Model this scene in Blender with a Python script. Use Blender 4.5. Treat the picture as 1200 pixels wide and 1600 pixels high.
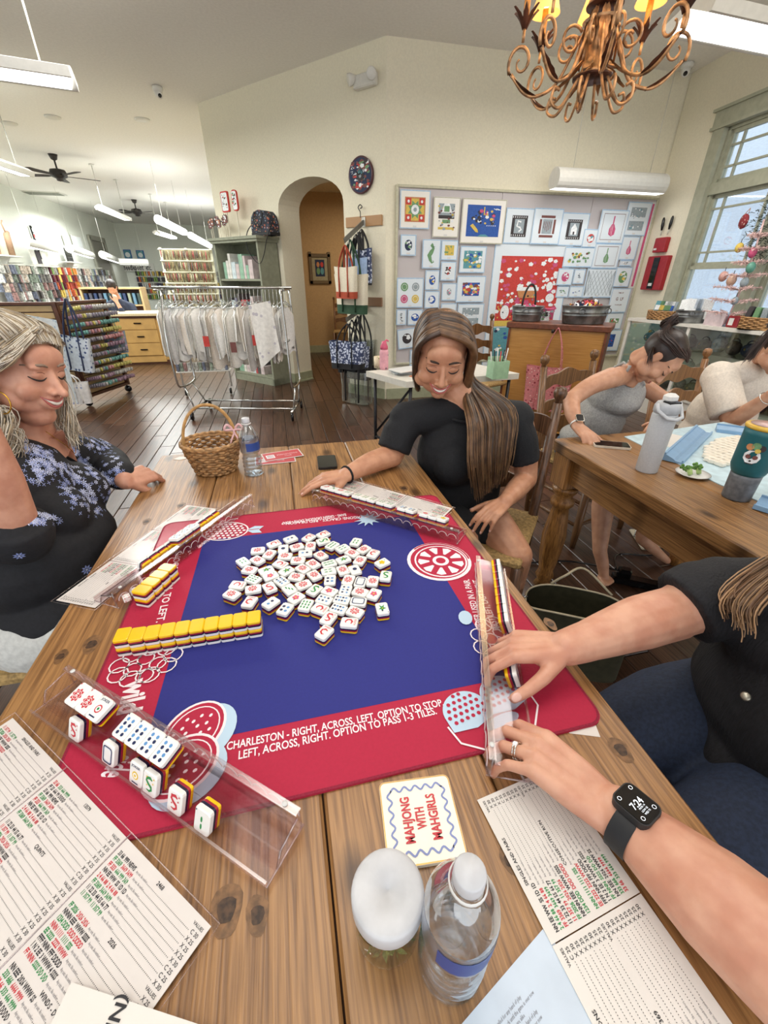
import bpy, bmesh, math, random
from mathutils import Vector, Matrix, Euler, noise
from math import sin, cos, pi, radians, sqrt, atan2
for o in list(bpy.data.objects): bpy.data.objects.remove(o)
SC = bpy.context.scene
COL = SC.collection
R = radians
# ---------------- camera ----------------
CAM = Vector((-0.0315, -0.7083, 1.3631)); FPX = 645.0
_p, _rl, _yw = R(29.43), R(0.2), R(13.39)
_fw = Vector((sin(_yw)*cos(_p), cos(_yw)*cos(_p), -sin(_p))); _rt = Vector((cos(_yw), -sin(_yw), 0)); _up = _rt.cross(_fw)
_r2 = _rt*cos(_rl)+_up*sin(_rl); _u2 = -_rt*sin(_rl)+_up*cos(_rl)
cd = bpy.data.cameras.new('camera'); cam = bpy.data.objects.new('camera', cd); COL.objects.link(cam)
cd.sensor_fit = 'VERTICAL'; cd.sensor_height = 36; cd.lens = FPX/1600*36; cd.clip_start = 0.02; cd.clip_end = 200
m = Matrix((_r2, _u2, -_fw)).transposed().to_4x4(); m.translation = CAM; cam.matrix_world = m
SC.camera = cam
# ---------------- exposure / view ----------------
SC.view_settings.view_transform = 'Standard'; SC.view_settings.look = 'None'; SC.view_settings.gamma = 1
SC.view_settings.use_curve_mapping = False; SC.view_settings.exposure = 0.46
# ---------------- world: soft overcast daylight ----------------
W = bpy.data.worlds.new('world'); SC.world = W; W.use_nodes = True
bg = W.node_tree.nodes['Background']; bg.inputs[0].default_value = (0.92, 0.96, 1.0, 1); bg.inputs[1].default_value = 1.4
# ---------------- area lights added under the ceiling for fill, apart from the modelled fixtures ----------------
def area(name, loc, sx, sy, power, col=(1, .95, .86), rot=(0, 0, 0)):
    l = bpy.data.lights.new(name, 'AREA'); l.shape = 'RECTANGLE'; l.size = sx; l.size_y = sy; l.energy = power; l.color = col
    o = bpy.data.objects.new(name, l); COL.objects.link(o); o.location = loc; o.rotation_euler = rot; o['label'] = 'added overhead fill light'; return o
AREAS = [((.2, .2, 2.95), 1.6, 1.2, 19, (1, .95, .88)), ((-.9, -1.3, 2.95), 1.5, 1.0, 12, (1, .95, .88)), ((2.8, .6, 2.95), 1.2, .8, 18, (1, .95, .88)),
         ((2.8, 3.0, 2.95), 1.4, .5, 24, (1, .96, .9)), ((-1.2, 3.6, 2.95), 1.5, 1.0, 40, (1, .97, .92)),
         ((-3.5, 5.5, 2.95), 2.2, 2.0, 115, (.95, 1, .98)), ((-2.6, 9.5, 2.95), 2.6, 2.6, 200, (.95, 1, .98)), ((-6.5, 10.5, 2.95), 3, 3, 240, (.94, 1, .98)), ((-3, 15, 2.9), 5, 2, 280, (.95, 1, .98)),
         ((1.7, 7.2, 2.6), .8, .8, 20, (1, .85, .65))]
for i, a in enumerate(AREAS): area('overhead_fill_light', *a)
# ---------------- pixel -> world helpers (on real planes) ----------------
def ray(px, py): return (_r2*((px-600)/FPX) + _u2*(-(py-800)/FPX) + _fw)
def V(px, py, ax, val):
    d = ray(px, py); k = 'xyz'.index(ax); t = (val-CAM[k])/d[k]; return CAM+d*t
def T(px, py, z=0.76): return V(px, py, 'z', z)
def VP(px, py, P0, az):
    a = R(az); n = Vector((cos(a), -sin(a), 0)); d = ray(px, py); t = (n.dot(P0)-n.dot(CAM))/n.dot(d); return CAM+d*t
# ---------------- colours and materials ----------------
def lin(c):
    if isinstance(c, str):
        c = c.lstrip('#'); c = [int(c[i:i+2], 16)/255 for i in (0, 2, 4)]
    return tuple(x/12.92 if x <= .04045 else ((x+.055)/1.055)**2.4 for x in c)
_M = {}
def mat(name, col='#888888', rough=.5, metal=0, var=.06, scale=30, bump=0, emit=0, alpha=1, trans=0, ior=1.45, sss=0, col2=None, stretch=None, coat=0, spec=None, rnd=0):
    if name in _M: return _M[name]
    m = bpy.data.materials.new(name); m.use_nodes = True; nt = m.node_tree; N = nt.nodes; Lk = nt.links
    b = N['Principled BSDF']; c = lin(col)
    b.inputs['Roughness'].default_value = rough; b.inputs['Metallic'].default_value = metal
    tc = N.new('ShaderNodeTexCoord'); mp = N.new('ShaderNodeMapping'); Lk.new(tc.outputs['Object'], mp.inputs[0])
    if stretch: mp.inputs['Scale'].default_value = stretch
    nz = N.new('ShaderNodeTexNoise'); nz.inputs['Scale'].default_value = scale; nz.inputs['Detail'].default_value = 4; Lk.new(mp.outputs[0], nz.inputs[0])
    mx = N.new('ShaderNodeMix'); mx.data_type = 'RGBA'
    c2 = lin(col2) if col2 else tuple(max(0, x*(1-var*2)) for x in c); c1 = c if col2 else tuple(min(1, x*(1+var)) for x in c)
    mx.inputs[6].default_value = (*c1, 1); mx.inputs[7].default_value = (*c2, 1)
    mr = N.new('ShaderNodeMapRange'); mr.inputs[1].default_value = .35; mr.inputs[2].default_value = .65; Lk.new(nz.outputs[0], mr.inputs[0])
    Lk.new(mr.outputs[0], mx.inputs[0]); out = mx.outputs[2]
    if rnd:
        oi = N.new('ShaderNodeObjectInfo'); hs = N.new('ShaderNodeHueSaturation'); r2 = N.new('ShaderNodeMapRange')
        r2.inputs[3].default_value = 1-rnd; r2.inputs[4].default_value = 1+rnd; Lk.new(oi.outputs['Random'], r2.inputs[0]); Lk.new(r2.outputs[0], hs.inputs['Value']); Lk.new(out, hs.inputs['Color']); out = hs.outputs[0]
    Lk.new(out, b.inputs['Base Color'])
    if bump:
        bp = N.new('ShaderNodeBump'); bp.inputs['Strength'].default_value = bump; bp.inputs['Distance'].default_value = .004; Lk.new(nz.outputs[0], bp.inputs['Height']); Lk.new(bp.outputs[0], b.inputs['Normal'])
    if emit: b.inputs['Emission Color'].default_value = (*c, 1); b.inputs['Emission Strength'].default_value = emit
    if trans: b.inputs['Transmission Weight'].default_value = trans; b.inputs['IOR'].default_value = ior
    if sss: b.inputs['Subsurface Weight'].default_value = sss; b.inputs['Subsurface Radius'].default_value = (.6, .25, .12); b.inputs['Subsurface Scale'].default_value = .012
    if alpha < 1: b.inputs['Alpha'].default_value = alpha
    if coat: b.inputs['Coat Weight'].default_value = coat; b.inputs['Coat Roughness'].default_value = .1
    if spec is not None: b.inputs['Specular IOR Level'].default_value = spec
    _M[name] = m; return m
def clear(name, tint='#ffffff', base=.04, rough=.03, edge=.5, gl=1.0):
    """thin clear plastic or glass: see-through, with a glossy fresnel reflection"""
    if name in _M: return _M[name]
    m = bpy.data.materials.new(name); m.use_nodes = True; nt = m.node_tree; N = nt.nodes; Lk = nt.links; N.remove(N['Principled BSDF'])
    t = N.new('ShaderNodeBsdfTransparent'); t.inputs[0].default_value = (*lin(tint), 1); g = N.new('ShaderNodeBsdfGlossy'); g.inputs['Roughness'].default_value = rough; g.inputs[0].default_value = (gl, gl, gl, 1)
    lw = N.new('ShaderNodeLayerWeight'); lw.inputs[0].default_value = .3; mr = N.new('ShaderNodeMapRange'); mr.inputs[3].default_value = base; mr.inputs[4].default_value = edge
    Lk.new(lw.outputs['Facing'], mr.inputs[0]); ms = N.new('ShaderNodeMixShader'); Lk.new(mr.outputs[0], ms.inputs[0]); Lk.new(t.outputs[0], ms.inputs[1]); Lk.new(g.outputs[0], ms.inputs[2])
    Lk.new(ms.outputs[0], N['Material Output'].inputs[0]); _M[name] = m; return m
def wood(name, c1, c2, axis='y', rough=.42, scale=1.0, knots=True, rnd=.12, c3=None):
    """grain running along one axis, with darker rings and knots"""
    if name in _M: return _M[name]
    m = bpy.data.materials.new(name); m.use_nodes = True; nt = m.node_tree; N = nt.nodes; Lk = nt.links; b = N['Principled BSDF']
    tc = N.new('ShaderNodeTexCoord'); mp = N.new('ShaderNodeMapping'); Lk.new(tc.outputs['Object'], mp.inputs[0])
    s = {'x': (.8, 24, 24), 'y': (24, .8, 24), 'z': (24, 24, .8)}[axis]; mp.inputs['Scale'].default_value = tuple(v*scale for v in s)
    oi = N.new('ShaderNodeObjectInfo'); cm = N.new('ShaderNodeMath'); cm.operation = 'MULTIPLY'; cm.inputs[1].default_value = 37; Lk.new(oi.outputs['Random'], cm.inputs[0])
    va = N.new('ShaderNodeVectorMath'); va.operation = 'ADD'; Lk.new(mp.outputs[0], va.inputs[0]); Lk.new(cm.outputs[0], va.inputs[1])
    n1 = N.new('ShaderNodeTexNoise'); n1.inputs['Scale'].default_value = 1.3; n1.inputs['Detail'].default_value = 8; n1.inputs['Distortion'].default_value = .5; Lk.new(va.outputs[0], n1.inputs[0])
    wv = N.new('ShaderNodeMath'); wv.operation = 'MULTIPLY'; wv.inputs[1].default_value = 9; Lk.new(n1.outputs[0], wv.inputs[0])
    sn = N.new('ShaderNodeMath'); sn.operation = 'SINE'; w2 = N.new('ShaderNodeMath'); w2.operation = 'MULTIPLY'; w2.inputs[1].default_value = 6; Lk.new(wv.outputs[0], w2.inputs[0]); Lk.new(w2.outputs[0], sn.inputs[0])
    n2 = N.new('ShaderNodeTexNoise'); n2.inputs['Scale'].default_value = 7; n2.inputs['Detail'].default_value = 10; Lk.new(va.outputs[0], n2.inputs[0])
    ad = N.new('ShaderNodeMath'); ad.operation = 'MULTIPLY_ADD'; Lk.new(sn.outputs[0], ad.inputs[0]); ad.inputs[1].default_value = .07; Lk.new(n2.outputs[0], ad.inputs[2])
    cr = N.new('ShaderNodeValToRGB'); cr.color_ramp.elements[0].position = .33; cr.color_ramp.elements[1].position = .68; cr.color_ramp.elements[0].color = (*lin(c2), 1); cr.color_ramp.elements[1].color = (*lin(c1), 1)
    Lk.new(ad.outputs[0], cr.inputs[0]); out = cr.outputs[0]
    if knots:
        mp2 = N.new('ShaderNodeMapping'); mp2.inputs['Scale'].default_value = {'x': (2.2, 4.5, 1), 'y': (4.5, 2.2, 1), 'z': (4.5, 4.5, 2.2)}[axis]; Lk.new(tc.outputs['Object'], mp2.inputs[0])
        va2 = N.new('ShaderNodeVectorMath'); va2.operation = 'ADD'; Lk.new(mp2.outputs[0], va2.inputs[0]); Lk.new(cm.outputs[0], va2.inputs[1])
        vo = N.new('ShaderNodeTexVoronoi'); vo.voronoi_dimensions = '2D'; vo.inputs['Scale'].default_value = 1.0; Lk.new(va2.outputs[0], vo.inputs[0])
        kr = N.new('ShaderNodeMapRange'); kr.inputs[1].default_value = .03; kr.inputs[2].default_value = .1; kr.inputs[3].default_value = .85; kr.inputs[4].default_value = 0; Lk.new(vo.outputs['Distance'], kr.inputs[0])
        mx = N.new('ShaderNodeMix'); mx.data_type = 'RGBA'; Lk.new(kr.outputs[0], mx.inputs[0]); Lk.new(out, mx.inputs[6]); mx.inputs[7].default_value = (*lin(c3 or '#3a2412'), 1); out = mx.outputs[2]
    hs = N.new('ShaderNodeHueSaturation'); r2 = N.new('ShaderNodeMapRange'); r2.inputs[3].default_value = 1-rnd; r2.inputs[4].default_value = 1+rnd
    Lk.new(oi.outputs['Random'], r2.inputs[0]); Lk.new(r2.outputs[0], hs.inputs['Value']); Lk.new(out, hs.inputs['Color']); Lk.new(hs.outputs[0], b.inputs['Base Color'])
    b.inputs['Roughness'].default_value = rough
    bp = N.new('ShaderNodeBump'); bp.inputs['Strength'].default_value = .25; bp.inputs['Distance'].default_value = .002; Lk.new(ad.outputs[0], bp.inputs['Height']); Lk.new(bp.outputs[0], b.inputs['Normal'])
    _M[name] = m; return m
# ---------------- mesh builder ----------------
class MB:
    def __init__(s): s.v = []; s.f = []; s.mi = []; s.sm = []; s.X = None; s.c = 0
    def add(s, vs, fs, mi=None, smooth=False):
        k = len(s.v); X = s.X
        s.v += [tuple(X @ Vector(v)) for v in vs] if X else [tuple(v) for v in vs]
        mi = s.c if mi is None else mi
        for f in fs: s.f.append(tuple(i+k for i in f)); s.mi.append(mi); s.sm.append(smooth)
        return s
    def box(s, c, d, rz=0, mi=None, M=None, bev=0):
        x, y, z = d[0]/2, d[1]/2, d[2]/2; c = Vector(c); E = M or Matrix.Rotation(rz, 3, 'Z')
        if bev:
            e = min(bev, x*.9, y*.9, z*.9)
            pl = []
            for zz, q in ((-z, e), (-z+e, 0), (z-e, 0), (z, e)):
                pl.append([(sx*(x-q-(0 if 1 else 0)), sy*(y-q), zz) for sx, sy in ((-1, -1), (1, -1), (1, 1), (-1, 1))])
            rings = []
            for zz, q in ((-z, e), (-z+e, 0), (z-e, 0), (z, e)):
                X, Y = x-q, y-q; rings.append([(-X+e*.0, -Y+e, zz), (-X+e, -Y, zz), (X-e, -Y, zz), (X, -Y+e, zz), (X, Y-e, zz), (X-e, Y, zz), (-X+e, Y, zz), (-X, Y-e, zz)])
            vs = [c+E @ Vector(p) for r in rings for p in r]; fs = [tuple(range(7, -1, -1)), tuple(range(24, 32))]
            for k in range(3):
                for i in range(8): j = (i+1) % 8; fs.append((k*8+i, k*8+j, k*8+8+j, k*8+8+i))
            return s.add(vs, fs, mi)
        vs = [c+E @ Vector((sx*x, sy*y, sz*z)) for sz in (-1, 1) for sx, sy in ((-1, -1), (1, -1), (1, 1), (-1, 1))]
        return s.add(vs, [(3, 2, 1, 0), (4, 5, 6, 7), (0, 1, 5, 4), (1, 2, 6, 5), (2, 3, 7, 6), (3, 0, 4, 7)], mi)
    def tube(s, pts, r, n=8, mi=None, caps=True, smooth=True, closed=False, flat=None, up=None):
        pts = [Vector(p) for p in pts]; m_ = len(pts); rr = r if isinstance(r, (list, tuple)) else [r]*m_
        tan = []
        for i in range(m_):
            a = pts[i-1] if (i > 0 or closed) else pts[i]; b = pts[(i+1) % m_] if (i < m_-1 or closed) else pts[i]
            t = b-a; tan.append(t.normalized() if t.length > 1e-9 else Vector((0, 0, 1)))
        u = Vector(up) if up else (Vector((0, 0, 1)) if abs(tan[0].z) < .9 else Vector((1, 0, 0)))
        vs = []
        for i in range(m_):
            u = u-tan[i]*u.dot(tan[i])
            if u.length < 1e-6: u = tan[i].orthogonal()
            u.normalize(); w = tan[i].cross(u)
            for k in range(n):
                a = 2*pi*k/n; vs.append(pts[i]+(w*cos(a)*(flat or 1)+u*sin(a))*rr[i])
        fs = []
        for i in range(m_ if closed else m_-1):
            j = (i+1) % m_
            for k in range(n): fs.append((i*n+k, i*n+(k+1) % n, j*n+(k+1) % n, j*n+k))
        if caps and not closed: fs += [tuple(range(n-1, -1, -1)), tuple(range((m_-1)*n, m_*n))]
        return s.add(vs, fs, mi, smooth)
    def lathe(s, prof, c=(0, 0, 0), n=24, mi=None, smooth=True, M=None, caps=True, sx=1, sy=1):
        c = Vector(c); vs = []
        for r, z in prof:
            for k in range(n):
                a = 2*pi*k/n; p = Vector((r*cos(a)*sx, r*sin(a)*sy, z)); vs.append(c+(M @ p if M else p))
        fs = []
        for i in range(len(prof)-1):
            for k in range(n): fs.append((i*n+k, i*n+(k+1) % n, (i+1)*n+(k+1) % n, (i+1)*n+k))
        if caps:
            if prof[0][0] > 1e-5: fs.append(tuple(range(n-1, -1, -1)))
            if prof[-1][0] > 1e-5: fs.append(tuple(range((len(prof)-1)*n, len(prof)*n)))
        return s.add(vs, fs, mi, smooth)
    def ell(s, c, r, M=None, n=14, mi=None):
        if not isinstance(r, (list, tuple)): r = (r, r, r)
        c = Vector(c); m_ = max(6, n//2+1); vs = []; fs = []
        for i in range(m_+1):
            ph = -pi/2+pi*i/m_
            for k in range(n):
                a = 2*pi*k/n; p = Vector((r[0]*cos(ph)*cos(a), r[1]*cos(ph)*sin(a), r[2]*sin(ph))); vs.append(c+(M @ p if M else p))
        for i in range(m_):
            for k in range(n): fs.append((i*n+k, i*n+(k+1) % n, (i+1)*n+(k+1) % n, (i+1)*n+k))
        return s.add(vs, fs, mi, True)
    def prism(s, poly, z0, z1, mi=None, M=None):
        n = len(poly); f = (lambda p: M @ Vector(p)) if M else Vector
        vs = [f((x, y, z0)) for x, y in poly]+[f((x, y, z1)) for x, y in poly]
        return s.add(vs, [tuple(range(n-1, -1, -1)), tuple(range(n, 2*n))]+[(i, (i+1) % n, n+(i+1) % n, n+i) for i in range(n)], mi)
    def poly(s, pts, mi=None): return s.add(pts, [tuple(range(len(pts)))], mi)
    def grid(s, fn, nu, nv, mi=None, smooth=True, closeu=False):
        vs = [fn(i/(nu if closeu else nu-1), j/(nv-1)) for j in range(nv) for i in range(nu)]; fs = []
        for j in range(nv-1):
            for i in range(nu if closeu else nu-1): k = (i+1) % nu; fs.append((j*nu+i, j*nu+k, (j+1)*nu+k, (j+1)*nu+i))
        return s.add(vs, fs, mi, smooth)
    def mesh(s, name, mats, off=None):
        me = bpy.data.meshes.new(name); o = off or Vector((0, 0, 0))
        me.from_pydata([(v[0]-o[0], v[1]-o[1], v[2]-o[2]) for v in s.v], [], s.f)
        for m_ in (mats if isinstance(mats, (list, tuple)) else [mats]): me.materials.append(m_)
        if me.polygons:
            me.polygons.foreach_set('material_index', s.mi); me.polygons.foreach_set('use_smooth', s.sm)
        me.update(); return me
    def build(s, name, mats, parent=None, world=True):
        if parent is not None:
            off = Vector(parent.get('_o', (0, 0, 0))) if world else Vector((0, 0, 0)); o = bpy.data.objects.new(name, s.mesh(name, mats, off)); o.parent = parent
            o['_o'] = tuple(off)
        else:
            off = Vector((0, 0, 0))
            if world and s.v:
                xs = [v[0] for v in s.v]; ys = [v[1] for v in s.v]; off = Vector(((min(xs)+max(xs))/2, (min(ys)+max(ys))/2, min(v[2] for v in s.v)))
            o = bpy.data.objects.new(name, s.mesh(name, mats, off)); o.location = off; o['_o'] = tuple(off)
        COL.objects.link(o); return o
def thing(name, label, cat, loc=(0, 0, 0), group=None, rz=0):
    o = bpy.data.objects.new(name, None); COL.objects.link(o); o.location = loc; o.rotation_euler = (0, 0, rz); o['_o'] = tuple(loc); o['label'] = label; o['category'] = cat; o.empty_display_size = .05
    if group: o['group'] = group
    return o
def tag(o, label=None, cat=None, group=None, kind=None):
    if label: o['label'] = label
    if cat: o['category'] = cat
    if group: o['group'] = group
    if kind: o['kind'] = kind
    return o
def struct(o): o['kind'] = 'structure'; return o
def inst(name, me, parent=None, loc=(0, 0, 0), rot=(0, 0, 0), sc=None):
    o = bpy.data.objects.new(name, me); COL.objects.link(o); o.parent = parent; o.location = loc; o.rotation_euler = rot
    if sc: o.scale = sc
    return o
def copy_tree(o, parent=None):
    c = o.copy(); COL.objects.link(c); c.parent = parent
    for ch in list(o.children): copy_tree(ch, c)
    return c
# ---------------- text as flat meshes ----------------
_T = {}
def text2d(t, bold=0):
    """(verts2d, faces, width, height) of a line of text, cap height about 0.7"""
    k = (t, bold)
    if k in _T: return _T[k]
    c = bpy.data.curves.new('t', 'FONT'); c.body = t; c.size = 1; c.resolution_u = 1 if len(t) > 8 and bold != .018 else 3; c.offset = bold
    o = bpy.data.objects.new('t', c); COL.objects.link(o); dg = bpy.context.evaluated_depsgraph_get(); me = o.evaluated_get(dg).to_mesh()
    vs = [(v.co.x, v.co.y) for v in me.vertices]; fs = [tuple(p.vertices) for p in me.polygons]
    o.evaluated_get(dg).to_mesh_clear(); bpy.data.objects.remove(o); bpy.data.curves.remove(c)
    w = max([v[0] for v in vs] or [0]); _T[k] = (vs, fs, w); return _T[k]
def put_text(mb, t, M, size, mi=0, width=None, bold=0, center=True, sx=1):
    """writes t with matrix M (x = reading direction, y = up, z = normal)"""
    vs, fs, w = text2d(t, bold)
    if not vs: return
    kx = size*sx
    if width: kx = width/w
    x0 = -w/2 if center else 0; y0 = -.35 if center else 0
    mb.add([M @ Vector(((x+x0)*kx, (y+y0)*size, 0)) for x, y in vs], fs, mi)
def frame(o, x, y):
    x = Vector(x).normalized(); y = Vector(y); z = x.cross(y).normalized(); y = z.cross(x)
    m_ = Matrix((x, y, z)).transposed().to_4x4(); m_.translation = Vector(o); return m_
def disc(r, n=20, cx=0, cy=0, ry=None, a0=0): return [(cx+r*cos(2*pi*k/n+a0), cy+(ry or r)*sin(2*pi*k/n+a0)) for k in range(n)]
def flat(mb, M, poly, z=0, mi=0): mb.add([M @ Vector((x, y, z)) for x, y in poly], [tuple(range(len(poly)))], mi)
def ringf(mb, M, outer, inner, z=0, mi=0):
    n = len(outer); mb.add([M @ Vector((x, y, z)) for x, y in outer+inner], [(i, (i+1) % n, n+(i+1) % n, n+i) for i in range(n)], mi)
def stroke(mb, M, pts, w, z=0, mi=0, closed=False):
    n = len(pts); L_ = []; Rr = []
    for i in range(n):
        a = pts[i-1] if (i or closed) else pts[i]; b = pts[(i+1) % n] if (i < n-1 or closed) else pts[i]
        dx, dy = b[0]-a[0], b[1]-a[1]; l = sqrt(dx*dx+dy*dy) or 1; ww = w[i] if isinstance(w, (list, tuple)) else w
        L_.append((pts[i][0]-dy/l*ww/2, pts[i][1]+dx/l*ww/2)); Rr.append((pts[i][0]+dy/l*ww/2, pts[i][1]-dx/l*ww/2))
    fs = [(i, (i+1) % n, n+(i+1) % n, n+i) for i in range(n if closed else n-1)]
    mb.add([M @ Vector((x, y, z)) for x, y in L_+Rr], fs, mi)
def rrect(w, h, r, n=5):
    P = []
    for cx, cy, a in ((w/2-r, h/2-r, 0), (-w/2+r, h/2-r, 90), (-w/2+r, -h/2+r, 180), (w/2-r, -h/2+r, 270)):
        for k in range(n+1): t = R(a+90*k/n); P.append((cx+r*cos(t), cy+r*sin(t)))
    return P
# ---------------- soft continuous bodies ----------------
def remesh(mb, vox, smooth=4, fac=.5, dec=None):
    me = mb.mesh('tmp', mat('white_paint', '#e8e8e4')); o = bpy.data.objects.new('tmp', me); COL.objects.link(o)
    r = o.modifiers.new('r', 'REMESH'); r.mode = 'VOXEL'; r.voxel_size = vox; r.use_smooth_shade = True
    if smooth: s = o.modifiers.new('s', 'SMOOTH'); s.factor = fac; s.iterations = smooth
    if dec: d = o.modifiers.new('d', 'DECIMATE'); d.ratio = dec
    dg = bpy.context.evaluated_depsgraph_get(); nm = bpy.data.meshes.new_from_object(o.evaluated_get(dg)); bpy.data.objects.remove(o); bpy.data.meshes.remove(me)
    return nm
def soft(name, mb, mats, parent, vox=.006, smooth=4, fac=.5, fn=None, dec=None):
    me = remesh(mb, vox, smooth, fac, dec); off = Vector(parent.get('_o', (0, 0, 0))) if parent else Vector((0, 0, 0))
    me.name = name; me.materials.clear()
    for m_ in (mats if isinstance(mats, (list, tuple)) else [mats]): me.materials.append(m_)
    for v in me.vertices:
        if fn: v.co = fn(v.co.copy())
        v.co -= off
    me.polygons.foreach_set('use_smooth', [True]*len(me.polygons)); me.update()
    o = bpy.data.objects.new(name, me); COL.objects.link(o); o.parent = parent; o['_o'] = tuple(off); return o
def curve(pts, n=6):
    """Catmull-Rom through points"""
    P = [Vector(p) for p in pts]; P = [P[0]*2-P[1]]+P+[P[-1]*2-P[-2]]; out = []
    for i in range(1, len(P)-2):
        for k in range(n):
            t = k/n; a, b, c, d = P[i-1:i+3]
            out.append(.5*((2*b)+(c-a)*t+(2*a-5*b+4*c-d)*t*t+(3*b-a-3*c+d)*t**3))
    out.append(P[-2]); return out
def lerp(a, b, t): return a+(b-a)*t
# ================= ROOM SHELL =================
m_wall = mat('wall_paint', '#e8e1ca', .85, var=.02, scale=60, bump=.08)
m_wallf = mat('wall_paint_far', '#e2e4da', .85, var=.02, scale=60)
m_hall = mat('hall_paint', '#c2a276', .85, var=.03, scale=40)
m_ceil = mat('ceiling_paint', '#efece6', .9, var=.02, scale=40, bump=.06)
m_trim = mat('sage_trim', '#a3a689', .5, var=.04, scale=20)
m_sagew = mat('sage_window_trim', '#a7a893', .55, var=.05, scale=18)
H = 3.30
K = Vector((1.23, 4.56, 0)); AZ = -41.3; ad = Vector((sin(R(AZ)), cos(R(AZ)), 0)); an = Vector((cos(R(AZ)), -sin(R(AZ)), 0))  # wall direction and its back side
if an.y < 0: an = -an
LEN = 2.93
# ceiling, back wall
struct(MB().box((-1.5, 9.2, H+.06), (17, 25.5, .12)).build('ceiling', m_ceil))
struct(MB().box((2.95, 4.62, H/2), (3.44, .12, H)).build('wall_back', m_wall))
# arched wall
def AW(s, z, d=0): return K+ad*s+an*d+Vector((0, 0, z))
s0, s1, spr, rise, TH = .585, 1.65, 2.12, .27, .36
b = MB()
arch = [(s0, 0)]+[((s0+s1)/2-(s1-s0)/2*cos(pi*k/16), spr+rise*sin(pi*k/16)) for k in range(17)]+[(s1, 0)]
for d, fl in ((0, 0), (TH, 1)):
    vs = [AW(s, z, d) for s, z in arch]; top = [AW(s, H, d) for s, z in arch]; k = len(arch); fs = []
    for i in range(1, k-2): fs.append((i, i+1, k+i+1, k+i))
    b.add(vs+top, fs); b.poly([AW(0, 0, d), AW(s0, 0, d), AW(s0, H, d), AW(0, H, d)]); b.poly([AW(s1, 0, d), AW(LEN, 0, d), AW(LEN, H, d), AW(s1, H, d)])
k = len(arch); b.add([AW(s, z, 0) for s, z in arch]+[AW(s, z, TH) for s, z in arch], [(i, i+1, k+i+1, k+i) for i in range(k-1)])
b.poly([AW(LEN, 0, 0), AW(LEN, 0, TH), AW(LEN, H, TH), AW(LEN, H, 0)])
b.poly([AW(LEN, 0, TH), AW(LEN, 0, TH)+Vector((.0, 1.5, 0)), AW(LEN, H, TH)+Vector((.0, 1.5, 0)), AW(LEN, H, TH)])
struct(b.build('wall_arch', m_wall))
b = MB()
def wbox(b, s_a, s_b, z0, z1, d0, d1):
    p = [AW(s_a, z0, d0), AW(s_b, z0, d0), AW(s_b, z0, d1), AW(s_a, z0, d1), AW(s_a, z1, d0), AW(s_b, z1, d0), AW(s_b, z1, d1), AW(s_a, z1, d1)]
    b.add(p, [(3, 2, 1, 0), (4, 5, 6, 7), (0, 1, 5, 4), (1, 2, 6, 5), (2, 3, 7, 6), (3, 0, 4, 7)])
wbox(b, 0, s0, 0, .13, -.015, 0); wbox(b, s1, LEN, 0, .13, -.015, 0); wbox(b, s0, s0+.015, 0, .13, -.015, TH); wbox(b, s1-.015, s1, 0, .13, -.015, TH)
wbox(b, s1-.03, LEN, 0, .02, -.03, 0); wbox(b, s1-.03, s1, 0, .02, -.03, TH)
struct(b.build('baseboard_arch', m_trim))
struct(MB().box((2.9, 4.548, .065), (3.3, .018, .13)).build('baseboard_back', m_trim))
# hallway behind the arch
b = MB().box((1.4, 8.76, 1.4), (4.2, .12, 2.8)).box((-.35, 7.9, 1.4), (.1, 1.8, 2.8)).box((3.0, 6.8, 1.4), (.1, 4.0, 2.8)); struct(b.build('wall_hallway', m_hall))
struct(MB().prism([tuple(AW(.3, 0, TH+.01)[:2]), (3.0, 6.6), (3.0, 8.8), (-.4, 8.8), tuple(AW(2.3, 0, TH+.01)[:2])], 2.74, 2.82).build('ceiling_hallway', mat('hall_ceiling', '#d8cdb2', .9)))
struct(MB().box((1.4, 8.69, .07), (3.3, .02, .14)).build('baseboard_hallway', m_trim))
# far shop walls
struct(MB().box((-6.06, 10.4, H/2), (.12, 23, H)).build('wall_left', m_wallf))
struct(MB().box((-2.8, 21.5, H/2), (6.6, .12, H)).build('wall_far', m_wallf))
struct(MB().box((.2, 15.0, H/2), (.12, 13, H)).build('wall_far_right', m_wallf))
# window wall (right): direction azimuth 6 deg through the corner
C0 = Vector((4.6, 4.54, 0)); wd = Vector((-sin(R(6)), -cos(R(6)), 0)); wn = Vector((-wd.y*-1*-1, 0, 0)); wn = Vector((cos(R(6)), -sin(R(6)), 0))   # wn points outdoors
def WW(s, z, d=0): return C0+wd*s+wn*d+Vector((0, 0, z))
def ww(b, s_a, s_b, z0, z1, d0, d1, mi=0):
    p = [WW(s_a, z0, d0), WW(s_b, z0, d0), WW(s_b, z0, d1), WW(s_a, z0, d1), WW(s_a, z1, d0), WW(s_b, z1, d0), WW(s_b, z1, d1), WW(s_a, z1, d1)]
    b.add(p, [(0, 1, 2, 3), (7, 6, 5, 4), (4, 5, 1, 0), (5, 6, 2, 1), (6, 7, 3, 2), (7, 4, 0, 3)], mi)
wa, wb_, wc, we, sill, head = .735, 1.60, 1.73, 2.62, .95, 2.70
b = MB(); ww(b, 0, wa, 0, H, 0, .16); ww(b, wa, we, head, H, 0, .16); ww(b, wa, we, 0, sill, 0, .16); ww(b, wb_, wc, sill, head, 0, .16); ww(b, we, 6.2, 0, H, 0, .16)
struct(b.build('wall_right', m_wall))
gl = clear('window_glass', '#f4faff', .03, .02, .35)
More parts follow.
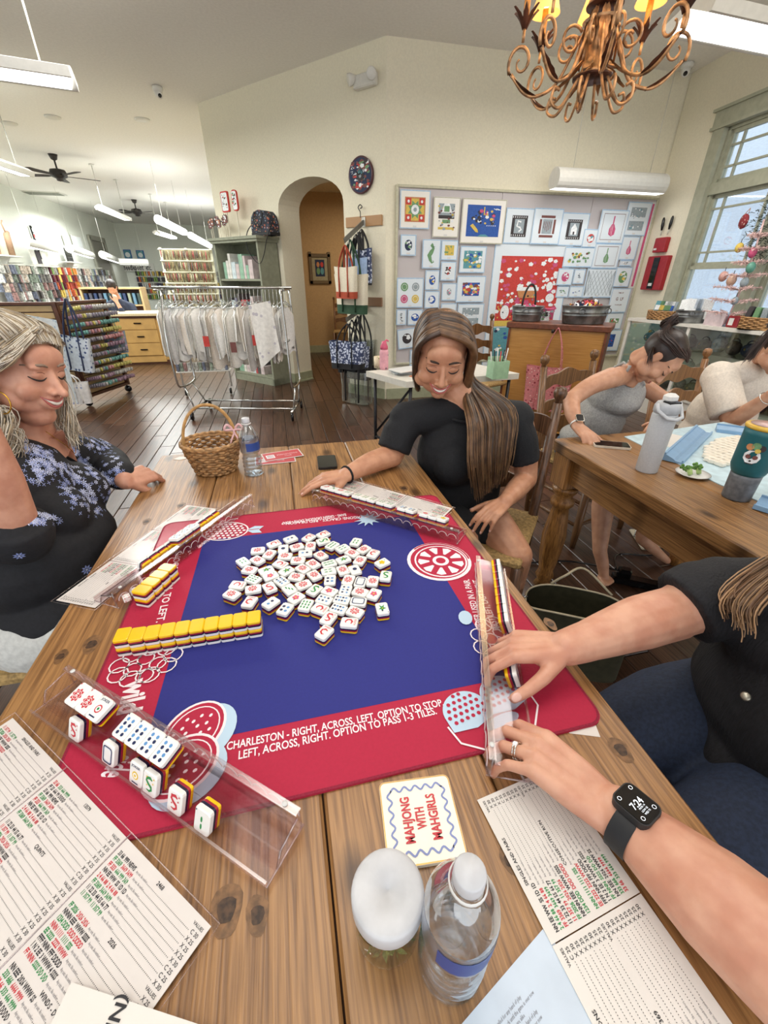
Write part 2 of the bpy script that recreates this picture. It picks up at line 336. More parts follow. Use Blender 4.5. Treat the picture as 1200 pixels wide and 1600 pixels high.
for n_, (a, c) in enumerate(((wa, wb_), (wc, we))):
    w = MB(); ww(w, a, a+.035, sill, head, .03, .1); ww(w, c-.035, c, sill, head, .03, .1); ww(w, a, c, head-.04, head, .03, .1); ww(w, a, c, 2.14, 2.24, .015, .12); ww(w, a, c, sill, sill+.05, .03, .1)
    root = struct(w.build('window_%d' % (n_+1), m_sagew))
    for (z0, z1, d, mun) in ((2.24, 2.66, .07, 1), (1.5, 2.14, .085, 1), (sill+.05, 1.5, .055, 0)):
        f = MB(); t = .032; ww(f, a+.035, a+.035+t, z0, z1, d-.018, d+.018); ww(f, c-.035-t, c-.035, z0, z1, d-.018, d+.018); ww(f, a+.035, c-.035, z0, z0+t, d-.018, d+.018); ww(f, a+.035, c-.035, z1-t, z1, d-.018, d+.018)
        sa = f.build('sash', m_sagew, root); g = MB(); ww(g, a+.06, c-.06, z0+.02, z1-.02, d-.002, d+.002); g.build('pane', gl, sa)
        if mun:
            for q in (.14, ):
                for s_ in (a+.035+q, c-.035-q-.018): g = MB(); ww(g, s_, s_+.018, z0+t, z1-t, d-.012, d+.012); g.build('muntin', m_sagew, sa)
                for z_ in (z0+t+.085, z1-t-.1): g = MB(); ww(g, a+.067, c-.067, z_, z_+.018, d-.012, d+.012); g.build('muntin', m_sagew, sa)
b = MB(); ww(b, wa-.13, wa+.01, .8, head, -.03, .02); ww(b, wb_-.01, wc+.01, .8, head, -.03, .02); ww(b, we-.01, we+.13, .8, head, -.03, .02); ww(b, wa-.15, we+.15, head-.0, head+.13, -.035, .02); ww(b, wa-.17, we+.17, head+.13, head+.155, -.06, .02); ww(b, wa-.16, we+.16, head-.015, head+.012, -.05, .02); ww(b, wa-.16, we+.16, .9, .93, -.09, .03)
struct(b.build('trim_window', m_sagew))
# pale stone building seen outside the window
b = MB()
tag(MB().box((9.6, 3.0, 1.6), (.3, 14, 6.6)).build('neighbour_building', mat('outside_stone', '#e3ebf5', .9, var=.04, scale=14, bump=.4, stretch=(1, 1, 4))), 'pale blue-grey stone building outside the window', 'building')
# floor: planks running along y
m_floor = wood('floor_wood', '#5c4030', '#35231a', 'y', rough=.28, knots=False, rnd=.3, scale=.8)
struct(MB().box((-1.5, 9.2, -.05), (17, 25.5, .08)).build('floor', mat('floor_gap', '#1a110d', .7)))
FL = bpy.data.objects['floor']; FL['_o'] = tuple(FL.location)
PW, PL = .128, 1.22
def plank_mesh(L_):
    w = PW/2-.0018; l = L_/2-.002; e = .003; b = MB()
    b.add([(-w, -l, 0), (w, -l, 0), (w, l, 0), (-w, l, 0), (-w, -l, .008), (w, -l, .008), (w, l, .008), (-w, l, .008), (-w+e, -l+e, .011), (w-e, -l+e, .011), (w-e, l-e, .011), (-w+e, l-e, .011)],
          [(0, 1, 5, 4), (1, 2, 6, 5), (2, 3, 7, 6), (3, 0, 4, 7), (4, 5, 9, 8), (5, 6, 10, 9), (6, 7, 11, 10), (7, 4, 8, 11), (8, 9, 10, 11)]); return b.mesh('floorboard', m_floor)
pm = plank_mesh(PL); rnd_ = random.Random(3); near = []; far = []
for i in range(-34, 37):
    x = i*PW; off = rnd_.random()*PL
    for j in range(-2, 13):
        y = j*PL+off-1
        (near if (y > .6-.0 and y < 7.6 and -2.9 < x < 2.1 and (y > 1.4 or x > .3)) else far).append((x, y))
near.sort(key=lambda p: p[1]); far += near[300:]; near = near[:300]
for x, y in near: inst('floorboard', pm, FL, (x+1.5, y-9.2, -.0+.05+.03-.04-.03+.0), )
for o in FL.children: o.location.z = -FL.location.z-.011
b = MB(); pv = [(v.co.x, v.co.y, v.co.z) for v in pm.vertices]; pf = [tuple(p.vertices) for p in pm.polygons]
for x, y in far: b.add([(a+x, c+y, d-.011) for a, c, d in pv], pf)
o = b.build('floorboard', m_floor, FL); o['kind'] = 'stuff'
# ================= CEILING FITTINGS =================
m_wm = mat('white_metal', '#dedcd4', .4, var=.02); m_lamp = mat('lamp_diffuser', '#ffffff', .4, emit=3.5, var=0); m_dk = mat('dark_bronze', '#241f1c', .5, var=.1)
m_rod = mat('rod_metal', '#c9c7bd', .4, metal=.3)
def camera_dome(c, n_, lab):
    t = thing('security_camera', lab, 'camera', c); MB().lathe([(.03, .0), (.055, -.005), (.06, -.03), (.05, -.05)], c, 16).build('mount', m_wm, t)
    c2 = Vector(c)-Vector((0, 0, .06)); M_ = Vector(n_).to_track_quat('Z', 'Y').to_matrix(); b = MB().ell(c2, .045); b.lathe([(.03, .0), (.034, .06), (.026, .065)], c2, 14, M=M_); b.build('camera_head', m_wm, t)
    MB().lathe([(.0, .066), (.02, .066), (.0, .072)], c2, 12, M=M_).build('lens', mat('black_gloss', '#0c0c0e', .15), t)
camera_dome((-1.08, 6.3, H), (.3, -.8, -.5), 'small white security camera on the ceiling left of the arch wall')
p = VP(1078, 103, C0, 6); camera_dome((4.35, 4.35, H-.0), (-.5, -.6, -.5), 'white security camera in the ceiling corner near the window')
# emergency light on the back wall corner
t = thing('emergency_light', 'white twin-head emergency light high on the wall corner', 'lamp', (1.02, 4.72, 3.0))
c = AW(.22, 3.03, -.04); E_ = Matrix.Rotation(R(90-AZ), 3, 'Z'); MB().box(c, (.26, .07, .1), M=E_, bev=.01).build('housing', m_wm, t)
for s in (-.11, .13):
    q = c+ad*s+Vector((0, 0, .02))-an*.05; MB().lathe([(.02, -.05), (.045, .0), (.048, .03), (.04, .035)], q, 14, M=(-an+ad*(.8 if s > 0 else -.8)+Vector((0, 0, -.4))).to_track_quat('Z', 'Y').to_matrix()).build('lamp_head', m_wm, t)
# trough-style linear fixtures hung from rods
def trough(label, a, b_, w=.22, rods=(.1, .9), lit=True, zrod=H):
    a, b_ = Vector(a), Vector(b_); d = (b_-a).normalized(); L_ = (b_-a).length; M_ = frame(a, d, Vector((0, 0, 1)).cross(d)); t = thing('linear_light', label, 'lamp', tuple((a+b_)/2), 'hanging linear ceiling lights')
    prof = [(-w/2, .0), (-w/2-.02, .05), (-.03, .09), (.03, .09), (w/2+.02, .05), (w/2, .0), (w/2-.02, .0), (0, .06), (-w/2+.02, .0)]
    bb = MB(); n = len(prof); bb.add([M_ @ Vector((x, y, z)) for x in (0, L_) for y, z in prof], [(i, (i+1) % n, n+(i+1) % n, n+i) for i in range(n)]+[tuple(range(n)), tuple(range(n, 2*n))]); bb.build('housing', m_wm, t)
    bb = MB(); flat(bb, M_, [(.04, -w/2+.015), (L_-.04, -w/2+.015), (L_-.04, w/2-.015), (.04, w/2-.015)], .003); bb.build('diffuser', m_lamp if lit else m_wm, t)
    for r_ in rods:
        q = a+d*L_*r_+Vector((0, 0, .08)); bb = MB().tube([q, (q.x, q.y, zrod)], .006, 6); bb.build('rod', m_rod, t); MB().lathe([(.05, -.012), (.045, -.02), (0, -.022)], (q.x, q.y, zrod), 14).build('canopy', m_wm, t)
    return t
trough('nearest large linear light at the top left edge of the room', T(-170, 92, 2.55), T(118, 133, 2.55), .3, rods=(.82,))
trough('large linear light at the top right beyond the chandelier', T(1072, 38, 2.62), T(1330, 92, 2.62), .3, rods=(.1, .6))
trough('lit linear light behind the nearest one, left of the near fan', T(-60, 243, 2.5), T(44, 277, 2.5), .16, rods=(.85,))
trough('small lit linear light right of the near fan', T(157, 328, 2.55), T(200, 345, 2.55), .16)
trough('short linear light just right of the far fan', T(245, 366, 2.4), T(272, 374, 2.4), .16)
def tubelight(label, a, b_, r=.09, lit=False, rods=(.15, .85)):
    a, b_ = Vector(a), Vector(b_); t = thing('tube_light', label, 'lamp', tuple((a+b_)/2), 'hanging tube lights'); d = (b_-a)
    bb = MB(); side = d.cross(Vector((0, 0, 1))).normalized(); n = 16; vs = []; 
    for q in (a, b_):
        for k in range(n+1): an_ = R(-55)+R(290)*k/n; vs.append(q+side*cos(an_)*r+Vector((0, 0, 1))*sin(an_)*r)
    bb.add(vs, [(k, k+1, n+2+k, n+1+k) for k in range(n)]+[tuple(range(n+1)), tuple(range(n+1, 2*n+2))], smooth=False); bb.build('housing', m_lamp if lit else m_wm, t)
    bb = MB(); bb.poly([vs[0], vs[n], vs[2*n+1], vs[n+1]]); bb.build('diffuser', m_lamp, t)
    for r_ in rods: q = a+d*r_+Vector((0, 0, r)); MB().tube([q, (q.x, q.y, H)], .0025, 5).build('cable', m_rod, t)
tubelight('grey tube light hanging in front of the pinboard', (2.95, 4.2, 2.28), (4.3, 4.2, 2.28), .1)
tubelight('bright tube light above the thread rack, nearer one', T(247, 343, 2.35), T(288, 363, 2.35), .075, True)
tubelight('bright tube light behind the cabinet by the arch wall', T(298, 368, 2.3), T(328, 384, 2.3), .075, True)
tubelight('grey tube light hanging by the black framed picture on the left wall', T(38, 378, 2.05), T(85, 390, 2.05), .1)
tubelight('second grey tube light on the left wall side', T(108, 388, 2.0), T(143, 399, 2.0), .1)
tubelight('grey tube light left of the two blue pictures', T(160, 398, 1.95), T(187, 408, 1.95), .1)
tubelight('grey tube light under the two blue pictures', T(186, 409, 1.85), T(231, 410, 1.85), .1)
def fan(label, c, s=1, a0=.3):
    t = thing('ceiling_fan', label, 'fan', c, 'dark ceiling fans'); x, y, z = c
    MB().lathe([(.02, 0), (.075, -.0), (.05, -.07), (.015, -.09), (.015, -.22), (.02, -.22)], c, 16).build('downrod', m_dk, t)
    MB().lathe([(.02, -.2), (.12, -.22), (.14, -.27), (.13, -.32), (.06, -.35), (.05, -.38), (0, -.39)], c, 20).build('motor', m_dk, t)
    for k in range(5):
        a = a0+2*pi*k/5; d = Vector((cos(a), sin(a), 0)); e = Vector((-sin(a), cos(a), .12)); o = Vector(c)+Vector((0, 0, -.31)); b = MB()
        for dz in (0,): 
            P = [o+d*.12-e*.02, o+d*.22-e*.05, o+d*.62-e*.065, o+d*.66-e*.03, o+d*.66+e*.03, o+d*.62+e*.065, o+d*.22+e*.05, o+d*.12+e*.02]; Q = [p+Vector((0, 0, .008)) for p in P]
            b.add(P+Q, [tuple(range(8)), tuple(range(15, 7, -1))]+[(i, (i+1) % 8, 8+(i+1) % 8, 8+i) for i in range(8)])
        b.build('blade', m_dk, t)
fan('nearer dark brown ceiling fan over the shop floor', tuple(T(82, 241, H)), a0=.5)
fan('farther dark ceiling fan, right of the near one', tuple(T(209, 312, H)), a0=.5)
for px, py, lab in ((82, 182, 'white disc on the ceiling above the near fan'), (14, 192, 'round white ceiling canopy at the left edge'), (222, 186, 'round ceiling plate of the nearest tube light cable')):
    tag(MB().lathe([(.1, 0), (.1, -.012), (.07, -.022), (0, -.024)], T(px, py, H), 20).build('ceiling_disc', m_wm), lab, 'ceiling fitting')
t = thing('air_vent', 'pale slatted air vent in the ceiling beyond the near fan', 'vent', tuple(T(65, 301, H)))
c = T(65, 301, H); MB().box((c.x, c.y, H-.01), (1.0, .5, .02)).build('frame', m_wm, t)
for k in range(8): MB().box((c.x, c.y-.2+k*.055, H-.024), (.92, .02, .008)).build('slat', mat('grey_slat', '#8f9288', .5), t)
# ================= TABLES =================
m_pine = wood('pine_wood', '#a57a4b', '#73502f', 'y', rough=.34, rnd=.12, scale=1.25)
m_pinex = wood('pine_wood_across', '#ab8050', '#75502b', 'x', rough=.36, rnd=.1)
m_pinez = wood('pine_wood_upright', '#a8763f', '#6d4722', 'z', rough=.36, rnd=.08)
m_chair = wood('chair_wood', '#86603c', '#543820', 'z', rough=.35, rnd=.08, knots=False)
LEGP = [(.045, 0), (.03, .03), (.045, .06), (.035, .09), (.05, .2), (.055, .3), (.04, .42), (.035, .45), (.052, .47), (.052, .49), (.036, .51), (.056, .54), (.056, .56)]
def big_table(label, x0, x1, y0, y1, seams):
    t = thing('farm_table', label, 'table', ((x0+x1)/2, (y0+y1)/2, 0)); zt = .76; th = .045
    xs = [x0]+seams+[x1]
    for a, c in zip(xs, xs[1:]): MB().box(((a+c)/2, (y0+y1)/2, zt-th/2), (c-a-.0025, y1-y0, th), bev=.004).build('plank', m_pine, t)
    i = .06
    for nm, c, d, mm in (('apron', (x0+i, (y0+y1)/2, .65), (.025, y1-y0-.2, .12), m_pine), ('apron', (x1-i, (y0+y1)/2, .65), (.025, y1-y0-.2, .12), m_pine), ('apron', ((x0+x1)/2, y0+i, .65), (x1-x0-.2, .025, .12), m_pinex), ('apron', ((x0+x1)/2, y1-i, .65), (x1-x0-.2, .025, .12), m_pinex)):
        MB().box(c, d).build(nm, mm, t)
    for x in (x0+.07, x1-.07):
        for y in (y0+.07, y1-.07):
            b = MB().lathe(LEGP, (x, y, 0), 18); b.box((x, y, .64), (.11, .11, .15), bev=.004); b.build('leg', m_pinez, t)
    return t
big_table('large pine plank table in front carrying the red and blue game mat', -.53, .43, -1.25, .965, [-.297, -.042, .19])
big_table('second pine plank table on the right with the tumblers', 1.08, 2.04, -1.4, .80, [1.30, 1.56, 1.80])
m_kn = mat('knot_dark', '#4b3421', .5, var=.3, scale=160); m_kr = mat('knot_ring', '#7d5a38', .45, var=.2, scale=120); ft = [o for o in bpy.data.objects if o.get('label', '').startswith('large pine plank')][0]
for k, (px, py, r) in enumerate(((354, 1422, .011), (402, 1430, .008), (143, 1007, .010), (95, 1026, .007), (229, 815, .007), (283, 790, .008), (631, 763, .009), (970, 1172, .009), (795, 1345, .006), (860, 975, .007))):
    p = T(px, py); b = MB(); b.add([(p.x+r*(1.5+.2*sin(3*a))*cos(a), p.y+r*(2.4+.3*cos(2*a+k))*sin(a), .7604) for a in [2*pi*j/16 for j in range(16)]], [tuple(range(16))], 1); b.add([(p.x+r*(.9+.15*sin(3*a+k))*cos(a), p.y+r*(1.2+.2*cos(2*a))*sin(a), .7607) for a in [2*pi*j/12 for j in range(12)]], [tuple(range(12))], 0); b.build('knot', [m_kn, m_kr], ft)
# ================= GAME MAT =================
Z = .7642
m_mat = mat('mat_red', '#b0163c', .75, var=.02, scale=200, bump=.15); m_blue = mat('mat_blue', '#20257c', .75, var=.02, scale=200, bump=.1)
m_pw = mat('print_white', '#f1e6ea', .7, var=0); m_pb = mat('print_pale_blue', '#b9d3e6', .7, var=0)
t = thing('game_mat', 'square red game mat with a blue centre and white fruit drawings', 'mat', (0, 0, .76))
MB().prism(rrect(.8, .8, .025, 6), .7602, Z).build('mat_base', m_mat, t)
b = MB(); P = rrect(.8, .8, .025, 6); stroke(b, Matrix.Translation((0, 0, Z+.0004)), [(x*.995, y*.995) for x, y in P], .004, closed=True); b.build('stitched_edge', mat('mat_edge', '#8f1535', .8, bump=.5, scale=400), t)
MB().prism([(-.289, -.289), (.287, -.290), (.275, .288), (-.282, .280)], Z, Z+.0003).build('blue_centre', m_blue, t)
b = MB(); z = Z+.0007
def line_on(px1, py1, px2, py2, txt, size, mb=b, mi=0, flip=False, sx=1):
    """text baseline-centre between two spots on the mat"""
    a, c = T(px1, py1, z), T(px2, py2, z); d = (c-a); M_ = frame((a+c)/2, d, Vector((0, 0, 1)).cross(d)); put_text(mb, txt, M_, size, mi, width=d.length, bold=.018)
line_on(354, 1166, 692, 1097, 'CHARLESTON - RIGHT, ACROSS, LEFT. OPTION TO STOP.', .0175)
line_on(372, 1180, 681, 1110, 'LEFT, ACROSS, RIGHT. OPTION TO PASS 1-3 TILES.', .0175)
line_on(573, 900-93, 447, 900-82, 'DRAGONS: CRACKS - RED DRAGON', .02); line_on(541, 821-17, 440, 820-2, 'BAMS - GREEN DRAGON, DOTS - SOAP', .02)
line_on(280, 860, 250, 972, 'CHOOSE WALL TO LEFT.', .021)
line_on(752, 985, 728, 905, 'NEVER USED IN A PAIR.', .02); line_on(776, 985, 742, 905, 'FIRST LEFT, LAST RIGHT.', .02)
def wild(): 
    a, c = T(216, 1063, z), T(203, 1112, z); d = c-a; M_ = frame((a+c)/2, d, Vector((0, 0, 1)).cross(d)); put_text(b, 'wild', M_, .05, 0, width=d.length*1.05, bold=.035)
wild(); line_on(197, 1180, 176, 1215, 'side', .05)
b.build('printed_words', m_pw, t)['kind'] = 'stuff'
# fruit drawings
def loc(px, py, ang): return Matrix.Translation(T(px, py, Z+.0006)) @ Matrix.Rotation(R(ang), 4, 'Z')
FZ = [0]
def fruit(fn, px, py, ang, nm='printed_fruit'):
    FZ[0] += 1; b = MB(); fn(b, Matrix.Translation((0, 0, .0002*FZ[0] if fn is not melon else .0011*(FZ[0]-3))) @ loc(px, py, ang)); b.build(nm, [m_pw, m_mat, m_pb], t)
def orange_slice(b, M_):
    flat(b, M_, disc(.078, 30), .0001, 0); flat(b, M_, disc(.070, 30, .0), .0002, 1); flat(b, M_, disc(.064, 30, .004), .0003, 0); flat(b, M_, disc(.060, 30, .004), .0004, 1)
    for k in range(9):
        a = 2*pi*k/9; e = .22; flat(b, M_, [(.004+.028*cos(a-e*.4), .028*sin(a-e*.4)), (.004+.053*cos(a-e), .053*sin(a-e)), (.004+.056*cos(a), .056*sin(a)), (.004+.053*cos(a+e), .053*sin(a+e)), (.004+.028*cos(a+e*.4), .028*sin(a+e*.4))], .0006, 0)
    flat(b, M_, disc(.02, 20, .004), .0006, 0); flat(b, M_, disc(.012, 16, .004, 0), .0008, 1)
    stroke(b, M_, [(.074*cos(R(a)), .074*sin(R(a))) for a in range(20, 160, 4)], .004, .0008, 1)
def melon(b, M_):
    half = lambda r, n=24: [(r*cos(pi*k/n), r*sin(pi*k/n)) for k in range(n+1)]
    M_ = M_ @ Matrix.Scale(.62, 4, (1, 0, 0)) @ Matrix.Scale(.7, 4, (0, 1, 0))
    flat(b, M_, disc(.084, 30, .006, -.022, .060), .0001, 2); flat(b, M_, disc(.084, 30, 0, .004, .062), .0002, 0); flat(b, M_, disc(.078, 30, 0, .004, .056), .0004, 1)
    stroke(b, M_, disc(.066, 28, 0, .004, .048), .003, .0006, 0, True); rr_ = random.Random(4)
    for k in range(16): a = k*2.4; r = .012+.042*(k/16)**.6; flat(b, M_, [(r*cos(a)+.0055*cos(a+s), .004+r*.72*sin(a)+.0035*sin(a+s)) for s in (0, 1.05, 2.1, 3.14, 4.2, 5.2)], .0007, 0)
def berry(b, M_):
    stroke(b, M_, disc(.06, 26, 0, 0, .045), .004, .0003, 0, True)
    for i in range(-4, 5):
        for j in range(-3, 4):
            x, y = i*.0125+(j % 2)*.006, j*.0115
            if (x/.055)**2+(y/.04)**2 < 1: flat(b, M_, disc(.0046, 7, x, y), .0003, 0)
    flat(b, M_, [(.055, .0), (.075, .02), (.1, .018), (.09, 0), (.1, -.016), (.075, -.016)], .0002, 2); stroke(b, M_, [(.06, 0), (.09, .004)], .003, .0006, 1)
    stroke(b, M_, [(-.01, .045), (.0, .062), (.02, .066)], .004, .0004, 0)
def pomegran(b, M_):
    n = 26
    for sx_ in (-1, 1):
        P = [(sx_*.036+.038*cos(pi*k/n), .012+.034*sin(pi*k/n)) for k in range(n+1)]; flat(b, M_, P+[(sx_*.036-.038, -.012), (sx_*.036, -.02), (sx_*.036+.038, -.012)], .0002+.00015*(sx_ > 0), 2)
        for i in range(-3, 4):
            for j in range(-1, 4):
                x, y = i*.0105+(j % 2)*.005, j*.0105
                if x*x+y*y < .0011 or (j < 1 and abs(x) < .033): flat(b, M_, disc(.0034, 7, sx_*.036+x, .01+y), .0007, 1)
    stroke(b, M_, [(-.078, .0), (-.074, -.03), (-.045, -.055), (0, -.062), (.045, -.055), (.074, -.03), (.078, 0)], .003, .0004, 0)
    flat(b, M_, disc(.03, 18, .005, -.028, .011), .0004, 2)
def flower_m(b, M_):
    for k in range(11): a = 2*pi*k/11; flat(b, M_, [(.018*cos(a-.3), .018*sin(a-.3)), (.042*cos(a), .036*sin(a)), (.018*cos(a+.3), .018*sin(a+.3))], .0002, 2)
    flat(b, M_, disc(.022, 20), .0004, 2); flat(b, M_, disc(.008, 12, .004, .012, .004), .0006, 0)
def raspb(b, M_):
    for k in range(9): a = 2*pi*k/9; stroke(b, M_, disc(.016, 12, .045*cos(a), .032*sin(a)), .0025, .0003, 0, True)
    for x, y in ((.0, .01), (-.02, -.008), (.02, -.01), (.0, -.03)): stroke(b, M_, disc(.014, 12, x, y), .0025, .0003, 0, True)
    flat(b, M_, disc(.02, 14, .052, .055, .014), .0003, 2)
fruit(berry, 352, 830, -8); fruit(orange_slice, 686, 876, -28); fruit(pomegran, 764, 1106, 12); fruit(melon, 305, 1143, 52); fruit(melon, 285, 1200, 30); fruit(raspb, 228, 1036, 10); fruit(flower_m, 575, 812, 20); fruit(raspb, 775, 1000, 70)
# ================= TILES =================
TW, TL, TT = .0252, .0335, .0195
mt_w = mat('tile_white', '#f2f1ec', .22, var=.01, coat=.4); mt_n = mat('tile_navy', '#1d1a3a', .25, var=.02, coat=.3); mt_r = mat('tile_red', '#9c1f35', .25, var=.02, coat=.3); mt_y = mat('tile_yellow', '#f2c313', .25, var=.02, coat=.4)
ink = [mat('ink_red', '#c9343f', .5, var=0), mat('ink_green', '#1f8a45', .5, var=0), mat('ink_navy', '#1c2a55', .5, var=0), mat('ink_sky', '#5f94c9', .5, var=0), mat('ink_pale', '#f6f3f0', .5, var=0), mat('ink_yellow', '#e8c41c', .5, var=0), mat('ink_pink', '#d8577c', .5, var=0)]
def slab(z0, z1, e0=0, e1=0, r=.004):
    b = MB(); w, l = TW, TL; Ps = []
    for z_, e in ((z0, e0), (z0+e0, 0), (z1-e1, 0), (z1, e1)): Ps.append([(x, y, z_) for x, y in rrect(w-2*e*1.0, l-2*e, max(.0012, r-e), 2)])
    n = len(Ps[0]); b.add([p for q in Ps for p in q], [tuple(range(n-1, -1, -1)), tuple(range(3*n, 4*n))]); b.sm[-1] = False
    b.add([p for q in Ps for p in q], [(k*n+i, k*n+(i+1) % n, (k+1)*n+(i+1) % n, (k+1)*n+i) for k in range(3) for i in range(n)], smooth=False); return b
TM = [('tile_face', slab(.0125, TT, .0, .0015).mesh('tile_face', mt_w)), ('navy_layer', slab(.0090, .0125).mesh('navy_layer', mt_n)), ('red_layer', slab(.0055, .0090).mesh('red_layer', mt_r)), ('yellow_back', slab(0, .0055, .0015, 0).mesh('yellow_back', mt_y))]
I4 = Matrix.Identity(4)
def sym(kind):
    b = MB(); z_ = TT+.0002; M_ = Matrix.Translation((0, 0, z_))
    def D(r, x, y, mi, dz=0): flat(b, M_, disc(r, 10, x, y), dz, mi)
    k = kind.rstrip('0123456789'); n = int(kind[len(k):] or 1)
    grid_ = {1: [(0, 0)], 2: [(0, .5), (0, -.5)], 4: [(-.5, .5), (.5, .5), (-.5, -.5), (.5, -.5)], 6: [(x, y) for x in (-.5, .5) for y in (-.8, 0, .8)], 8: [(x, y) for x in (-.5, .5) for y in (-.9, -.3, .3, .9)], 9: [(x, y) for x in (-.8, 0, .8) for y in (-.8, 0, .8)], 3: [(-.5, .6), (0, 0), (.5, -.6)], 5: [(-.6, .7), (.6, .7), (0, 0), (-.6, -.7), (.6, -.7)]}
    if k == 'crack':
        flat(b, M_, [((.0078+.0014*cos(8*a))*cos(a)*1.05, -.001+(.0088+.0014*cos(8*a))*sin(a)) for a in [2*pi*i/40 for i in range(40)]], 0, 0)
        stroke(b, M_, disc(.0062, 16, 0, -.001), .0007, .0002, 4, True)
        for s in (((-.003, .001), (.003, .001)), ((0, .004), (0, -.005)), ((-.001, -.001), (-.004, -.0045)), ((.001, -.001), (.004, -.0045))): stroke(b, M_, s, .0011, .0003, 4)
    elif k == 'dot':
        for i, (x, y) in enumerate(grid_[n]): D(.0052 if n == 1 else .0033 if n < 5 else .0025, x*.0095, -.001+y*.0105, [2, 3][(i+n) % 2] if n > 1 else 2)
    elif k == 'bam':
        for i, (x, y) in enumerate(grid_[n]): flat(b, M_, [(x*.0085+.0016*cos(a)*(1), -.001+y*.010+.0042*sin(a)*(1 if n < 9 else .8)) for a in [2*pi*i/8 for i in range(8)]], 0, 1)
    elif k in ('rdragon', 'gdragon'):
        stroke(b, M_, [(.0055, .008), (.002, .0105), (-.004, .009), (-.005, .005), (-.001, .001), (.004, -.002), (.005, -.006), (.001, -.009), (-.0045, -.008)], [.002, .0045, .004, .0035, .0038, .004, .0035, .003, .001], 0, 0 if k == 'rdragon' else 1)
        for x, y in ((-.006, .009), (.006, .003), (-.005, -.003), (.007, .01)): flat(b, M_, [(x, y), (x+.003, y+.001), (x+.001, y+.003)], .0002, 0 if k == 'rdragon' else 5)
    elif k == 'soap': ringf(b, M_, rrect(.019, .026, .004, 2), rrect(.0155, .0225, .003, 2), 0, 2); ringf(b, M_, rrect(.0145, .0215, .003, 2), rrect(.0138, .0208, .003, 2), 0, 3)
    elif k == 'wind':
        put_text(b, ['EAST', 'WEST', 'NORTH', 'SOUTH'][n % 4], Matrix.Translation((0, .0115, z_)), .0052, 0, width=.016, bold=.02)
        stroke(b, M_, [(.005, .004), (-.001, .006), (-.0055, .002), (-.005, -.004), (0, -.0075), (.004, -.006)], [.002, .004, .0046, .004, .003, .001], 0, 0); stroke(b, M_, [(-.003, .003), (-.0035, -.002), (0, -.005)], .0008, .0002, 4)
    elif k == 'bird': flat(b, M_, [(-.008, .002), (-.002, .004), (.001, .010), (.003, .004), (.008, .003), (.003, -.001), (.006, -.009), (0, -.004), (-.005, -.009), (-.003, -.001)], 0, 1); D(.002, .001, .008, 2, .0001); D(.0015, .0, .001, 5, .0001)
    elif k == 'flower':
        for i in range(5): a = 2*pi*i/5; D(.003, .0045*cos(a), -.001+.0045*sin(a), 6 if n != 2 else 5)
        D(.002, 0, -.001, 5, .0002); stroke(b, M_, [(0, -.005), (.003, -.010)], .001, 0, 1); flat(b, M_, [(-.006, .009), (-.002, .0075), (-.004, .011)], 0, 1)
    elif k == 'joker':
        put_text(b, 'JOKER', Matrix.Translation((0, .012, z_)), .005, 2, width=.017, bold=.02); D(.006, 0, -.001, 0 if n == 1 else 5); D(.0042, 0, -.001, 4, .0002); D(.002, 0, -.001, 1 if n == 1 else 5, .0004); stroke(b, M_, [(-.006, -.012), (.006, -.012)], .0018, 0, 2)
    if k in ('dot', 'bam', 'crack', 'bird'): flat(b, M_, [(-.0105, .0125), (-.0088, .0125), (-.0088, .0148), (-.0105, .0148)], 0, 2 if k != 'crack' else 0)
    return b.mesh('symbol', ink)
_S = {}
DESC = {'crack': 'red blossom', 'dot1': 'single navy dot', 'dot2': 'two blue dots', 'dot4': 'four blue dots', 'dot6': 'six blue dots', 'dot8': 'eight blue dots', 'bam2': 'two green leaves', 'bam3': 'three green leaves', 'bam4': 'four green leaves', 'bam6': 'six green leaves', 'bam9': 'nine green leaves', 'rdragon': 'red dragon', 'gdragon': 'green dragon', 'soap': 'navy frame', 'wind': 'red crayfish and word', 'bird': 'green bird', 'flower': 'pink flower', 'flower2': 'yellow flower', 'joker': 'red round joker', 'joker2': 'yellow joker'}
def tile(Mw, kind, label, group=None, shown=True):
    t = thing('game_tile', label, 'tile', (0, 0, 0), group); t.matrix_world = Mw
    for nm, me in TM: inst(nm, me, t)
    if shown:
        if kind not in _S: _S[kind] = sym(kind)
        inst('symbol', _S[kind], t)
    return t
def dd(k):
    return DESC.get(k) or DESC.get(k.rstrip('0123456789'))
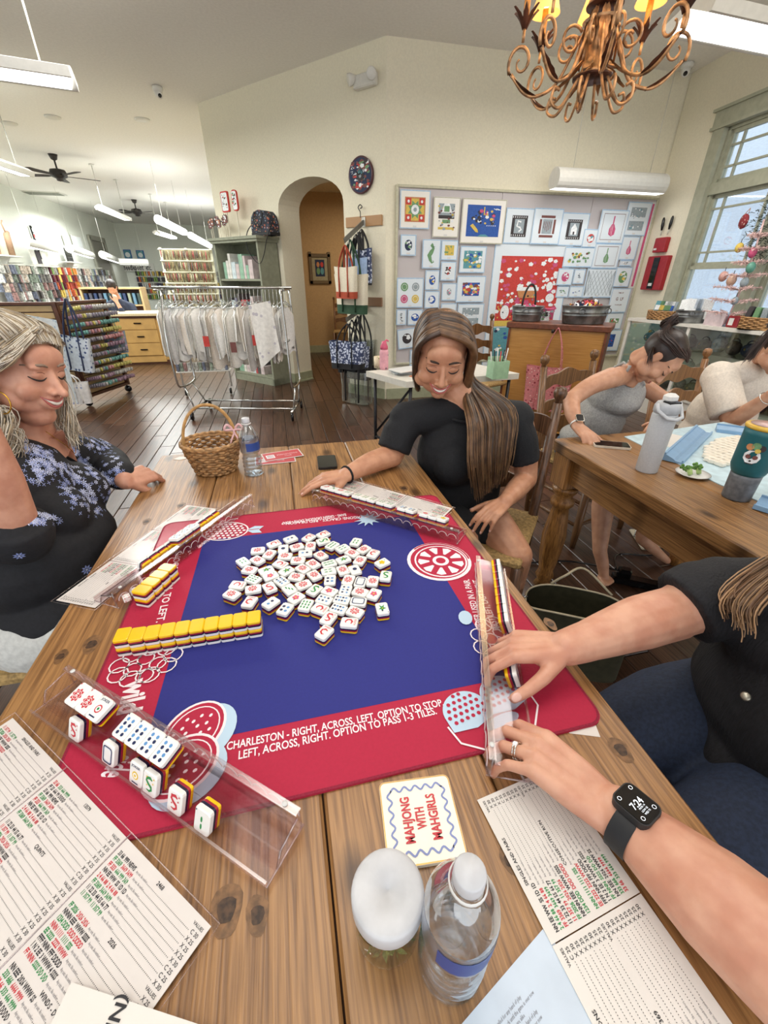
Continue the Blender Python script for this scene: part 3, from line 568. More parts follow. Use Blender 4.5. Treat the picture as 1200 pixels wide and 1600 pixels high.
loose = [(358,180,20,'wind1'),(450,150,20,'dot2'),(552,153,35,'wind2'),(640,130,25,'wind3'),(632,172,15,'gdragon'),(688,187,35,'bam6'),(733,200,25,'bam4'),(822,167,55,'bam4'),(265,215,5,'crack'),(325,238,50,'crack'),(424,216,85,'dot1'),(500,195,15,'crack'),(553,198,80,'crack'),(418,250,0,'crack'),(535,237,5,'dot2'),(618,243,-35,'crack'),(776,237,-25,'crack'),(850,223,30,'crack'),(914,232,50,'wind1'),(262,270,-30,'crack'),(208,296,-40,'bam4'),(375,303,-20,'wind2'),(495,273,0,'crack'),(716,265,20,'bird'),(834,277,55,'crack'),(972,285,25,'flower2'),(517,315,-30,'crack'),(580,300,-35,'crack'),(658,298,15,'bam6'),(238,335,-10,'crack'),(325,337,20,'bird'),(463,335,30,'bird'),(740,333,-60,'crack'),(798,325,-60,'dot1'),(665,337,10,'bam4'),(352,362,20,'flower1'),(515,367,-10,'crack'),(596,354,-45,'crack'),(968,357,75,'gdragon'),(253,375,-20,'bam9'),(430,378,-35,'dot8'),(668,387,85,'dot4'),(785,390,65,'crack'),(843,395,70,'soap'),(917,388,75,'crack'),(168,402,-5,'wind2'),(370,405,-55,'rdragon'),(540,402,20,'crack'),(458,422,-45,'bam3'),(585,432,40,'gdragon'),(250,428,10,'crack'),(125,450,-20,'crack'),(680,440,-20,'flower1'),(758,440,70,'dot6'),(815,452,-15,'crack'),(883,455,55,'flower1'),(487,470,35,'flower1'),(633,482,-15,'dot6'),(545,498,60,'bam9'),(735,492,-10,'dot8'),(217,507,55,'wind1'),(338,512,35,'dot2'),(425,540,50,'dot4'),(822,507,-5,'soap'),(607,527,-20,'wind1'),(715,532,-15,'dot8'),(807,557,-20,'crack'),(972,545,-75,'bird'),(655,592,50,'rdragon'),(785,620,-5,'wind3'),(648,672,45,'wind1')]
PT = []
for x, y, a, k in loose:
    px, py = 330+x/3.636, 800+y/3.636; z_ = .764+TT; c = T(px, py, z_); e = T(px+6*cos(R(a)), py-6*sin(R(a)), z_)-c
    PT.append([c.x, c.y, atan2(e.y, e.x)-pi/2, k])
def sat(A, B):
    best = None
    for ang in (A[2], A[2]+pi/2, B[2], B[2]+pi/2):
        ax, ay = cos(ang), sin(ang); r = 0
        for q in (A, B): r += (TW/2+.0002)*abs(ax*cos(q[2])+ay*sin(q[2]))+(TL/2+.0002)*abs(-ax*sin(q[2])+ay*cos(q[2]))
        d = (B[0]-A[0])*ax+(B[1]-A[1])*ay; o = r-abs(d)
        if o <= 0: return None
        if best is None or o < best[0]: best = (o, ax*(1 if d > 0 else -1), ay*(1 if d > 0 else -1))
    return best
for it in range(120):
    mv = 0
    for i in range(len(PT)):
        for j in range(i+1, len(PT)):
            A, B = PT[i], PT[j]
            if (A[0]-B[0])**2+(A[1]-B[1])**2 > .0018: continue
            s = sat(A, B)
            if s: o, ax, ay = s; A[0] -= ax*o*.52; A[1] -= ay*o*.52; B[0] += ax*o*.52; B[1] += ay*o*.52; mv += 1
    if not mv: break
def side(dx, dy): return ('right of' if dx > 0 else 'left of') if abs(dx) > abs(dy) else ('beyond' if dy > 0 else 'in front of')
used = {}
rank = {}
for k in set(p[3] for p in PT): rank[k] = sum(1 for p in PT if p[3] == k)
for i, (x, y, a, k) in enumerate(PT):
    nb = sorted((p for j, p in enumerate(PT) if j != i), key=lambda p: (p[0]-x)**2+(p[1]-y)**2)[:6]
    lab = None
    if rank[k] == 1: lab = 'loose white tile with %s on the blue mat' % dd(k)
    else:
        opts = []
        for p in nb:
            opts.append('%s tile just %s a %s tile' % (dd(k), side(x-p[0], y-p[1]), dd(p[3])))
        for p in nb[:4]:
            for q in nb[:5]:
                if p is not q: opts.append('%s tile %s a %s tile and %s a %s tile' % (dd(k), side(x-p[0], y-p[1]), dd(p[3]), side(x-q[0], y-q[1]), dd(q[3])))
        for o_ in opts:
            if o_ not in used: lab = o_; break
        lab = lab or opts[-1]+' again'
    used[lab] = 1
    tile(Matrix.Translation((x, y, .7643)) @ Matrix.Rotation(a, 4, 'Z'), k, lab, 'loose game tiles on the mat')
# ---- stacked walls of face-down tiles ----
def facedown(x, y, z_, rz): return Matrix.Translation((x, y, z_+TT)) @ Matrix.Rotation(rz, 4, 'Z') @ Matrix.Rotation(pi, 4, 'X')
names10 = ['leftmost', 'second from the left', 'third from the left', 'fourth from the left', 'fifth from the left', 'fifth from the right', 'fourth from the right', 'third from the right', 'second from the right', 'rightmost']
for lv in (1, 0):
    for i in range(10):
        x = -.366+i*.0255; y = -.078+(.004 if i == 0 else 0)-(i*.0004)+(lv*.001)
        tile(facedown(x, y, .7645+lv*(TT+.0002), .0), 'crack', '%s yellow-backed tile in the %s layer of the long wall' % (names10[i], 'upper' if lv else 'lower'), 'long wall of stacked tiles', False)
a, c = T(222, 922, .80), T(270, 880, .80); d = (c-a).normalized(); rz = atan2(d.y, d.x)
n4 = ['nearest', 'second nearest', 'third nearest', 'farthest']
for lv in (1, 0):
    for i in range(4):
        p = a+d*(.0+i*.0255)
        tile(facedown(p.x, p.y, .7645+lv*(TT+.0002), rz), 'crack', '%s yellow-backed tile, %s layer of the short wall by the dice' % (n4[i], 'upper' if lv else 'lower'), 'short wall of stacked tiles', False)
# ================= RACKS =================
acr = clear('acrylic', '#faf6f7', .008, .08, .14); acre = clear('acrylic_edge', '#fbf4f5', .16, .2, .55); m_white = mat('white_plastic', '#dad9d6', .35, var=.01)
def rack(label, O, u, zb):
    u = Vector((u[0], u[1], 0)).normalized(); v = Vector((-u.y, u.x, 0)); O = Vector((O[0], O[1], zb)); L_ = .47
    if v.dot(Vector((0, -.05, 0))-O) < 0: v = -v
    t = thing('tile_rack', label, 'rack', tuple(O)); P = lambda a, c, h: O+u*a+v*c+Vector((0, 0, h))
    def plate(nm, prof, mm, a0=0, a1=L_):
        b = MB(); n = len(prof); vs = [P(s, c, h) for s in (a0, a1) for c, h in prof]; b.add(vs, [(i, (i+1) % n, n+(i+1) % n, n+i) for i in range(n)]+[tuple(range(n)), tuple(range(n, 2*n))]); return b.build(nm, mm, t)
    plate('base_plate', [(0, 0), (.07, 0), (.07, .003), (0, .003)], acr)
    plate('front_lip', [(0, .003), (.003, .003), (.003, .011), (0, .011)], acre)
    plate('tile_back_plate', [(.016, .003), (.019, .003), (.029, .024), (.026, .024)], acr)
    plate('upper_shelf', [(.029, .022), (.062, .030), (.062, .033), (.029, .025)], acr)
    plate('rear_rail', [(.062, .003), (.068, .003), (.068, .038), (.062, .038)], acr)
    plate('rail_cap', [(.060, .038), (.070, .038), (.070, .0405), (.060, .0405)], acre)
    b = MB()
    for e in (0, L_): 
        for c0, c1 in (((0, .0015), (.07, .0015)), ((.019, .003), (.029, .024)), ((.029, .0235), (.062, .0315)), ((.065, .003), (.065, .04))): b.tube([P(e, *c0), P(e, *c1)], .0016, 4)
    b.build('cut_edge', acre, t)['kind'] = 'stuff'
    b = MB()
    for k in range(18):
        cx = .015+k*.0258
        b.tube([P(cx+.0115*cos(pi*j/6), .0705, .018+.0105*sin(pi*j/6)) for j in range(7)], .0009, 4, caps=False)
    o = b.build('scallop', mat('acrylic_scallop', '#f3dfe0', .2, alpha=.55), t); o['kind'] = 'stuff'
    for s in (.02, L_-.02): MB().lathe([(.0035, 0), (.0035, .0015), (0, .0016)], P(s, .065, .0405), 12).build('screw_dot', m_white, t)
    return t, P, u, v
def U_of(P0, u, px, py, z_): return (T(px, py, z_)-P0).dot(u)
def stand(P, u, v, s, kind, label, group):      # upright in the front trough, face to the player
    th = R(22); y = (v*sin(th)+Vector((0, 0, cos(th)))); z_ = (-v*cos(th)+Vector((0, 0, sin(th)))); x = y.cross(z_); o = P(s, .0045, .0045)+y*(TL/2)-z_*(0)
    # back of tile toward +v
    M_ = Matrix((x, y, z_)).transposed().to_4x4(); base = P(s, .0035, .0035)+(-z_)*(TT)*1+y*(TL/2); M_.translation = base
    return tile(M_, kind, label, group)
def lie(P, u, v, s, kind, label, group):
    th = atan2(.008, .033); y = v*cos(th)+Vector((0, 0, sin(th))); z_ = (-v*sin(th)+Vector((0, 0, cos(th)))); x = y.cross(z_); M_ = Matrix((x, y, z_)).transposed().to_4x4(); M_.translation = P(s, .0452, .0295)+z_*.0008; return tile(M_, kind, label, group)
t1, P1, u1, v1 = rack('clear acrylic rack at the bottom left holding the camera player’s tiles'.replace('’', "'"), (-.473, -.186), (.766, -.643), .7675)
for px, py, k, lab in ((102, 1158, 'rdragon', 'upright red dragon tile at the left end of the nearest rack'), (157, 1196, 'soap', 'upright navy-framed blank tile on the nearest rack'), (201, 1228, 'joker2', 'upright yellow joker tile touching the green dragon on the nearest rack'), (223, 1243, 'gdragon', 'upright green dragon tile on the nearest rack'), (262, 1272, 'rdragon', 'upright red dragon tile right of the green dragon, nearest rack'), (306, 1302, 'bam2', 'upright two-leaf tile at the right end of the nearest rack')):
    s = U_of(P1(0, 0, 0), u1, px, py, .78)
    stand(P1, u1, v1, s, k, lab, 'upright tiles on the nearest rack')
n3 = ['left', 'second', 'third', 'right']
s = U_of(P1(0, 0, 0), u1, 120, 1102, .80)
for i, k in enumerate(('crack', 'crack', 'joker')): lie(P1, u1, v1, s+i*.0256, k, '%s tile lying at the far-left of the nearest rack shelf' % ['first red blossom', 'second red blossom', 'red round joker'][i], 'tiles lying on the nearest rack')
s = U_of(P1(0, 0, 0), u1, 202, 1146, .80)
for i in range(4): lie(P1, u1, v1, s+i*.0256, 'dot8', '%s of four blue-dotted tiles lying on the nearest rack' % n3[i], 'tiles lying on the nearest rack')
t2, P2, u2, v2 = rack('clear acrylic rack in front of the grey-haired woman', (-.217, .477), (-.543, -.84), .7675)
def span(P, u, a, b_, z_): return sorted((U_of(P(0, 0, 0), u, *a, z_), U_of(P(0, 0, 0), u, *b_, z_)))
ORD = ['first', 'second', 'third', 'fourth', 'fifth', 'sixth', 'seventh', 'eighth']
for g, (a, c) in enumerate((((343, 800), (288, 838)), ((285, 838), (233, 880)))):
    s0_, s1_ = span(P2, u2, a, c, .795); n = max(1, round((s1_-s0_)/.0256))
    for i in range(n): stand(P2, u2, v2, s0_+.0128+i*.0256, 'crack', '%s upright yellow-backed tile of the %s row on the left rack' % (ORD[i], ['farther', 'nearer'][g]), 'upright tiles on the left rack')
s0_, s1_ = span(P2, u2, (322, 832), (278, 852), .80)
for i in range(3): lie(P2, u2, v2, s0_+.008+i*.0256, 'dot6', '%s of three dotted tiles lying on the left rack' % ['farthest', 'middle', 'nearest'][i], 'tiles lying on the left rack')
t3, P3, u3, v3 = rack('clear acrylic rack in front of the woman in the black t-shirt', (.404, .16), (-.729, .684), .7675)
ks = ['wind1', 'bam3', 'crack', 'bam4', 'bam6', 'bam6', 'bam6', 'bam4', 'bam4', 'dot4', 'dot4', 'flower1', 'joker', 'flower2', 'bam2', 'bam2', 'bam2']; q = 0
for g, (a, c) in enumerate((((498, 771), (546, 781)), ((549, 783), (583, 792)), ((586, 794), (613, 803)), ((617, 805), (645, 813)), ((650, 816), (691, 826)))):
    s0_, s1_ = span(P3, u3, a, c, .80); n = max(1, round((s1_-s0_)/.0256))
    for i in range(n):
        if q < len(ks): lie(P3, u3, v3, s1_-.0128-i*.0256, ks[q], '%s tile of group %s from the left on the far rack' % (ORD[i], ORD[g]), 'tiles lying on the far rack'); q += 1
t4, P4, u4, v4 = rack('clear acrylic rack under the hands of the player at right', (.244, -.459), (.377, .926), .7675)
for g, (a, c) in enumerate((((776, 875), (790, 943)), ((784, 945), (797, 975)), ((797, 1020), (806, 1062)))):
    s0_, s1_ = span(P4, u4, a, c, .795); n = max(1, round((s1_-s0_)/.0256))
    for i in range(n): stand(P4, u4, v4, s1_-.0128-i*.0256, 'dot4', '%s upright tile of the %s group on the right rack' % (ORD[i], ['farthest', 'middle', 'nearest'][g]), 'upright tiles on the right rack')
# dice
for i, (px, py) in enumerate(((197, 932), (210, 922))):
    c = T(px, py, .785); b = MB().box((0, 0, .007), (.014, .014, .014), bev=.0015)
    d_ = thing('die', ['white die with red pips, nearer, on the left rack end', 'white die with dark pips, farther, on the left rack end'][i], 'die', (c.x, c.y, .7745), 'dice on the left rack', rz=.5+i)
    inst('die_body', b.mesh('die_body', mt_w), d_); p = MB()
    for (x, y) in ((-.004, -.004), (.004, .004), (.004, -.004), (-.004, .004)):
        flat(p, I4, disc(.0012, 8, x, y), .0142, 0); p.add([(x+.0012*cos(a), -.0072, .007+y+.0012*sin(a)) for a in [2*pi*k/8 for k in range(8)]], [tuple(range(8))]); p.add([(.0072, x+.0012*cos(a), .007+y+.0012*sin(a)) for a in [2*pi*k/8 for k in range(8)]], [tuple(range(8))])
    inst('pip', p.mesh('pip', [ink[0], ink[2]][i]), d_)
# ================= SCORE CARDS AND PAPERS =================
m_paper = mat('card_paper', '#e2ddd6', .55, var=.01, scale=8); m_black = mat('ink_black', '#26262a', .6, var=0); m_grey = mat('ink_grey', '#77757a', .6, var=0)
m_film = clear('plastic_sleeve', '#fdfcfd', .010, .12, .08)
inks = [m_black, ink[0], ink[1], m_grey]
PAT = [('NNNN EEE WWW SSSS', 0), ('1234 DDD DDD DDDD', 1), ('NNN 1111 1111 SSS', 2), ('EE 2222 2222 WWW', 1), ('FFFF NNN FFF DDDD', 0), ('1 N 2 EE 3 WWW 4 SSSS', 0), ('FF NNN SSSS DD DD', 2), ('NN EEE 2026 WWW SS', 0), ('333 666 6666 9999', 1), ('33 66 333 666 9999', 2), ('FF 33 666 99 DDDD', 0), ('33 66 999 NEWS', 0), ('FF 3369 3669 3699', 1), ('FF 333 666 999 369', 2), ('NN EE WW SS 1D 1D', 0), ('2 4 66 88 2 4 66 88', 1), ('FF 3369 3669 3699', 2), ('11 22 33 44 55 66 77', 0), ('11 357 99 11 357 99', 2), ('FF 2026 2026 2026', 1)]
HEAD = ['WINDS - DRAGONS', '369', 'SINGLES AND PAIRS', 'CONSECUTIVE RUN', '13579', 'QUINTS', '2468', '2026']
def card(name, label, O, u, v, npan, pw, ph, seed=0, sleeve=True, group=None, zt=.7685, curl=0):
    """O = reading top-left corner, u = reading direction, v = down the page; panels side by side along u"""
    rr = random.Random(seed); O = Vector(O); u = Vector(u).normalized(); v = Vector(v).normalized(); t = thing(name, label, 'card', tuple(O), group); n = u.cross(-v)
    if n.z < 0: n = -n
    def Q(a, c, h=0): return O+u*a+v*c+n*h
    for k in range(npan):
        b = MB(); a0, a1 = k*pw+.0006, (k+1)*pw-.0006; b.add([Q(a0, 0), Q(a1, 0), Q(a1, ph), Q(a0, ph), Q(a0, 0, .0006), Q(a1, 0, .0006), Q(a1, ph, .0006), Q(a0, ph, .0006)], [(0, 1, 2, 3), (7, 6, 5, 4), (0, 4, 5, 1), (1, 5, 6, 2), (2, 6, 7, 3), (3, 7, 4, 0)]); b.build('panel', m_paper, t)
    b = MB(); rows = int(ph/.0060)
    for k in range(npan):
        r = 1; hi = rr.randrange(8); pi_ = rr.randrange(len(PAT))
        while r < rows-1:
            y = r*.0060+.001
            if r % 9 == 1: put_text(b, HEAD[hi % 8], frame(Q((k+.5)*pw, y, .0009), u, -v), .0055, 0, bold=.02); put_text(b, 'VALUES', frame(Q((k+1)*pw-.012, y, .0009), u, -v), .0042, 0, bold=.01); hi += 1; r += 1; continue
            s, c = PAT[pi_ % len(PAT)]; pi_ += 1; parts = s.split(' '); x = k*pw+.006; cut = len(parts)//2
            for seg, col in ((' '.join(parts[:cut]), 0 if c == 0 else [1, 2][r % 2]), (' '.join(parts[cut:]), c)):
                w_ = text2d(seg, .02)[2]*.0062*.72; put_text(b, seg, frame(Q(x, y+.0020, .0009), u, -v), .0062, col, bold=.03, center=False, sx=.72); x += w_+.002
            x1 = (k+1)*pw-.018
            put_text(b, 'Any suits, like numbers', frame(Q(x+.001, y+.0014, .0009), u, -v), .0036, 3, center=False, sx=.6); x += text2d('Any suits, like numbers')[2]*.0036*.6+.002
            while x < x1: flat(b, frame(Q(x, y, .0009), u, -v), [(0, -.0014), (.0007, -.0014), (.0007, -.0007), (0, -.0007)], 0, 0); x += .002
            put_text(b, '%s %d' % ('CX'[rr.random() > .2], rr.choice((25, 25, 30, 35))), frame(Q(x1+.002, y+.0018, .0009), u, -v), .0052, 0, bold=.01, center=False); r += 1
    o = b.build('printed_lines', inks, t); o['kind'] = 'stuff'
    if sleeve:
        b = MB(); m_ = .006
        for k in range(npan): b.poly([Q(k*pw-m_*(k == 0), -m_, .0016), Q((k+1)*pw+m_*(k == npan-1), -m_, .0016), Q((k+1)*pw+m_*(k == npan-1), ph+m_, .0016), Q(k*pw-m_*(k == 0), ph+m_, .0016)])
        b.build('plastic_sleeve', m_film, t)
        b = MB(); W_ = npan*pw
        b.tube([Q(-m_, -m_, .0016), Q(W_+m_, -m_, .0016), Q(W_+m_, ph+m_, .0016), Q(-m_, ph+m_, .0016)], .0009, 4, closed=True)
        for k in range(1, npan): b.tube([Q(k*pw, -m_, .0014), Q(k*pw, ph+m_, .0014)], .0011, 5)
        b.build('sleeve_rim', acre, t)
    return t
a, c = T(28, 1130, .768), T(330, 1447, .768); u = (c-a); u = u.normalized(); v = Vector((u.y, -u.x, 0)); v = v if v.y < 0 and v.x < 0 else -v
print('card1 len', (c-a).length)
card('score_card', 'plastic-sleeved score card open at the bottom left under a white leaflet', (a.x-u.x*.02, a.y-u.y*.02, .7657), u, v, 3, ((c-a).length+.02)/3, .19, 1)
# sheet under the right player's hand
a, c = T(745, 1250, .762), T(862, 1478, .762); d = (a-c); L1 = d.length; u = d.normalized(); v = Vector((u.y, -u.x, 0)); v = v if v.x > 0 else -v
L2 = .145
O = c-u*L1*1.0
card('score_card', 'white paper score card lying by the watch at the bottom right', (O.x, O.y, .7627), u, v, 2, L1, .122, 2, False)
# pale blue sheet beneath it
t = thing('blue_sheet', 'pale bluish printed sheet partly under the white score card, bottom right', 'paper', tuple(T(850, 1500, .761)))
A_, B_, C_, D_ = T(848, 1452, .7612), T(700, 1625, .7612), T(900, 1800, .7612), T(1010, 1640, .7612)
b = MB(); Q_ = [A_, B_, C_, D_]; b.add(Q_+[q+Vector((0, 0, .0008)) for q in Q_], [(0, 1, 2, 3), (7, 6, 5, 4), (0, 4, 5, 1), (1, 5, 6, 2), (2, 6, 7, 3), (3, 7, 4, 0)]); b.build('sheet', mat('pale_blue_paper', '#c9d6e4', .6, var=.03, scale=20), t)
b = MB(); u = (A_-B_).normalized(); v = Vector((u.y, -u.x, 0))
for k in range(22):
    p = B_+u*.012+v*(.02+k*.0048)+Vector((0, 0, .0011))
    put_text(b, ['a pair of like tiles may be called for any hand of play', 'exposed tiles stay on the rack until the game is over now', 'five of a kind uses a joker and flowers are alike'][k % 3], frame(p+u*.006*(k % 2), u, Vector((0, 0, 1)).cross(u)), .0042, 0, center=False, sx=.72)
o = b.build('printed_lines', m_grey, t); o['kind'] = 'stuff'
# leaflet at bottom edge
t = thing('leaflet', 'plain white leaflet at the bottom left edge, over the score card', 'paper', tuple(T(150, 1590, .77)))
Q_ = [T(112, 1535, .7705), T(60, 1640, .7705), T(300, 1700, .7705), T(345, 1612, .7705)]
b = MB(); b.add(Q_+[q+Vector((0, 0, .001)) for q in Q_], [(0, 1, 2, 3), (7, 6, 5, 4), (0, 4, 5, 1), (1, 5, 6, 2), (2, 6, 7, 3), (3, 7, 4, 0)]); b.build('sheet', m_paper, t)
b = MB(); p = T(180, 1590, .772); d = (T(187, 1580, .772)-T(172, 1612, .772)); put_text(b, '(NM', frame(p, -d, Vector((0, 0, 1)).cross(-d)), .016, 0, bold=.02); b.build('printed_letters', m_black, t)
# left player's card and far player's card
a, c = T(340, 793, .768), T(150, 948, .768); u = (c-a); Lk_ = u.length; u = u.normalized(); v = Vector((u.y, -u.x, 0)); v = v if v.x < 0 else -v
card('score_card', 'long plastic-sleeved score card behind the left rack beside the grey-haired woman', (a.x+v.x*.105, a.y+v.y*.105, .7627), u, -v, 3, Lk_/3, .1, 3)
a, c = T(688, 812, .768), T(490, 752, .768); u = (c-a); Lk_ = u.length; u = u.normalized(); v = Vector((u.y, -u.x, 0)); v = v if v.y > 0 else -v
card('score_card', 'plastic-sleeved score card behind the far rack', (a.x+v.x*.085-u.x*.0, a.y+v.y*.085, .7650), u, -v, 3, Lk_/3, .085, 4)
# white paper corner under the mat on the right
tag(MB().prism([tuple(T(890, 1146, .76)[:2]), tuple(T(938, 1152, .76)[:2]), tuple(T(930, 1132, .76)[:2]), tuple(T(850, 1110, .76)[:2])][::-1], .7601, .7607).build('paper_sheet', m_paper), 'white paper corner sticking out under the mat at right', 'paper')
# coaster
c = (T(592, 1224, .768)+T(703, 1212, .768)+T(727, 1337, .768)+T(607, 1357, .768))/4; d = T(607, 1357, .768)-T(592, 1224, .768)
t = thing('coaster', 'square cream ceramic coaster with red lettering and a wavy lilac border', 'coaster', (c.x, c.y, .76), rz=0)
Mc = frame((c.x, c.y, .7672), Vector((-d.y, d.x, 0)) if -d.y > 0 else Vector((d.y, -d.x, 0)), -d)
b = MB(); P = rrect(.096, .096, .008); b.prism(P, -.0065, 0, M=Mc); b.build('coaster_body', mat('ceramic_cream', '#ece6d2', .25, var=.01, coat=.5), t)
b = MB(); stroke(b, Mc, rrect(.094, .094, .007), .0014, .0003, 0, True); b.build('gilt_edge', mat('gilt', '#b08c4c', .3, metal=.6), t)
b = MB(); P = []
for k in range(160):
    s = k/160*4; e = int(s); f = (s-e)*2-1; w_ = .036+.0028*cos(f*pi*5.0); x, y = [(f*.036, -w_), (w_, f*.036), (-f*.036, w_), (-w_, -f*.036)][e]; P.append((x, y))
stroke(b, Mc, P, .0024, .0004, 0, True); b.build('wavy_border', mat('lilac_ink', '#7d8bc0', .4, var=0), t)
b = MB(); Mt = Mc @ Matrix.Translation((0, 0, .0006)) @ Matrix.Rotation(R(90), 4, 'Z')
for s_, y, w_ in (('MAHJONG', .017, .052), ('WITH', 0, .024), ('MAHGIRLS', -.017, .052)): put_text(b, s_, Mt @ Matrix.Translation((0, y, 0)), .0165, 0, width=w_, bold=.03)
b.build('red_lettering', ink[0], t)
# ================= JAR, BOTTLES, BASKET, PHONE =================
glass = clear('clear_glass', '#f3f7f5', .06, .02, .6); petb = clear('bottle_plastic', '#f4f7fa', .10, .05, .85)
def jar(c):
    t = thing('jar', 'clear jar of green herbs with a large round white lid', 'jar', (c[0], c[1], .76)); x, y = c[:2]
    MB().lathe([(.0, .0015), (.031, .0015), (.0335, .006), (.0335, .06), (.031, .068), (.031, .08)], (x, y, .76), 32, caps=False).build('glass_body', glass, t)
    MB().lathe([(.035, .068), (.0355, .070), (.0355, .088), (.034, .091), (.031, .0918), (.0015, .0918), (.0012, .0905), (0, .0905)], (x, y, .76), 40).build('lid', mat('lid_white', '#c6c7ca', .4), t)
    b = MB(); rr = random.Random(2)
    for k in range(420):
        a, r_, z_ = rr.random()*6.28, .028*sqrt(rr.random()), rr.random()*.068; p = Vector((x+r_*cos(a), y+r_*sin(a), .764+z_)); M_ = Euler((rr.random()*3, rr.random()*3, rr.random()*3)).to_matrix(); b.add([p+M_ @ Vector(q) for q in ((-.006, 0, 0), (0, -.003, .001), (.007, 0, 0), (0, .003, .001))], [(0, 1, 2, 3)])
    b.build('green_herbs', mat('herb_green', '#5f7a33', .6, var=.3, scale=200), t)['kind'] = 'stuff'
jar(tuple(T(606, 1391, .852)))
def bottle(label, c, h=.205, tint=True, rz=0, full=.8):
    t = thing('water_bottle', label, 'bottle', (c[0], c[1], .76)); x, y = c[:2]; s = h/.205; P = []
    for k in range(60):
        z_ = .003+k*.0031
        if z_ < .062: r = .0315+.0016*sin(z_*420)
        elif z_ < .085: r = .028+.004*abs((z_-.0735)/.0115)**2
        elif z_ < .135: r = .0325
        elif z_ < .178: r = lerp(.0325, .0125, ((z_-.135)/.043)**1.5)
        else: r = .0125
        P.append((r*s, z_*s))
    MB().lathe([(.0, .004*s), (.02*s, .001*s), (.03*s, .002*s)]+P, (x, y, .76), 36, caps=False).build('bottle_body', petb, t)
    MB().lathe([(.0, .006)]+[(r-.001, z_) for r, z_ in P if z_ < .135*s*full]+[(0, .135*s*full)], (x, y, .76), 30, caps=False).build('water', clear('water_surface', '#eef4f8', .02, .02, .35), t)
    MB().lathe([(.0130*s, .186*s), (.0132*s, .187*s), (.0130*s, .199*s), (.0118*s, .201*s), (0, .2012*s)], (x, y, .76), 24).build('cap', mat('white_cap', '#cfd0d4', .35, alpha=.92), t)
    MB().lathe([(.0148*s, .181*s), (.016*s, .182*s), (.016*s, .184*s), (.0148*s, .185*s)], (x, y, .76), 24, caps=False).build('neck_ring', m_white, t)
    b = MB(); n = 30; a0 = rz; vs = [(x+(.0329*s)*cos(a0+2*pi*k/n), y+.0329*s*sin(a0+2*pi*k/n), .76+z_*s) for z_ in (.088, .131) for k in range(n+1)]; b.add(vs, [(k, k+1, n+2+k, n+1+k) for k in range(n)], 0, True)
    vs = [(x+(.0332*s)*cos(a0+2*pi*k/n), y+.0332*s*sin(a0+2*pi*k/n), .76+z_*s) for z_ in (.094, .122) for k in range(3, 14)]; b.add(vs, [(k, k+1, 12+k, 11+k) for k in range(10)], 1, True)
    b.build('label_band', [clear('label_film', '#c9d6ea', .25, .3, .5), mat('label_blue', '#2b4a93', .4, var=.05)], t); return t
bottle('water bottle with white cap standing beside the white-lidded jar', tuple(T(703, 1495, .765)), rz=-3.2)
bottle('half-full water bottle beside the wicker basket', tuple(T(397, 738, .765)), rz=-2.5, full=.9)
m_wick = mat('wicker', '#b58a5a', .6, var=.25, scale=60, bump=.3)
def basket(c):
    t = thing('wicker_basket', 'small round wicker basket with a tall bentwood handle', 'basket', (c[0], c[1], .76)); x, y = c[:2]
    def rad(z_): return .062+.026*(z_/.1)
    b = MB(); n = 96; Hh = .105; rows = 11
    for j in range(rows):
        z_ = .76+.006+j*(Hh-.01)/(rows-1)
        pts = [(x+(rad(z_-.76)+.0032*(1 if (k//3+j) % 2 else -1)*(1))*cos(2*pi*k/n)*1.05, y+(rad(z_-.76)+.0032*(1 if (k//3+j) % 2 else -1))*sin(2*pi*k/n), z_+.001*sin(k)) for k in range(n)]
        b.tube(pts, .0052, 5, closed=True)
    b.build('woven_wall', m_wick, t)
    b = MB()
    for j in range(2): b.tube([(x+(rad(Hh)+.004)*1.05*cos(2*pi*k/n), y+(rad(Hh)+.004)*sin(2*pi*k/n), .76+Hh+.003+.004*sin(k*.8+j*pi)) for k in range(n)], .0055, 6, closed=True)
    b.build('braided_rim', m_wick, t); MB().lathe([(0, .004), (.062, .004), (.062, .0), (0, 0)], (x, y, .76), 30).build('base', m_wick, t)
    b = MB(); a = R(20); N_ = 30; P = [(x+cos(a)*(rad(Hh)*1.0)*cos(pi*k/N_), y+sin(a)*rad(Hh)*cos(pi*k/N_), .76+.07+.165*sin(pi*k/N_)**.8) for k in range(N_+1)]
    b.tube(P, .006, 8, flat=.5); b.build('handle', mat('bentwood', '#c69a60', .45, var=.15, scale=50), t)
    b = MB(); p = Vector(P[3]); 
    for s in (-1, 1): b.tube(curve([p, p+Vector((s*.02, -.01, .022)), p+Vector((s*.03, -.012, .004)), p+Vector((0, -.008, 0)), p+Vector((s*.012, -.02, -.03)), p+Vector((s*.02, -.024, -.05))], 5), .0045, 5, flat=.35)
    b.build('pink_ribbon', mat('pink_ribbon', '#e3b6b8', .6), t)
basket(tuple(T(338, 730, .77)))
tag(MB().prism([(T(284, 716, .7605)+Vector((x*.03, y*.02, 0)))[:2] for x, y in ((-1, -.3), (-.2, -.9), (1, -.2), (.6, .7), (-.4, .8))], .7602, .7612).build('torn_paper', m_paper), 'torn scrap of white paper beside the wicker basket', 'paper')
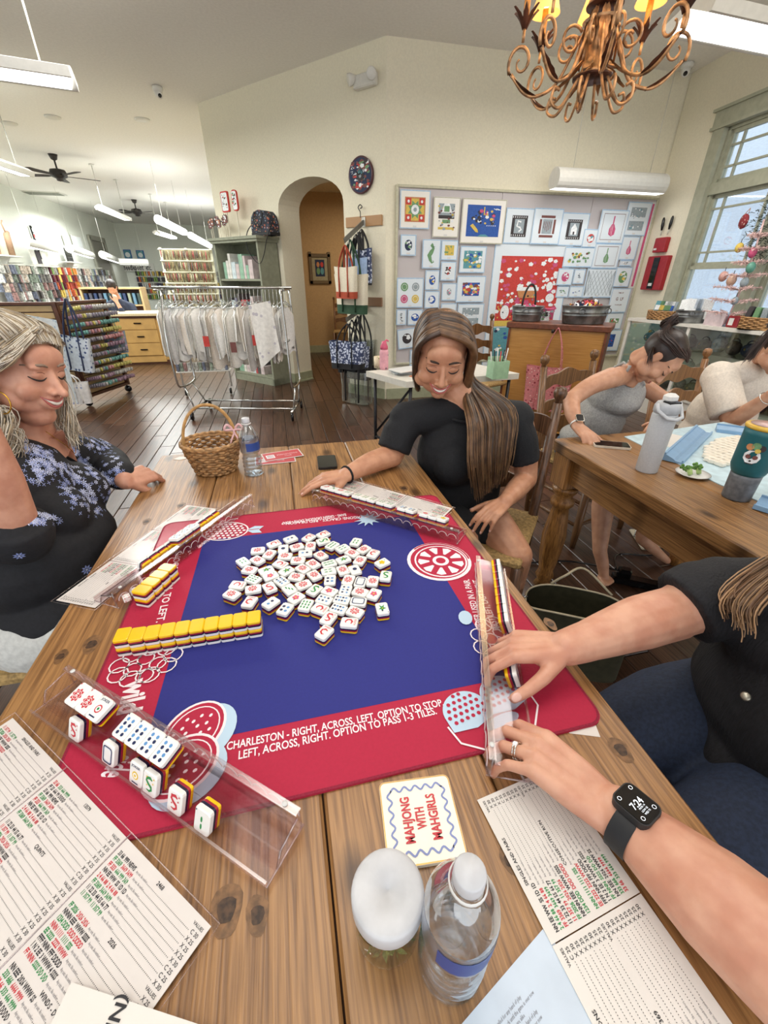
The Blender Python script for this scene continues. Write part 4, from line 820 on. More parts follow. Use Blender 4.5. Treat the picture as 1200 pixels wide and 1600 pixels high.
def flyer(lab, px, py, ang, z_, n_):
    c = T(px, py, z_); t = thing('flyer', lab, 'flyer', (c.x, c.y, z_), 'red flyers by the water bottle', rz=ang); b = MB().prism(rrect(.15, .085, .001, 1), 0, .0008); inst('card_back', b.mesh('card_back', m_white), t)
    b = MB(); flat(b, I4, [(-.071, -.038), (.071, -.038), (.071, .038), (-.071, .038)], .0010); inst('red_panel', b.mesh('red_panel', mat('flyer_red', '#c04147', .4, var=.02)), t)
    b = MB(); flat(b, I4, [(-.062, -.02), (-.03, -.02), (-.03, .015), (-.062, .015)], .0013, 0); put_text(b, 'MAH', Matrix.Translation((-.046, .004, .0016)), .011, 1, bold=.02); put_text(b, 'JONG', Matrix.Translation((-.046, -.009, .0016)), .009, 1, bold=.02)
    put_text(b, 'MAH-JONGG', Matrix.Translation((.02, .004, .0013)), .013, 0, width=.08); put_text(b, 'CLUB', Matrix.Translation((.02, -.014, .0013)), .011, 0); inst('printed_letters', b.mesh('printed_letters', [m_pw, m_black]), t)
flyer('topmost red and white flyer of the small pile', 441, 711, R(12), .7632, 0); flyer('red flyer underneath, fanned out toward the water bottle', 430, 718, R(3), .7612, 1)
def phone(label, c, rz, z_=.76, case='#1c1d20', scr='#0c0d10', w=.074, l=.15):
    t = thing('phone', label, 'phone', (c[0], c[1], z_), rz=rz); b = MB(); P = rrect(w, l, .011, 4); b.prism(P, 0, .009); inst('case', b.mesh('case', mat('phone_case_'+case[1:], case, .4)), t)
    b = MB(); b.prism(rrect(w-.006, l-.006, .009, 4), .009, .0095); inst('screen', b.mesh('screen', mat('phone_screen', scr, .08, var=0)), t)
phone('black phone lying face down near the hair-tie wrist', tuple(T(511, 722, .765)), R(-3), w=.07, l=.12)
# ================= PEOPLE =================
from mathutils.bvhtree import BVHTree
def skin(name, c, c2=None): return mat(name, c, .48, var=.05, scale=26, bump=.12, sss=.12, col2=c2)
def orth(f, b): f = f.normalized(); b = (b-f*b.dot(f)).normalized(); return f, b
def hand(mb, W, f, b, s, curls, spread=(.10, .03, -.04, -.12), sc=1.0, thumb=(.62, -.25, .15)):
    """W wrist, f towards the fingers, b out of the back of the hand, s=+-1 side of the thumb; curls = bend of each finger (index..little)"""
    f, b = orth(Vector(f), Vector(b)); l = f.cross(b)*s; W = Vector(W); nails = []
    P = lambda x, y, z: W+(f*x+l*y+b*z)*sc
    kn = [(.088, .029), (.092, .010), (.087, -.010), (.078, -.028)]
    for x, y in kn: mb.tube([P(-.01, y*.5, 0), P(.03, y*.75, .001), P(x, y, .002)], [.0155*sc, .0145*sc, .0115*sc], 10); mb.ell(P(x, y, .002), .0112*sc, n=10)
    mb.ell(P(.048, 0, -.003), (1, 1, 1), n=4) if 0 else None
    M_ = Matrix((f, l, b)).transposed(); mb.ell(P(.045, 0, -.004), (.044*sc, .036*sc, .0125*sc), M=M_); mb.ell(P(.03, .022, -.008), (.03*sc, .016*sc, .014*sc), M=M_)
    LN = [(.044, .026, .021), (.048, .030, .022), (.044, .028, .021), (.035, .021, .018)]; RD = [(.0098, .0088, .0078, .0066), (.0100, .0090, .0080, .0066), (.0095, .0085, .0075, .0062), (.0085, .0075, .0067, .0056)]
    for k in range(4):
        c = curls[k]; c = c if isinstance(c, (tuple, list)) else (c, c*1.1, c*.7); d0 = (f*cos(spread[k])+l*sin(spread[k])).normalized(); p = P(*kn[k], .002); a = 0; pts = [p]; rr = [RD[k][0]*sc]
        for j in range(3):
            a += c[j]; d = d0*cos(a)-b*sin(a); p = p+d*LN[k][j]*sc; pts.append(p); rr.append(RD[k][j+1]*sc)
        mb.tube(pts, rr, 10); 
        for q, r_ in zip(pts[1:], rr[1:]): mb.ell(q, r_*1.03, n=10)
        up = (b*cos(a)+d0*sin(a)); nails.append((pts[-1]-d*.004*sc+up*RD[k][3]*.80*sc, d, up, RD[k][3]*.80*sc))
    sp, dn, bend = thumb
    p = P(.018, .024, -.006); d = (f*.72+l*sp+b*dn).normalized(); pts = [p]; rr = [.0155*sc]
    for L_, r_ in ((.044, .0125), (.033, .0108), (.027, .0086)):
        p = p+d*L_*sc; pts.append(p); rr.append(r_*sc); d = (d+f*.5*bend*3-l*bend).normalized()
    mb.tube(pts, rr, 10)
    for q, r_ in zip(pts, rr): mb.ell(q, r_, n=10)
    d = (pts[-1]-pts[-2]).normalized(); up = (b*.55+l*.6); up = (up-d*up.dot(d)).normalized(); nails.append((pts[-1]-d*.003*sc+up*.0076*sc, d, up, .0085*sc))
    return nails
def add_nails(nails, mm, parent):
    for p, d, up, r_ in nails:
        x = d.cross(up); M_ = Matrix((x, d, up)).transposed(); b = MB().ell(p, (r_*.82, r_*1.15, r_*.24), M=M_, n=10); b.build('fingernail', mm, parent)
def limb(mb, pts, rs, n=16, flat=None):
    P = curve(pts, 5) if len(pts) > 2 else [Vector(p) for p in pts]
    if len(pts) > 2:
        m_ = len(P); RR = []
        for i in range(m_):
            t = i/(m_-1)*(len(rs)-1); k = min(int(t), len(rs)-2); RR.append(lerp(rs[k], rs[k+1], t-k))
    else: RR = rs
    mb.tube(P, RR, n, flat=flat); mb.ell(P[0], RR[0]*.98, n=n); mb.ell(P[-1], RR[-1]*.98, n=n)
class Head:
    def __init__(s, eyemid, fwd, up, sc=1.0):
        f = Vector(fwd).normalized(); u = Vector(up); u = (u-f*u.dot(f)).normalized(); r = f.cross(u); s.f, s.u, s.r, s.sc = f, u, r, sc
        s.M = Matrix((r, f, u)).transposed(); s.o = Vector(eyemid)-(s.M @ Vector((0, .078, .004)))*sc
    def P(s, x, y, z): return s.o+s.M @ Vector((x, y, z))*s.sc
    def blobs(s, mb, smile=1, fat=1.0, nose=1.0):
        E = lambda c, r, n=14: mb.ell(s.P(*c), tuple(q*s.sc for q in r), M=s.M, n=n)
        E((0, -.018, .032), (.074, .094, .086), 24); E((0, .022, -.02), (.064*fat, .066, .082), 24); E((0, .028, -.072), (.050*fat, .048, .036), 18)
        E((0, .058, -.098), (.022, .018, .016)); E((0, .066, .036), (.052, .022, .034), 18)
        for q in (-1, 1):
            E((q*.040, .056, -.036), (.026*fat, .024, .026)); E((q*.047*fat, .015, -.066), (.022*fat, .04, .028)); E((q*.031, .0725, .003), (.0165, .0125, .0105)); E((q*.030, .073, .021), (.022, .014, .007))
            E((q*.0125, .0945, -.036), (.0085, .010, .0075), 10); E((q*.075, -.006, -.012), (.008, .018, .030)); E((q*.080, -.012, .0), (.006, .014, .016))
        mb.tube([s.P(0, .078, .014), s.P(0, .089, -.006), s.P(0, .101*1, -.026), s.P(0, .104*nose, -.034)], [.0075*s.sc, .008*s.sc, .0095*s.sc, .0105*s.sc], 10); E((0, .104*nose, -.034), (.0115, .0095, .0095), 12)
        E((0, .076, -.062), (.030, .016, .018)); E((0, .086, -.052), (.020, .008, .0055)); E((0, .084, -.0745), (.018, .009, .006))
    def features(s, body, parent, hairc, lipc, smile=True, teeth=True, brow=True, open_=False):
        me = body.data; off = Vector(parent['_o']); bvh = BVHTree.FromPolygons([v.co+off for v in me.vertices], [tuple(p.vertices) for p in me.polygons])
        def pj(x, z, out=.0006):
            a = s.P(x, .16, z); h = bvh.ray_cast(a, -s.f, .2*s.sc); return (h[0] if h[0] else s.P(x, .08, z))+s.f*out*s.sc
        def band(name, pts, w, mm, out=.0012, thick=.6):
            P = [pj(x, z, out) for x, z in pts]; n = len(P); ww = w if isinstance(w, (list, tuple)) else [w]*n; b = MB(); b.tube(curve(P, 3), [lerp(ww[min(int(i/3), n-1)], ww[min(int(i/3)+1, n-1)], (i % 3)/3)*s.sc for i in range(3*(n-1)+1)], 6, flat=1, up=s.u); b.build(name, mm, parent)
        hm = mat('brow_'+hairc[1:], hairc, .7); lm = mat('lip_'+lipc[1:], lipc, .35, var=.05); dk = mat('lash_dark', '#1b1210', .5)
        for q in (-1, 1):
            band('eyelash', [(q*.0165, -.001), (q*.024, -.0065), (q*.032, -.008), (q*.041, -.0055), (q*.0475, -.0005)], [.0008, .0017, .0022, .0021, .0012], dk)
            band('eyelid_crease', [(q*.018, .007), (q*.025, .0105), (q*.034, .0110), (q*.043, .0080)], [.0004, .0008, .0008, .0004], mat('crease_brown', '#8a5a48', .6), out=.0003)
            if brow: band('eyebrow', [(q*.014, .0235), (q*.024, .0275), (q*.036, .0280), (q*.050, .0215)], [.0022, .0034, .0030, .0014], hm, out=.0006)
            band('nostril', [(q*.0045, -.0425), (q*.0085, -.0415)], [.0016, .0012], mat('nostril_dark', '#5a2f26', .6), out=.0)
        c = .0135 if smile else .001; w = .032 if smile else .022
        if teeth: 
            band('teeth', [(-w*.75, -.0585+c*.62), (-w*.4, -.0615+c*.18), (0, -.0635), (w*.4, -.0615+c*.18), (w*.75, -.0585+c*.62)], [.0016, .0036, .0044, .0036, .0016], mat('teeth_white', '#efe9de', .25), out=.0010)
            zl, zu = -.0700, -.0565
        else: zl, zu = -.0675, -.0605
        band('upper_lip', [(-w, -.060+c), (-w*.5, zu+c*.22), (0, zu-.0005), (w*.5, zu+c*.22), (w, -.060+c)], [.0008, .0022, .0026, .0022, .0008], lm, out=.0014)
        band('lower_lip', [(-w, -.060+c), (-w*.5, zl+c*.28), (0, zl), (w*.5, zl+c*.28), (w, -.060+c)], [.0008, .0026, .0036, .0026, .0008], lm, out=.0016)
def strands(name, guides, n, r, mm, parent, jit=.006, wav=0, seed=1, sides=4, wf=6, tipr=.35, k_=7):
    """hair: strands interpolated between neighbouring guide curves"""
    rr = random.Random(seed); G = [curve(g, k_) for g in guides]; m_ = min(len(g) for g in G); b = MB()
    for i in range(n):
        t = rr.random()*(len(G)-1); k = min(int(t), len(G)-2); f = t-k; o = Vector((rr.gauss(0, jit), rr.gauss(0, jit), rr.gauss(0, jit))); ph = rr.random()*6.28; cut = m_-rr.randrange(0, max(1, m_//5)); P = []; R_ = []
        d_ = rr.random()
        for j in range(cut):
            u = j/(m_-1); p = G[k][j].lerp(G[k+1][j], f)+o*(.35+.9*u)
            if wav: p += Vector((sin(ph+u*wf*2), cos(ph*1.3+u*wf*1.7), sin(ph*.7+u*wf*2.3)))*wav*min(1, u*2.5)
            P.append(p); R_.append(r*(1 if u < .55 else lerp(1, tipr, (u-.55)/.45))*(.7+.6*d_))
        b.tube(P, R_, sides, mi=rr.randrange(len(mm)), caps=False)
    o = b.build(name, mm, parent); o['kind'] = 'stuff'; return o
def cloth(name, mb, mm, parent, vox=.008, sm=6, seed=0, amp=.003, fr=9):
    def fn(v):
        n = noise.noise_vector(v*fr+Vector((seed, 0, 0))); n2 = noise.noise_vector(v*fr*2.6+Vector((seed, 5, 0))); return v+n*amp+n2*amp*.45
    return soft(name, mb, mm, parent, vox, sm, .6, fn)
m_blk = mat('black_jersey', '#15161a', .85, var=.12, scale=160, bump=.25); m_nail = mat('nail_pink', '#dcb0a2', .3, var=.03)
hb = [mat('hair_brown_dark', '#3d2b20', .42, var=.2), mat('hair_brown', '#67492f', .42, var=.2), mat('hair_brown_light', '#a07c58', .42, var=.2), mat('hair_brown_mid', '#775840', .42, var=.2)]
# ---------- centre woman ----------
sk = skin('skin_warm', '#cb9676', '#b88163')
em = V(692, 576, 'y', .60); HC = Head(em, (-.25, -.86, -.40), (-.05, -.36, .93), 1.12)
t = thing('person', 'smiling woman with long brown hair in a black t-shirt, looking down at her tiles', 'person', (.58, .78, .46)); WC = t
S_L, S_R = V(632, 655, 'y', .70), V(808, 652, 'y', .66); NB = (S_L+S_R)/2+Vector((0, .01, .035)); CH = (S_L+S_R)/2+Vector((0.005, .0, -.13)); BL = CH+Vector((.04, .03, -.17)); PV = Vector((.60, .74, .52))
W1 = T(541, 742, .795); E1 = V(612, 712, 'y', .66); W2 = V(789, 787, 'y', .50); E2 = V(822, 748, 'y', .63)
W2 = V(788, 785, 'y', .47)
b = MB(); HC.blobs(b, fat=1.12)
b.tube([NB+Vector((0, .0, -.05)), NB+Vector((0, -.012, .03)), HC.P(0, -.02, -.06), HC.P(0, -.01, -.02)], [.062, .054, .052, .05], 18)
b.ell(CH, (.155, .105, .15), n=20); b.ell(BL, (.145, .115, .15), n=20); b.ell(PV, (.17, .13, .12), n=20); b.tube([S_L, NB, S_R], [.048, .06, .048], 14)
limb(b, [S_L, E1+Vector((0.004, .01, .005)), E1], [.052, .045, .043]); limb(b, [E1, (E1+W1)/2+Vector((0, 0, .006)), W1], [.043, .038, .026])
nl = hand(b, W1, (T(492, 752, .79)-W1), (-.05, -.1, 1), -1, [(.10, .25, .2), (.2, .3, .3), (.3, .4, .3), (.42, .4, .3)], sc=.92)
limb(b, [S_R, (S_R+E2)/2+Vector((.01, 0, 0)), E2], [.055, .052, .043]); limb(b, [E2, (E2+W2)/2, W2], [.043, .040, .026])
nl += hand(b, W2, V(762, 806, 'y', .42)-W2, (-.15, -.35, .95), 1, [(.3, .5, .3), (.35, .5, .3), (.4, .5, .35), (.5, .5, .3)], sc=.92)
KN = V(805, 868, 'y', .44); KN2 = Vector((.52, .40, .50))
limb(b, [PV+Vector((.08, 0, 0)), (PV+KN)/2+Vector((.03, 0, .035)), KN], [.098, .085, .066]); limb(b, [KN, KN+Vector((.02, .03, -.2)), KN+Vector((.03, .05, -.40))], [.064, .056, .034])
limb(b, [PV-Vector((.05, 0, 0)), (PV+KN2)/2, KN2], [.095, .085, .06]); limb(b, [KN2, KN2+Vector((0, .03, -.2)), KN2+Vector((0, .05, -.40))], [.06, .055, .034])
for a in (KN+Vector((.03, .05, -.40)), KN2+Vector((0, .05, -.40))): limb(b, [a, Vector((a.x, a.y-.09, .04)), Vector((a.x, a.y-.16, .025))], [.035, .03, .02])
body = soft('body', b, sk, t, .0036, 5, .5); add_nails(nl, m_nail, t); HC.features(body, t, '#33241b', '#b9615a')
# t-shirt
b = MB(); b.ell(CH, (.170, .118, .155), n=24); b.ell(CH+Vector((-.055, -.075, -.02)), (.078, .07, .08), n=16); b.ell(CH+Vector((.065, -.065, -.02)), (.078, .07, .08), n=16); b.ell(BL, (.160, .130, .17), n=24); b.ell(BL-Vector((0, 0, .12)), (.178, .140, .12), n=20)
b.tube([S_L, NB-Vector((0, -.004, .018)), S_R], [.060, .072, .060], 18)
h1 = S_L.lerp(E1, .86); h2 = S_R.lerp(E2, .70)
b.tube([S_L+Vector((.02, 0, .0)), S_L.lerp(E1, .4), h1], [.062, .064, .062], 16); b.ell(S_L, .06); b.tube([S_R-Vector((.02, 0, 0)), S_R.lerp(E2, .4), h2], [.064, .066, .063], 16); b.ell(S_R, .062)
cloth('t_shirt', b, m_blk, t, .006, 5, 3, .004)
b = MB(); b.ell(PV, (.19, .15, .12), n=20); limb(b, [PV+Vector((.07, 0, 0)), PV.lerp(KN, .55)+Vector((.02, 0, .015))], [.112, .098]); limb(b, [PV-Vector((.05, 0, 0)), PV.lerp(KN2, .6)], [.105, .095]); cloth('shorts', b, m_blk, t, .009, 5, 9, .003)
# neckline collar ring
b = MB(); c = NB+Vector((0, -.008, .0)); b.tube([c+Vector((.080*cos(a), .066*sin(a)-.006, .022-.050*(1-sin(a))/2)) for a in [2*pi*k/28 for k in range(28)]], .0055, 8, closed=True); b.build('collar', m_blk, t)
MB().tube([W1+(E1-W1).normalized()*.004+x for x in [(Matrix.Rotation(2*pi*k/16, 3, (E1-W1).normalized()) @ (E1-W1).orthogonal().normalized())*.028 for k in range(16)]], .0038, 8, closed=True).build('black_hair_tie', m_blk, t)
# hair: parting on her right side (image left of centre), long fall over her left shoulder (image right)
P = HC.P
g_front = []
for k in range(9):           # long fall over her left shoulder (image right)
    u = k/8; y0 = lerp(.060, -.075, u)
    base = P(.026, y0, .126-abs(y0)*.35-.01*u)
    x1 = [P(-.045, y0+.008, .112-abs(y0)*.4), P(-.083, y0*.75+.006, .040), P(-.086-.006*u, .04-.065*u, -.035), P(-.086-.034*u, .045-.060*u, -.10)]
    sh = V(lerp(735, 800, u), lerp(665, 640, u), 'y', lerp(.505, .585, u)); e1 = V(lerp(736, 800, u), lerp(720, 702, u), 'y', lerp(.455, .545, u)); e2 = V(lerp(744, 790, u), lerp(782, 745, u), 'y', lerp(.455, .545, u))
    g_front.append([base]+x1+[sh, e1, e2])
strands('long_hair', g_front, 1300, .0013, hb, t, .0050, seed=5, sides=3, k_=5)
strands('hair_underlayer', g_front, 90, .009, hb[:2], t, .004, seed=6, sides=6, tipr=.12, k_=5)
g_l = []
for k in range(8):           # the other side, falling behind the shoulder
    u = k/7; y0 = lerp(.066, -.085, u); g_l.append([P(.022, y0, .128-abs(y0)*.35-.01*u), P(.056, y0+.006, .108-abs(y0)*.3), P(.078, y0*.8+.004, .045), P(.077, y0*.6-.004, -.02), P(.074, y0*.5-.020, -.075), P(.064, y0*.4-.055, -.13), P(.05, -.09, -.20)])
strands('side_hair', g_l, 800, .0013, hb, t, .0035, seed=8, sides=3, k_=5); strands('hair_underlayer', g_l, 60, .008, hb[:2], t, .002, seed=9, sides=6, tipr=.3, k_=5)
b = MB(); b.ell(P(0, -.026, .036), (.085, .094, .091), M=HC.M, n=24); b.ell(P(0, -.07, -.04), (.078, .05, .09), M=HC.M, n=18); soft('hair_cap', b, hb[1], t, .005, 3)
# ---------- grey-haired woman at the left ----------
sk2 = skin('skin_rosy', '#d29d84', '#be866e'); hg = [mat('hair_silver', '#c9bfae', .45, var=.12), mat('hair_ash', '#9d8f7c', .45, var=.15), mat('hair_pale', '#e4dccb', .45, var=.08), mat('hair_sand', '#b5a284', .45, var=.12)]
em = V(78, 585, 'x', -.60); HL = Head(em, (.90, -.36, -.22), (.20, .06, .97), 1.04)
t = thing('person', 'laughing grey-haired woman in profile, black tunic with pale blue embroidery', 'person', (-.78, .45, .46))
C = HL.o; NB = C+Vector((-.05, .02, -.19)); CH = Vector((-.77, .47, .86)); BE = Vector((-.74, .44, .70)); PV = Vector((-.80, .42, .52))
SN = Vector((-.80, .27, .93)); SF = Vector((-.76, .66, .92))      # near and far shoulder
EN = V(28, 835, 'x', -.66); WN = V(-45, 640, 'x', -.60); EF = Vector((-.66, .80, .82)); WF = T(196, 752, .805)
b = MB(); HL.blobs(b, fat=1.05, nose=1.08)
b.tube([NB+Vector((0, 0, -.06)), NB+Vector((0, 0, .03)), HL.P(0, -.02, -.07), HL.P(0, -.02, -.03)], [.07, .06, .056, .055], 18); b.ell(HL.P(0, .03, -.105), (.04*1.04, .05, .03), M=HL.M)
b.ell(CH, (.13, .17, .16), n=20); b.ell(BE, (.16, .18, .15), n=20); b.ell(PV, (.18, .18, .12), n=20); b.tube([SN, NB-Vector((0, 0, .02)), SF], [.055, .065, .055], 14)
limb(b, [SN, (SN+EN)/2+Vector((.0, -.01, 0)), EN], [.056, .052, .045]); limb(b, [EN, (EN+WN)/2+Vector((.0, 0, 0)), WN], [.047, .044, .028])
nl = hand(b, WN, Vector((-.25, .2, .9)), (.3, -1, 0), 1, [.5, .6, .7, .8])
limb(b, [SF, (SF+EF)/2, EF], [.055, .05, .045]); limb(b, [EF, (EF+WF)/2, WF], [.043, .036, .027])
nl += hand(b, WF, T(235, 738, .80)-WF, (.25, -.55, .9), 1, [(.7, .9, .5), (.75, .9, .5), (.8, .9, .5), (.85, .9, .5)], thumb=(.45, -.5, .35), sc=.98)
for s_ in (-.09, .11): limb(b, [PV+Vector((.03, s_, 0)), PV+Vector((.25, s_, .02)), PV+Vector((.42, s_, -.01))], [.1, .09, .065]); limb(b, [PV+Vector((.42, s_, -.01)), PV+Vector((.42, s_, -.42))], [.06, .04])
body = soft('body', b, sk2, t, .0040, 5, .5); add_nails(nl[5:], m_nail, t); HL.features(body, t, '#8b7766', '#b4605c')
b = MB(); b.ell(CH, (.148, .185, .165), n=24); b.ell(CH+Vector((.10, -.06, -.04)), (.095, .09, .085), n=18); b.ell(CH+Vector((.10, .09, -.04)), (.095, .09, .085), n=18); b.ell(BE, (.185, .20, .17), n=24); b.ell(BE+Vector((.02, 0, -.14)), (.20, .22, .14), n=20)
b.tube([SN, NB-Vector((.0, 0, .055)), SF], [.068, .066, .066], 16); limb(b, [SN, (SN+EN)/2, EN+Vector((0, 0, .0))], [.07, .072, .072]); b.tube([EN, EN.lerp(WN, .10)], [.072, .070], 16); limb(b, [SF, (SF+EF)/2, EF, EF.lerp(WF, .75)], [.068, .066, .062, .05])
tun = cloth('tunic', b, mat('tunic_black', '#16161b', .8, var=.12, scale=120, bump=.2), t, .0065, 5, 2, .0045)
b = MB(); b.ell(PV+Vector((.02, 0, -.02)), (.19, .20, .12), n=20)
for s_ in (-.10, .11): limb(b, [PV+Vector((.03, s_, -.01)), PV+Vector((.25, s_, .01)), PV+Vector((.42, s_, -.02))], [.115, .105, .08]); limb(b, [PV+Vector((.42, s_, -.02)), PV+Vector((.42, s_, -.30))], [.08, .07])
cloth('white_trousers', b, mat('white_denim', '#cfcfca', .8, var=.06, scale=90, bump=.2), t, .009, 5, 4, .003)
# embroidery stitched on the tunic surface
tb = BVHTree.FromPolygons([v.co+Vector(t['_o']) for v in tun.data.vertices], [tuple(p.vertices) for p in tun.data.polygons])
def on_tunic(px, py, out=.0012):
    h = tb.ray_cast(CAM, ray(px, py).normalized(), 3); return (h[0]+h[1]*out, h[1]) if h[0] else None
me_ = mat('embroidery_blue', '#8d9bd0', .7, var=.15, scale=300); me2 = mat('embroidery_pale', '#c3cbe8', .7, var=.1, scale=300); b = MB()
def floret(px, py, r, np_=6, mi=0, a0=0):
    h = on_tunic(px, py)
    if not h: return
    p, n = h; x = n.orthogonal().normalized(); y = n.cross(x)
    for k in range(np_):
        a = a0+2*pi*k/np_; d = x*cos(a)+y*sin(a); e = n.cross(d); b.add([p+d*r*.18, p+d*r*.6+e*r*.2, p+d*r, p+d*r*.6-e*r*.2], [(0, 1, 2, 3)], mi)
    b.add([p+n*.0004+x*r*.2*cos(a)+y*r*.2*sin(a) for a in [2*pi*k/6 for k in range(6)]], [tuple(range(6))], 1)
rr_ = random.Random(11)
def paisley(cx, cy, lx, ly, tilt, n=26):
    for i in range(n):
        u, v_ = rr_.random()*2-1, rr_.random()*2-1
        if u*u+v_*v_ > 1 or (v_ > 0 and abs(u) > .75-v_*.4): continue
        x, y = u*lx, v_*ly; floret(cx+x*cos(tilt)-y*sin(tilt), cy+x*sin(tilt)+y*cos(tilt), .0085, 6, rr_.randrange(2), rr_.random()*3)
    for k in range(18):
        a = 2*pi*k/18; x, y = cos(a)*lx*1.12, sin(a)*ly*1.12; floret(cx+x*cos(tilt)-y*sin(tilt), cy+x*sin(tilt)+y*cos(tilt), .006, 4, 0, a)
paisley(128, 775, 22, 38, -.9, 90); paisley(174, 748, 17, 36, .05, 90); paisley(62, 735, 22, 20, .3, 60); paisley(150, 692, 24, 12, .5, 60); paisley(45, 808, 45, 9, .12, 80)
for k in range(90):
    u = rr_.random(); floret(lerp(38, 118, u)+rr_.gauss(0, 3), lerp(692, 742, u)+rr_.gauss(0, 6), .008, 6, rr_.randrange(2)); floret(lerp(88, 150, u)+rr_.gauss(0, 3), lerp(668, 745, u)+rr_.gauss(0, 5), .007, 6, rr_.randrange(2))
floret(180, 808, .016, 8, 1); floret(135, 890, .014, 8, 0); floret(30, 868, .012, 8, 0)
b.build('embroidery', [me_, me2], t)['kind'] = 'stuff'
# V neck skin patch
b = MB(); pts = []
for px, py in ((84, 672), (70, 690), (104, 712), (121, 722), (112, 700), (98, 672)):
    h = on_tunic(px, py, .0016); pts.append(h[0] if h else V(px, py, 'x', -.62))
b.poly(pts); b.build('open_neckline', sk2, t)
P = HL.P; G = []
for k in range(12):
    u = k/11; a = lerp(-1.15, 1.5, u)          # around the crown from near side over the top
    G.append([P(.012*cos(k), lerp(.072, -.02, abs(u-.5)*1.2), .105), P(sin(a)*.085, .055*cos(a*.6)-.0, .10-.03*abs(a)), P(sin(a)*.095, -.02, .085-.045*abs(a)), P(sin(a)*.095, -.065, .03-.03*abs(a)), P(sin(a)*.09, -.095, -.04), P(sin(a)*.085, -.085, -.11), P(sin(a)*.09, -.05, -.165)])
strands('wavy_hair', G, 1100, .0015, hg, t, .007, .006, seed=3, sides=3, k_=5)
G2 = [[P(.03, .072, .088), P(.076, .064, .042), P(.094, .036, .012), P(.101, .0, -.012), P(.099, -.03, -.05), P(.094, -.025, -.11), P(.088, .01, -.165)], [P(.03, .062, .098), P(.078, .058, .062), P(.092, .028, .032), P(.098, -.015, .008), P(.092, -.05, -.05), P(.085, -.04, -.12), P(.08, -.01, -.17)], [P(.02, .04, .115), P(.082, .028, .075), P(.098, -.01, .03), P(.10, -.045, -.02), P(.10, -.06, -.08), P(.095, -.05, -.14), P(.1, .0, -.19)], [P(.0, .0, .12), P(.08, -.02, .085), P(.10, -.05, .03), P(.10, -.075, -.03), P(.10, -.08, -.09), P(.10, -.07, -.15), P(.1, -.03, -.20)]]
strands('wavy_hair', G2, 900, .0015, hg, t, .007, .007, seed=13, sides=3, k_=5); G3 = [[Vector(p)+HL.r*-.17 for p in g] for g in G2]; strands('wavy_hair', [[P(-.02, .05, .11), P(-.07, .04, .07), P(-.085, .02, .0), P(-.085, .03, -.07), P(-.08, .045, -.13), P(-.06, .07, -.17)], [P(-.02, .0, .12), P(-.09, .0, .07), P(-.1, -.01, .0), P(-.1, .01, -.08), P(-.09, .04, -.15), P(-.06, .09, -.19)]], 260, .0015, hg, t, .007, .008, seed=14, sides=3, k_=5)
b = MB(); b.ell(P(0, -.022, .038), (.089, .094, .088), M=HL.M, n=24); b.ell(P(0, -.07, -.05), (.082, .05, .09), M=HL.M, n=18); b.ell(P(0, .02, .085), (.055, .055, .035), M=HL.M); soft('hair_cap', b, hg[3], t, .005, 3)
G4 = [[P(x, .074-abs(x)*.2, .080-abs(x)*.25), P(x*1.15+.012, .046, .118-abs(x)*.3), P(x*.5+.05, -.01, .122-abs(x)*.1), P(x*.4+.075, -.06, .085), P(x*.3+.085, -.095, .01), P(x*.3+.082, -.09, -.06)] for x in [lerp(-.055, .07, k/7) for k in range(8)]]
strands('swept_hair', G4, 700, .0016, hg, t, .004, .003, seed=17, sides=3, k_=5)
b = MB(); strands('curls', [[P(.088, -.02+o, -.04), P(.098, .01+o, -.08), P(.094, .035+o, -.12), P(.102, .045+o, -.16), P(.11, .04+o, -.20)] for o in (-.03, .0, .022)], 260, .0016, hg, t, .009, .011, seed=19, sides=3, k_=6, wf=9)
b = MB(); c = P(.096, .042, -.062); b.tube([c+(HL.f*cos(a)+HL.u*sin(a))*.026 for a in [2*pi*k/24 for k in range(24)]], .0016, 6, closed=True); b.build('gold_hoop_earring', mat('gold', '#c79a3c', .25, metal=1, var=0), t)
b = MB(); b.tube(curve([NB+Vector((.06, -.04, .03)), NB+Vector((.085, -.02, -.02)), NB+Vector((.09, .0, -.05)), NB+Vector((.088, .02, -.02)), NB+Vector((.06, .05, .03))], 5), .0009, 5); b.build('necklace', mat('gold', '#c79a3c'), t)
# ---------- player at right: black ribbed top, both hands on the rack ----------
sk3 = skin('skin_fair', '#d3a086', '#c2886f')
t = thing('person', 'player in a black ribbed top at the right edge, both hands on the rack', 'person', (.86, -.42, .46))
NBr = Vector((.80, -.46, 1.06)); SRr, SLr = V(1125, 925, 'x', .70), Vector((.78, -.66, .96)); CHr = Vector((.84, -.45, .86)); BEr = Vector((.82, -.44, .70)); PVr = Vector((.88, -.42, .54))
ER = V(1052, 958, 'x', .62); WR = T(884, 1012, .822); EL = T(1245, 1520, .83); WL = T(966, 1272, .805)
b = MB(); b.ell(CHr, (.12, .16, .16), n=20); b.ell(BEr, (.14, .17, .15), n=20); b.ell(PVr, (.17, .19, .12), n=20); b.tube([SRr, NBr-Vector((0, 0, .05)), SLr], [.05, .06, .05], 14); b.tube([NBr-Vector((0, 0, .06)), NBr+Vector((-.02, 0, .1))], [.06, .055], 16)
HR = Head(NBr+Vector((-.12, .0, .20)), (-.9, .1, -.4), (0, 0, 1), 1.02); HR.blobs(b)
limb(b, [SRr, (SRr+ER)/2, ER], [.055, .052, .046]); limb(b, [ER, ER.lerp(WR, .35)+Vector((0, 0, .004)), ER.lerp(WR, .8), WR], [.048, .047, .034, .030])
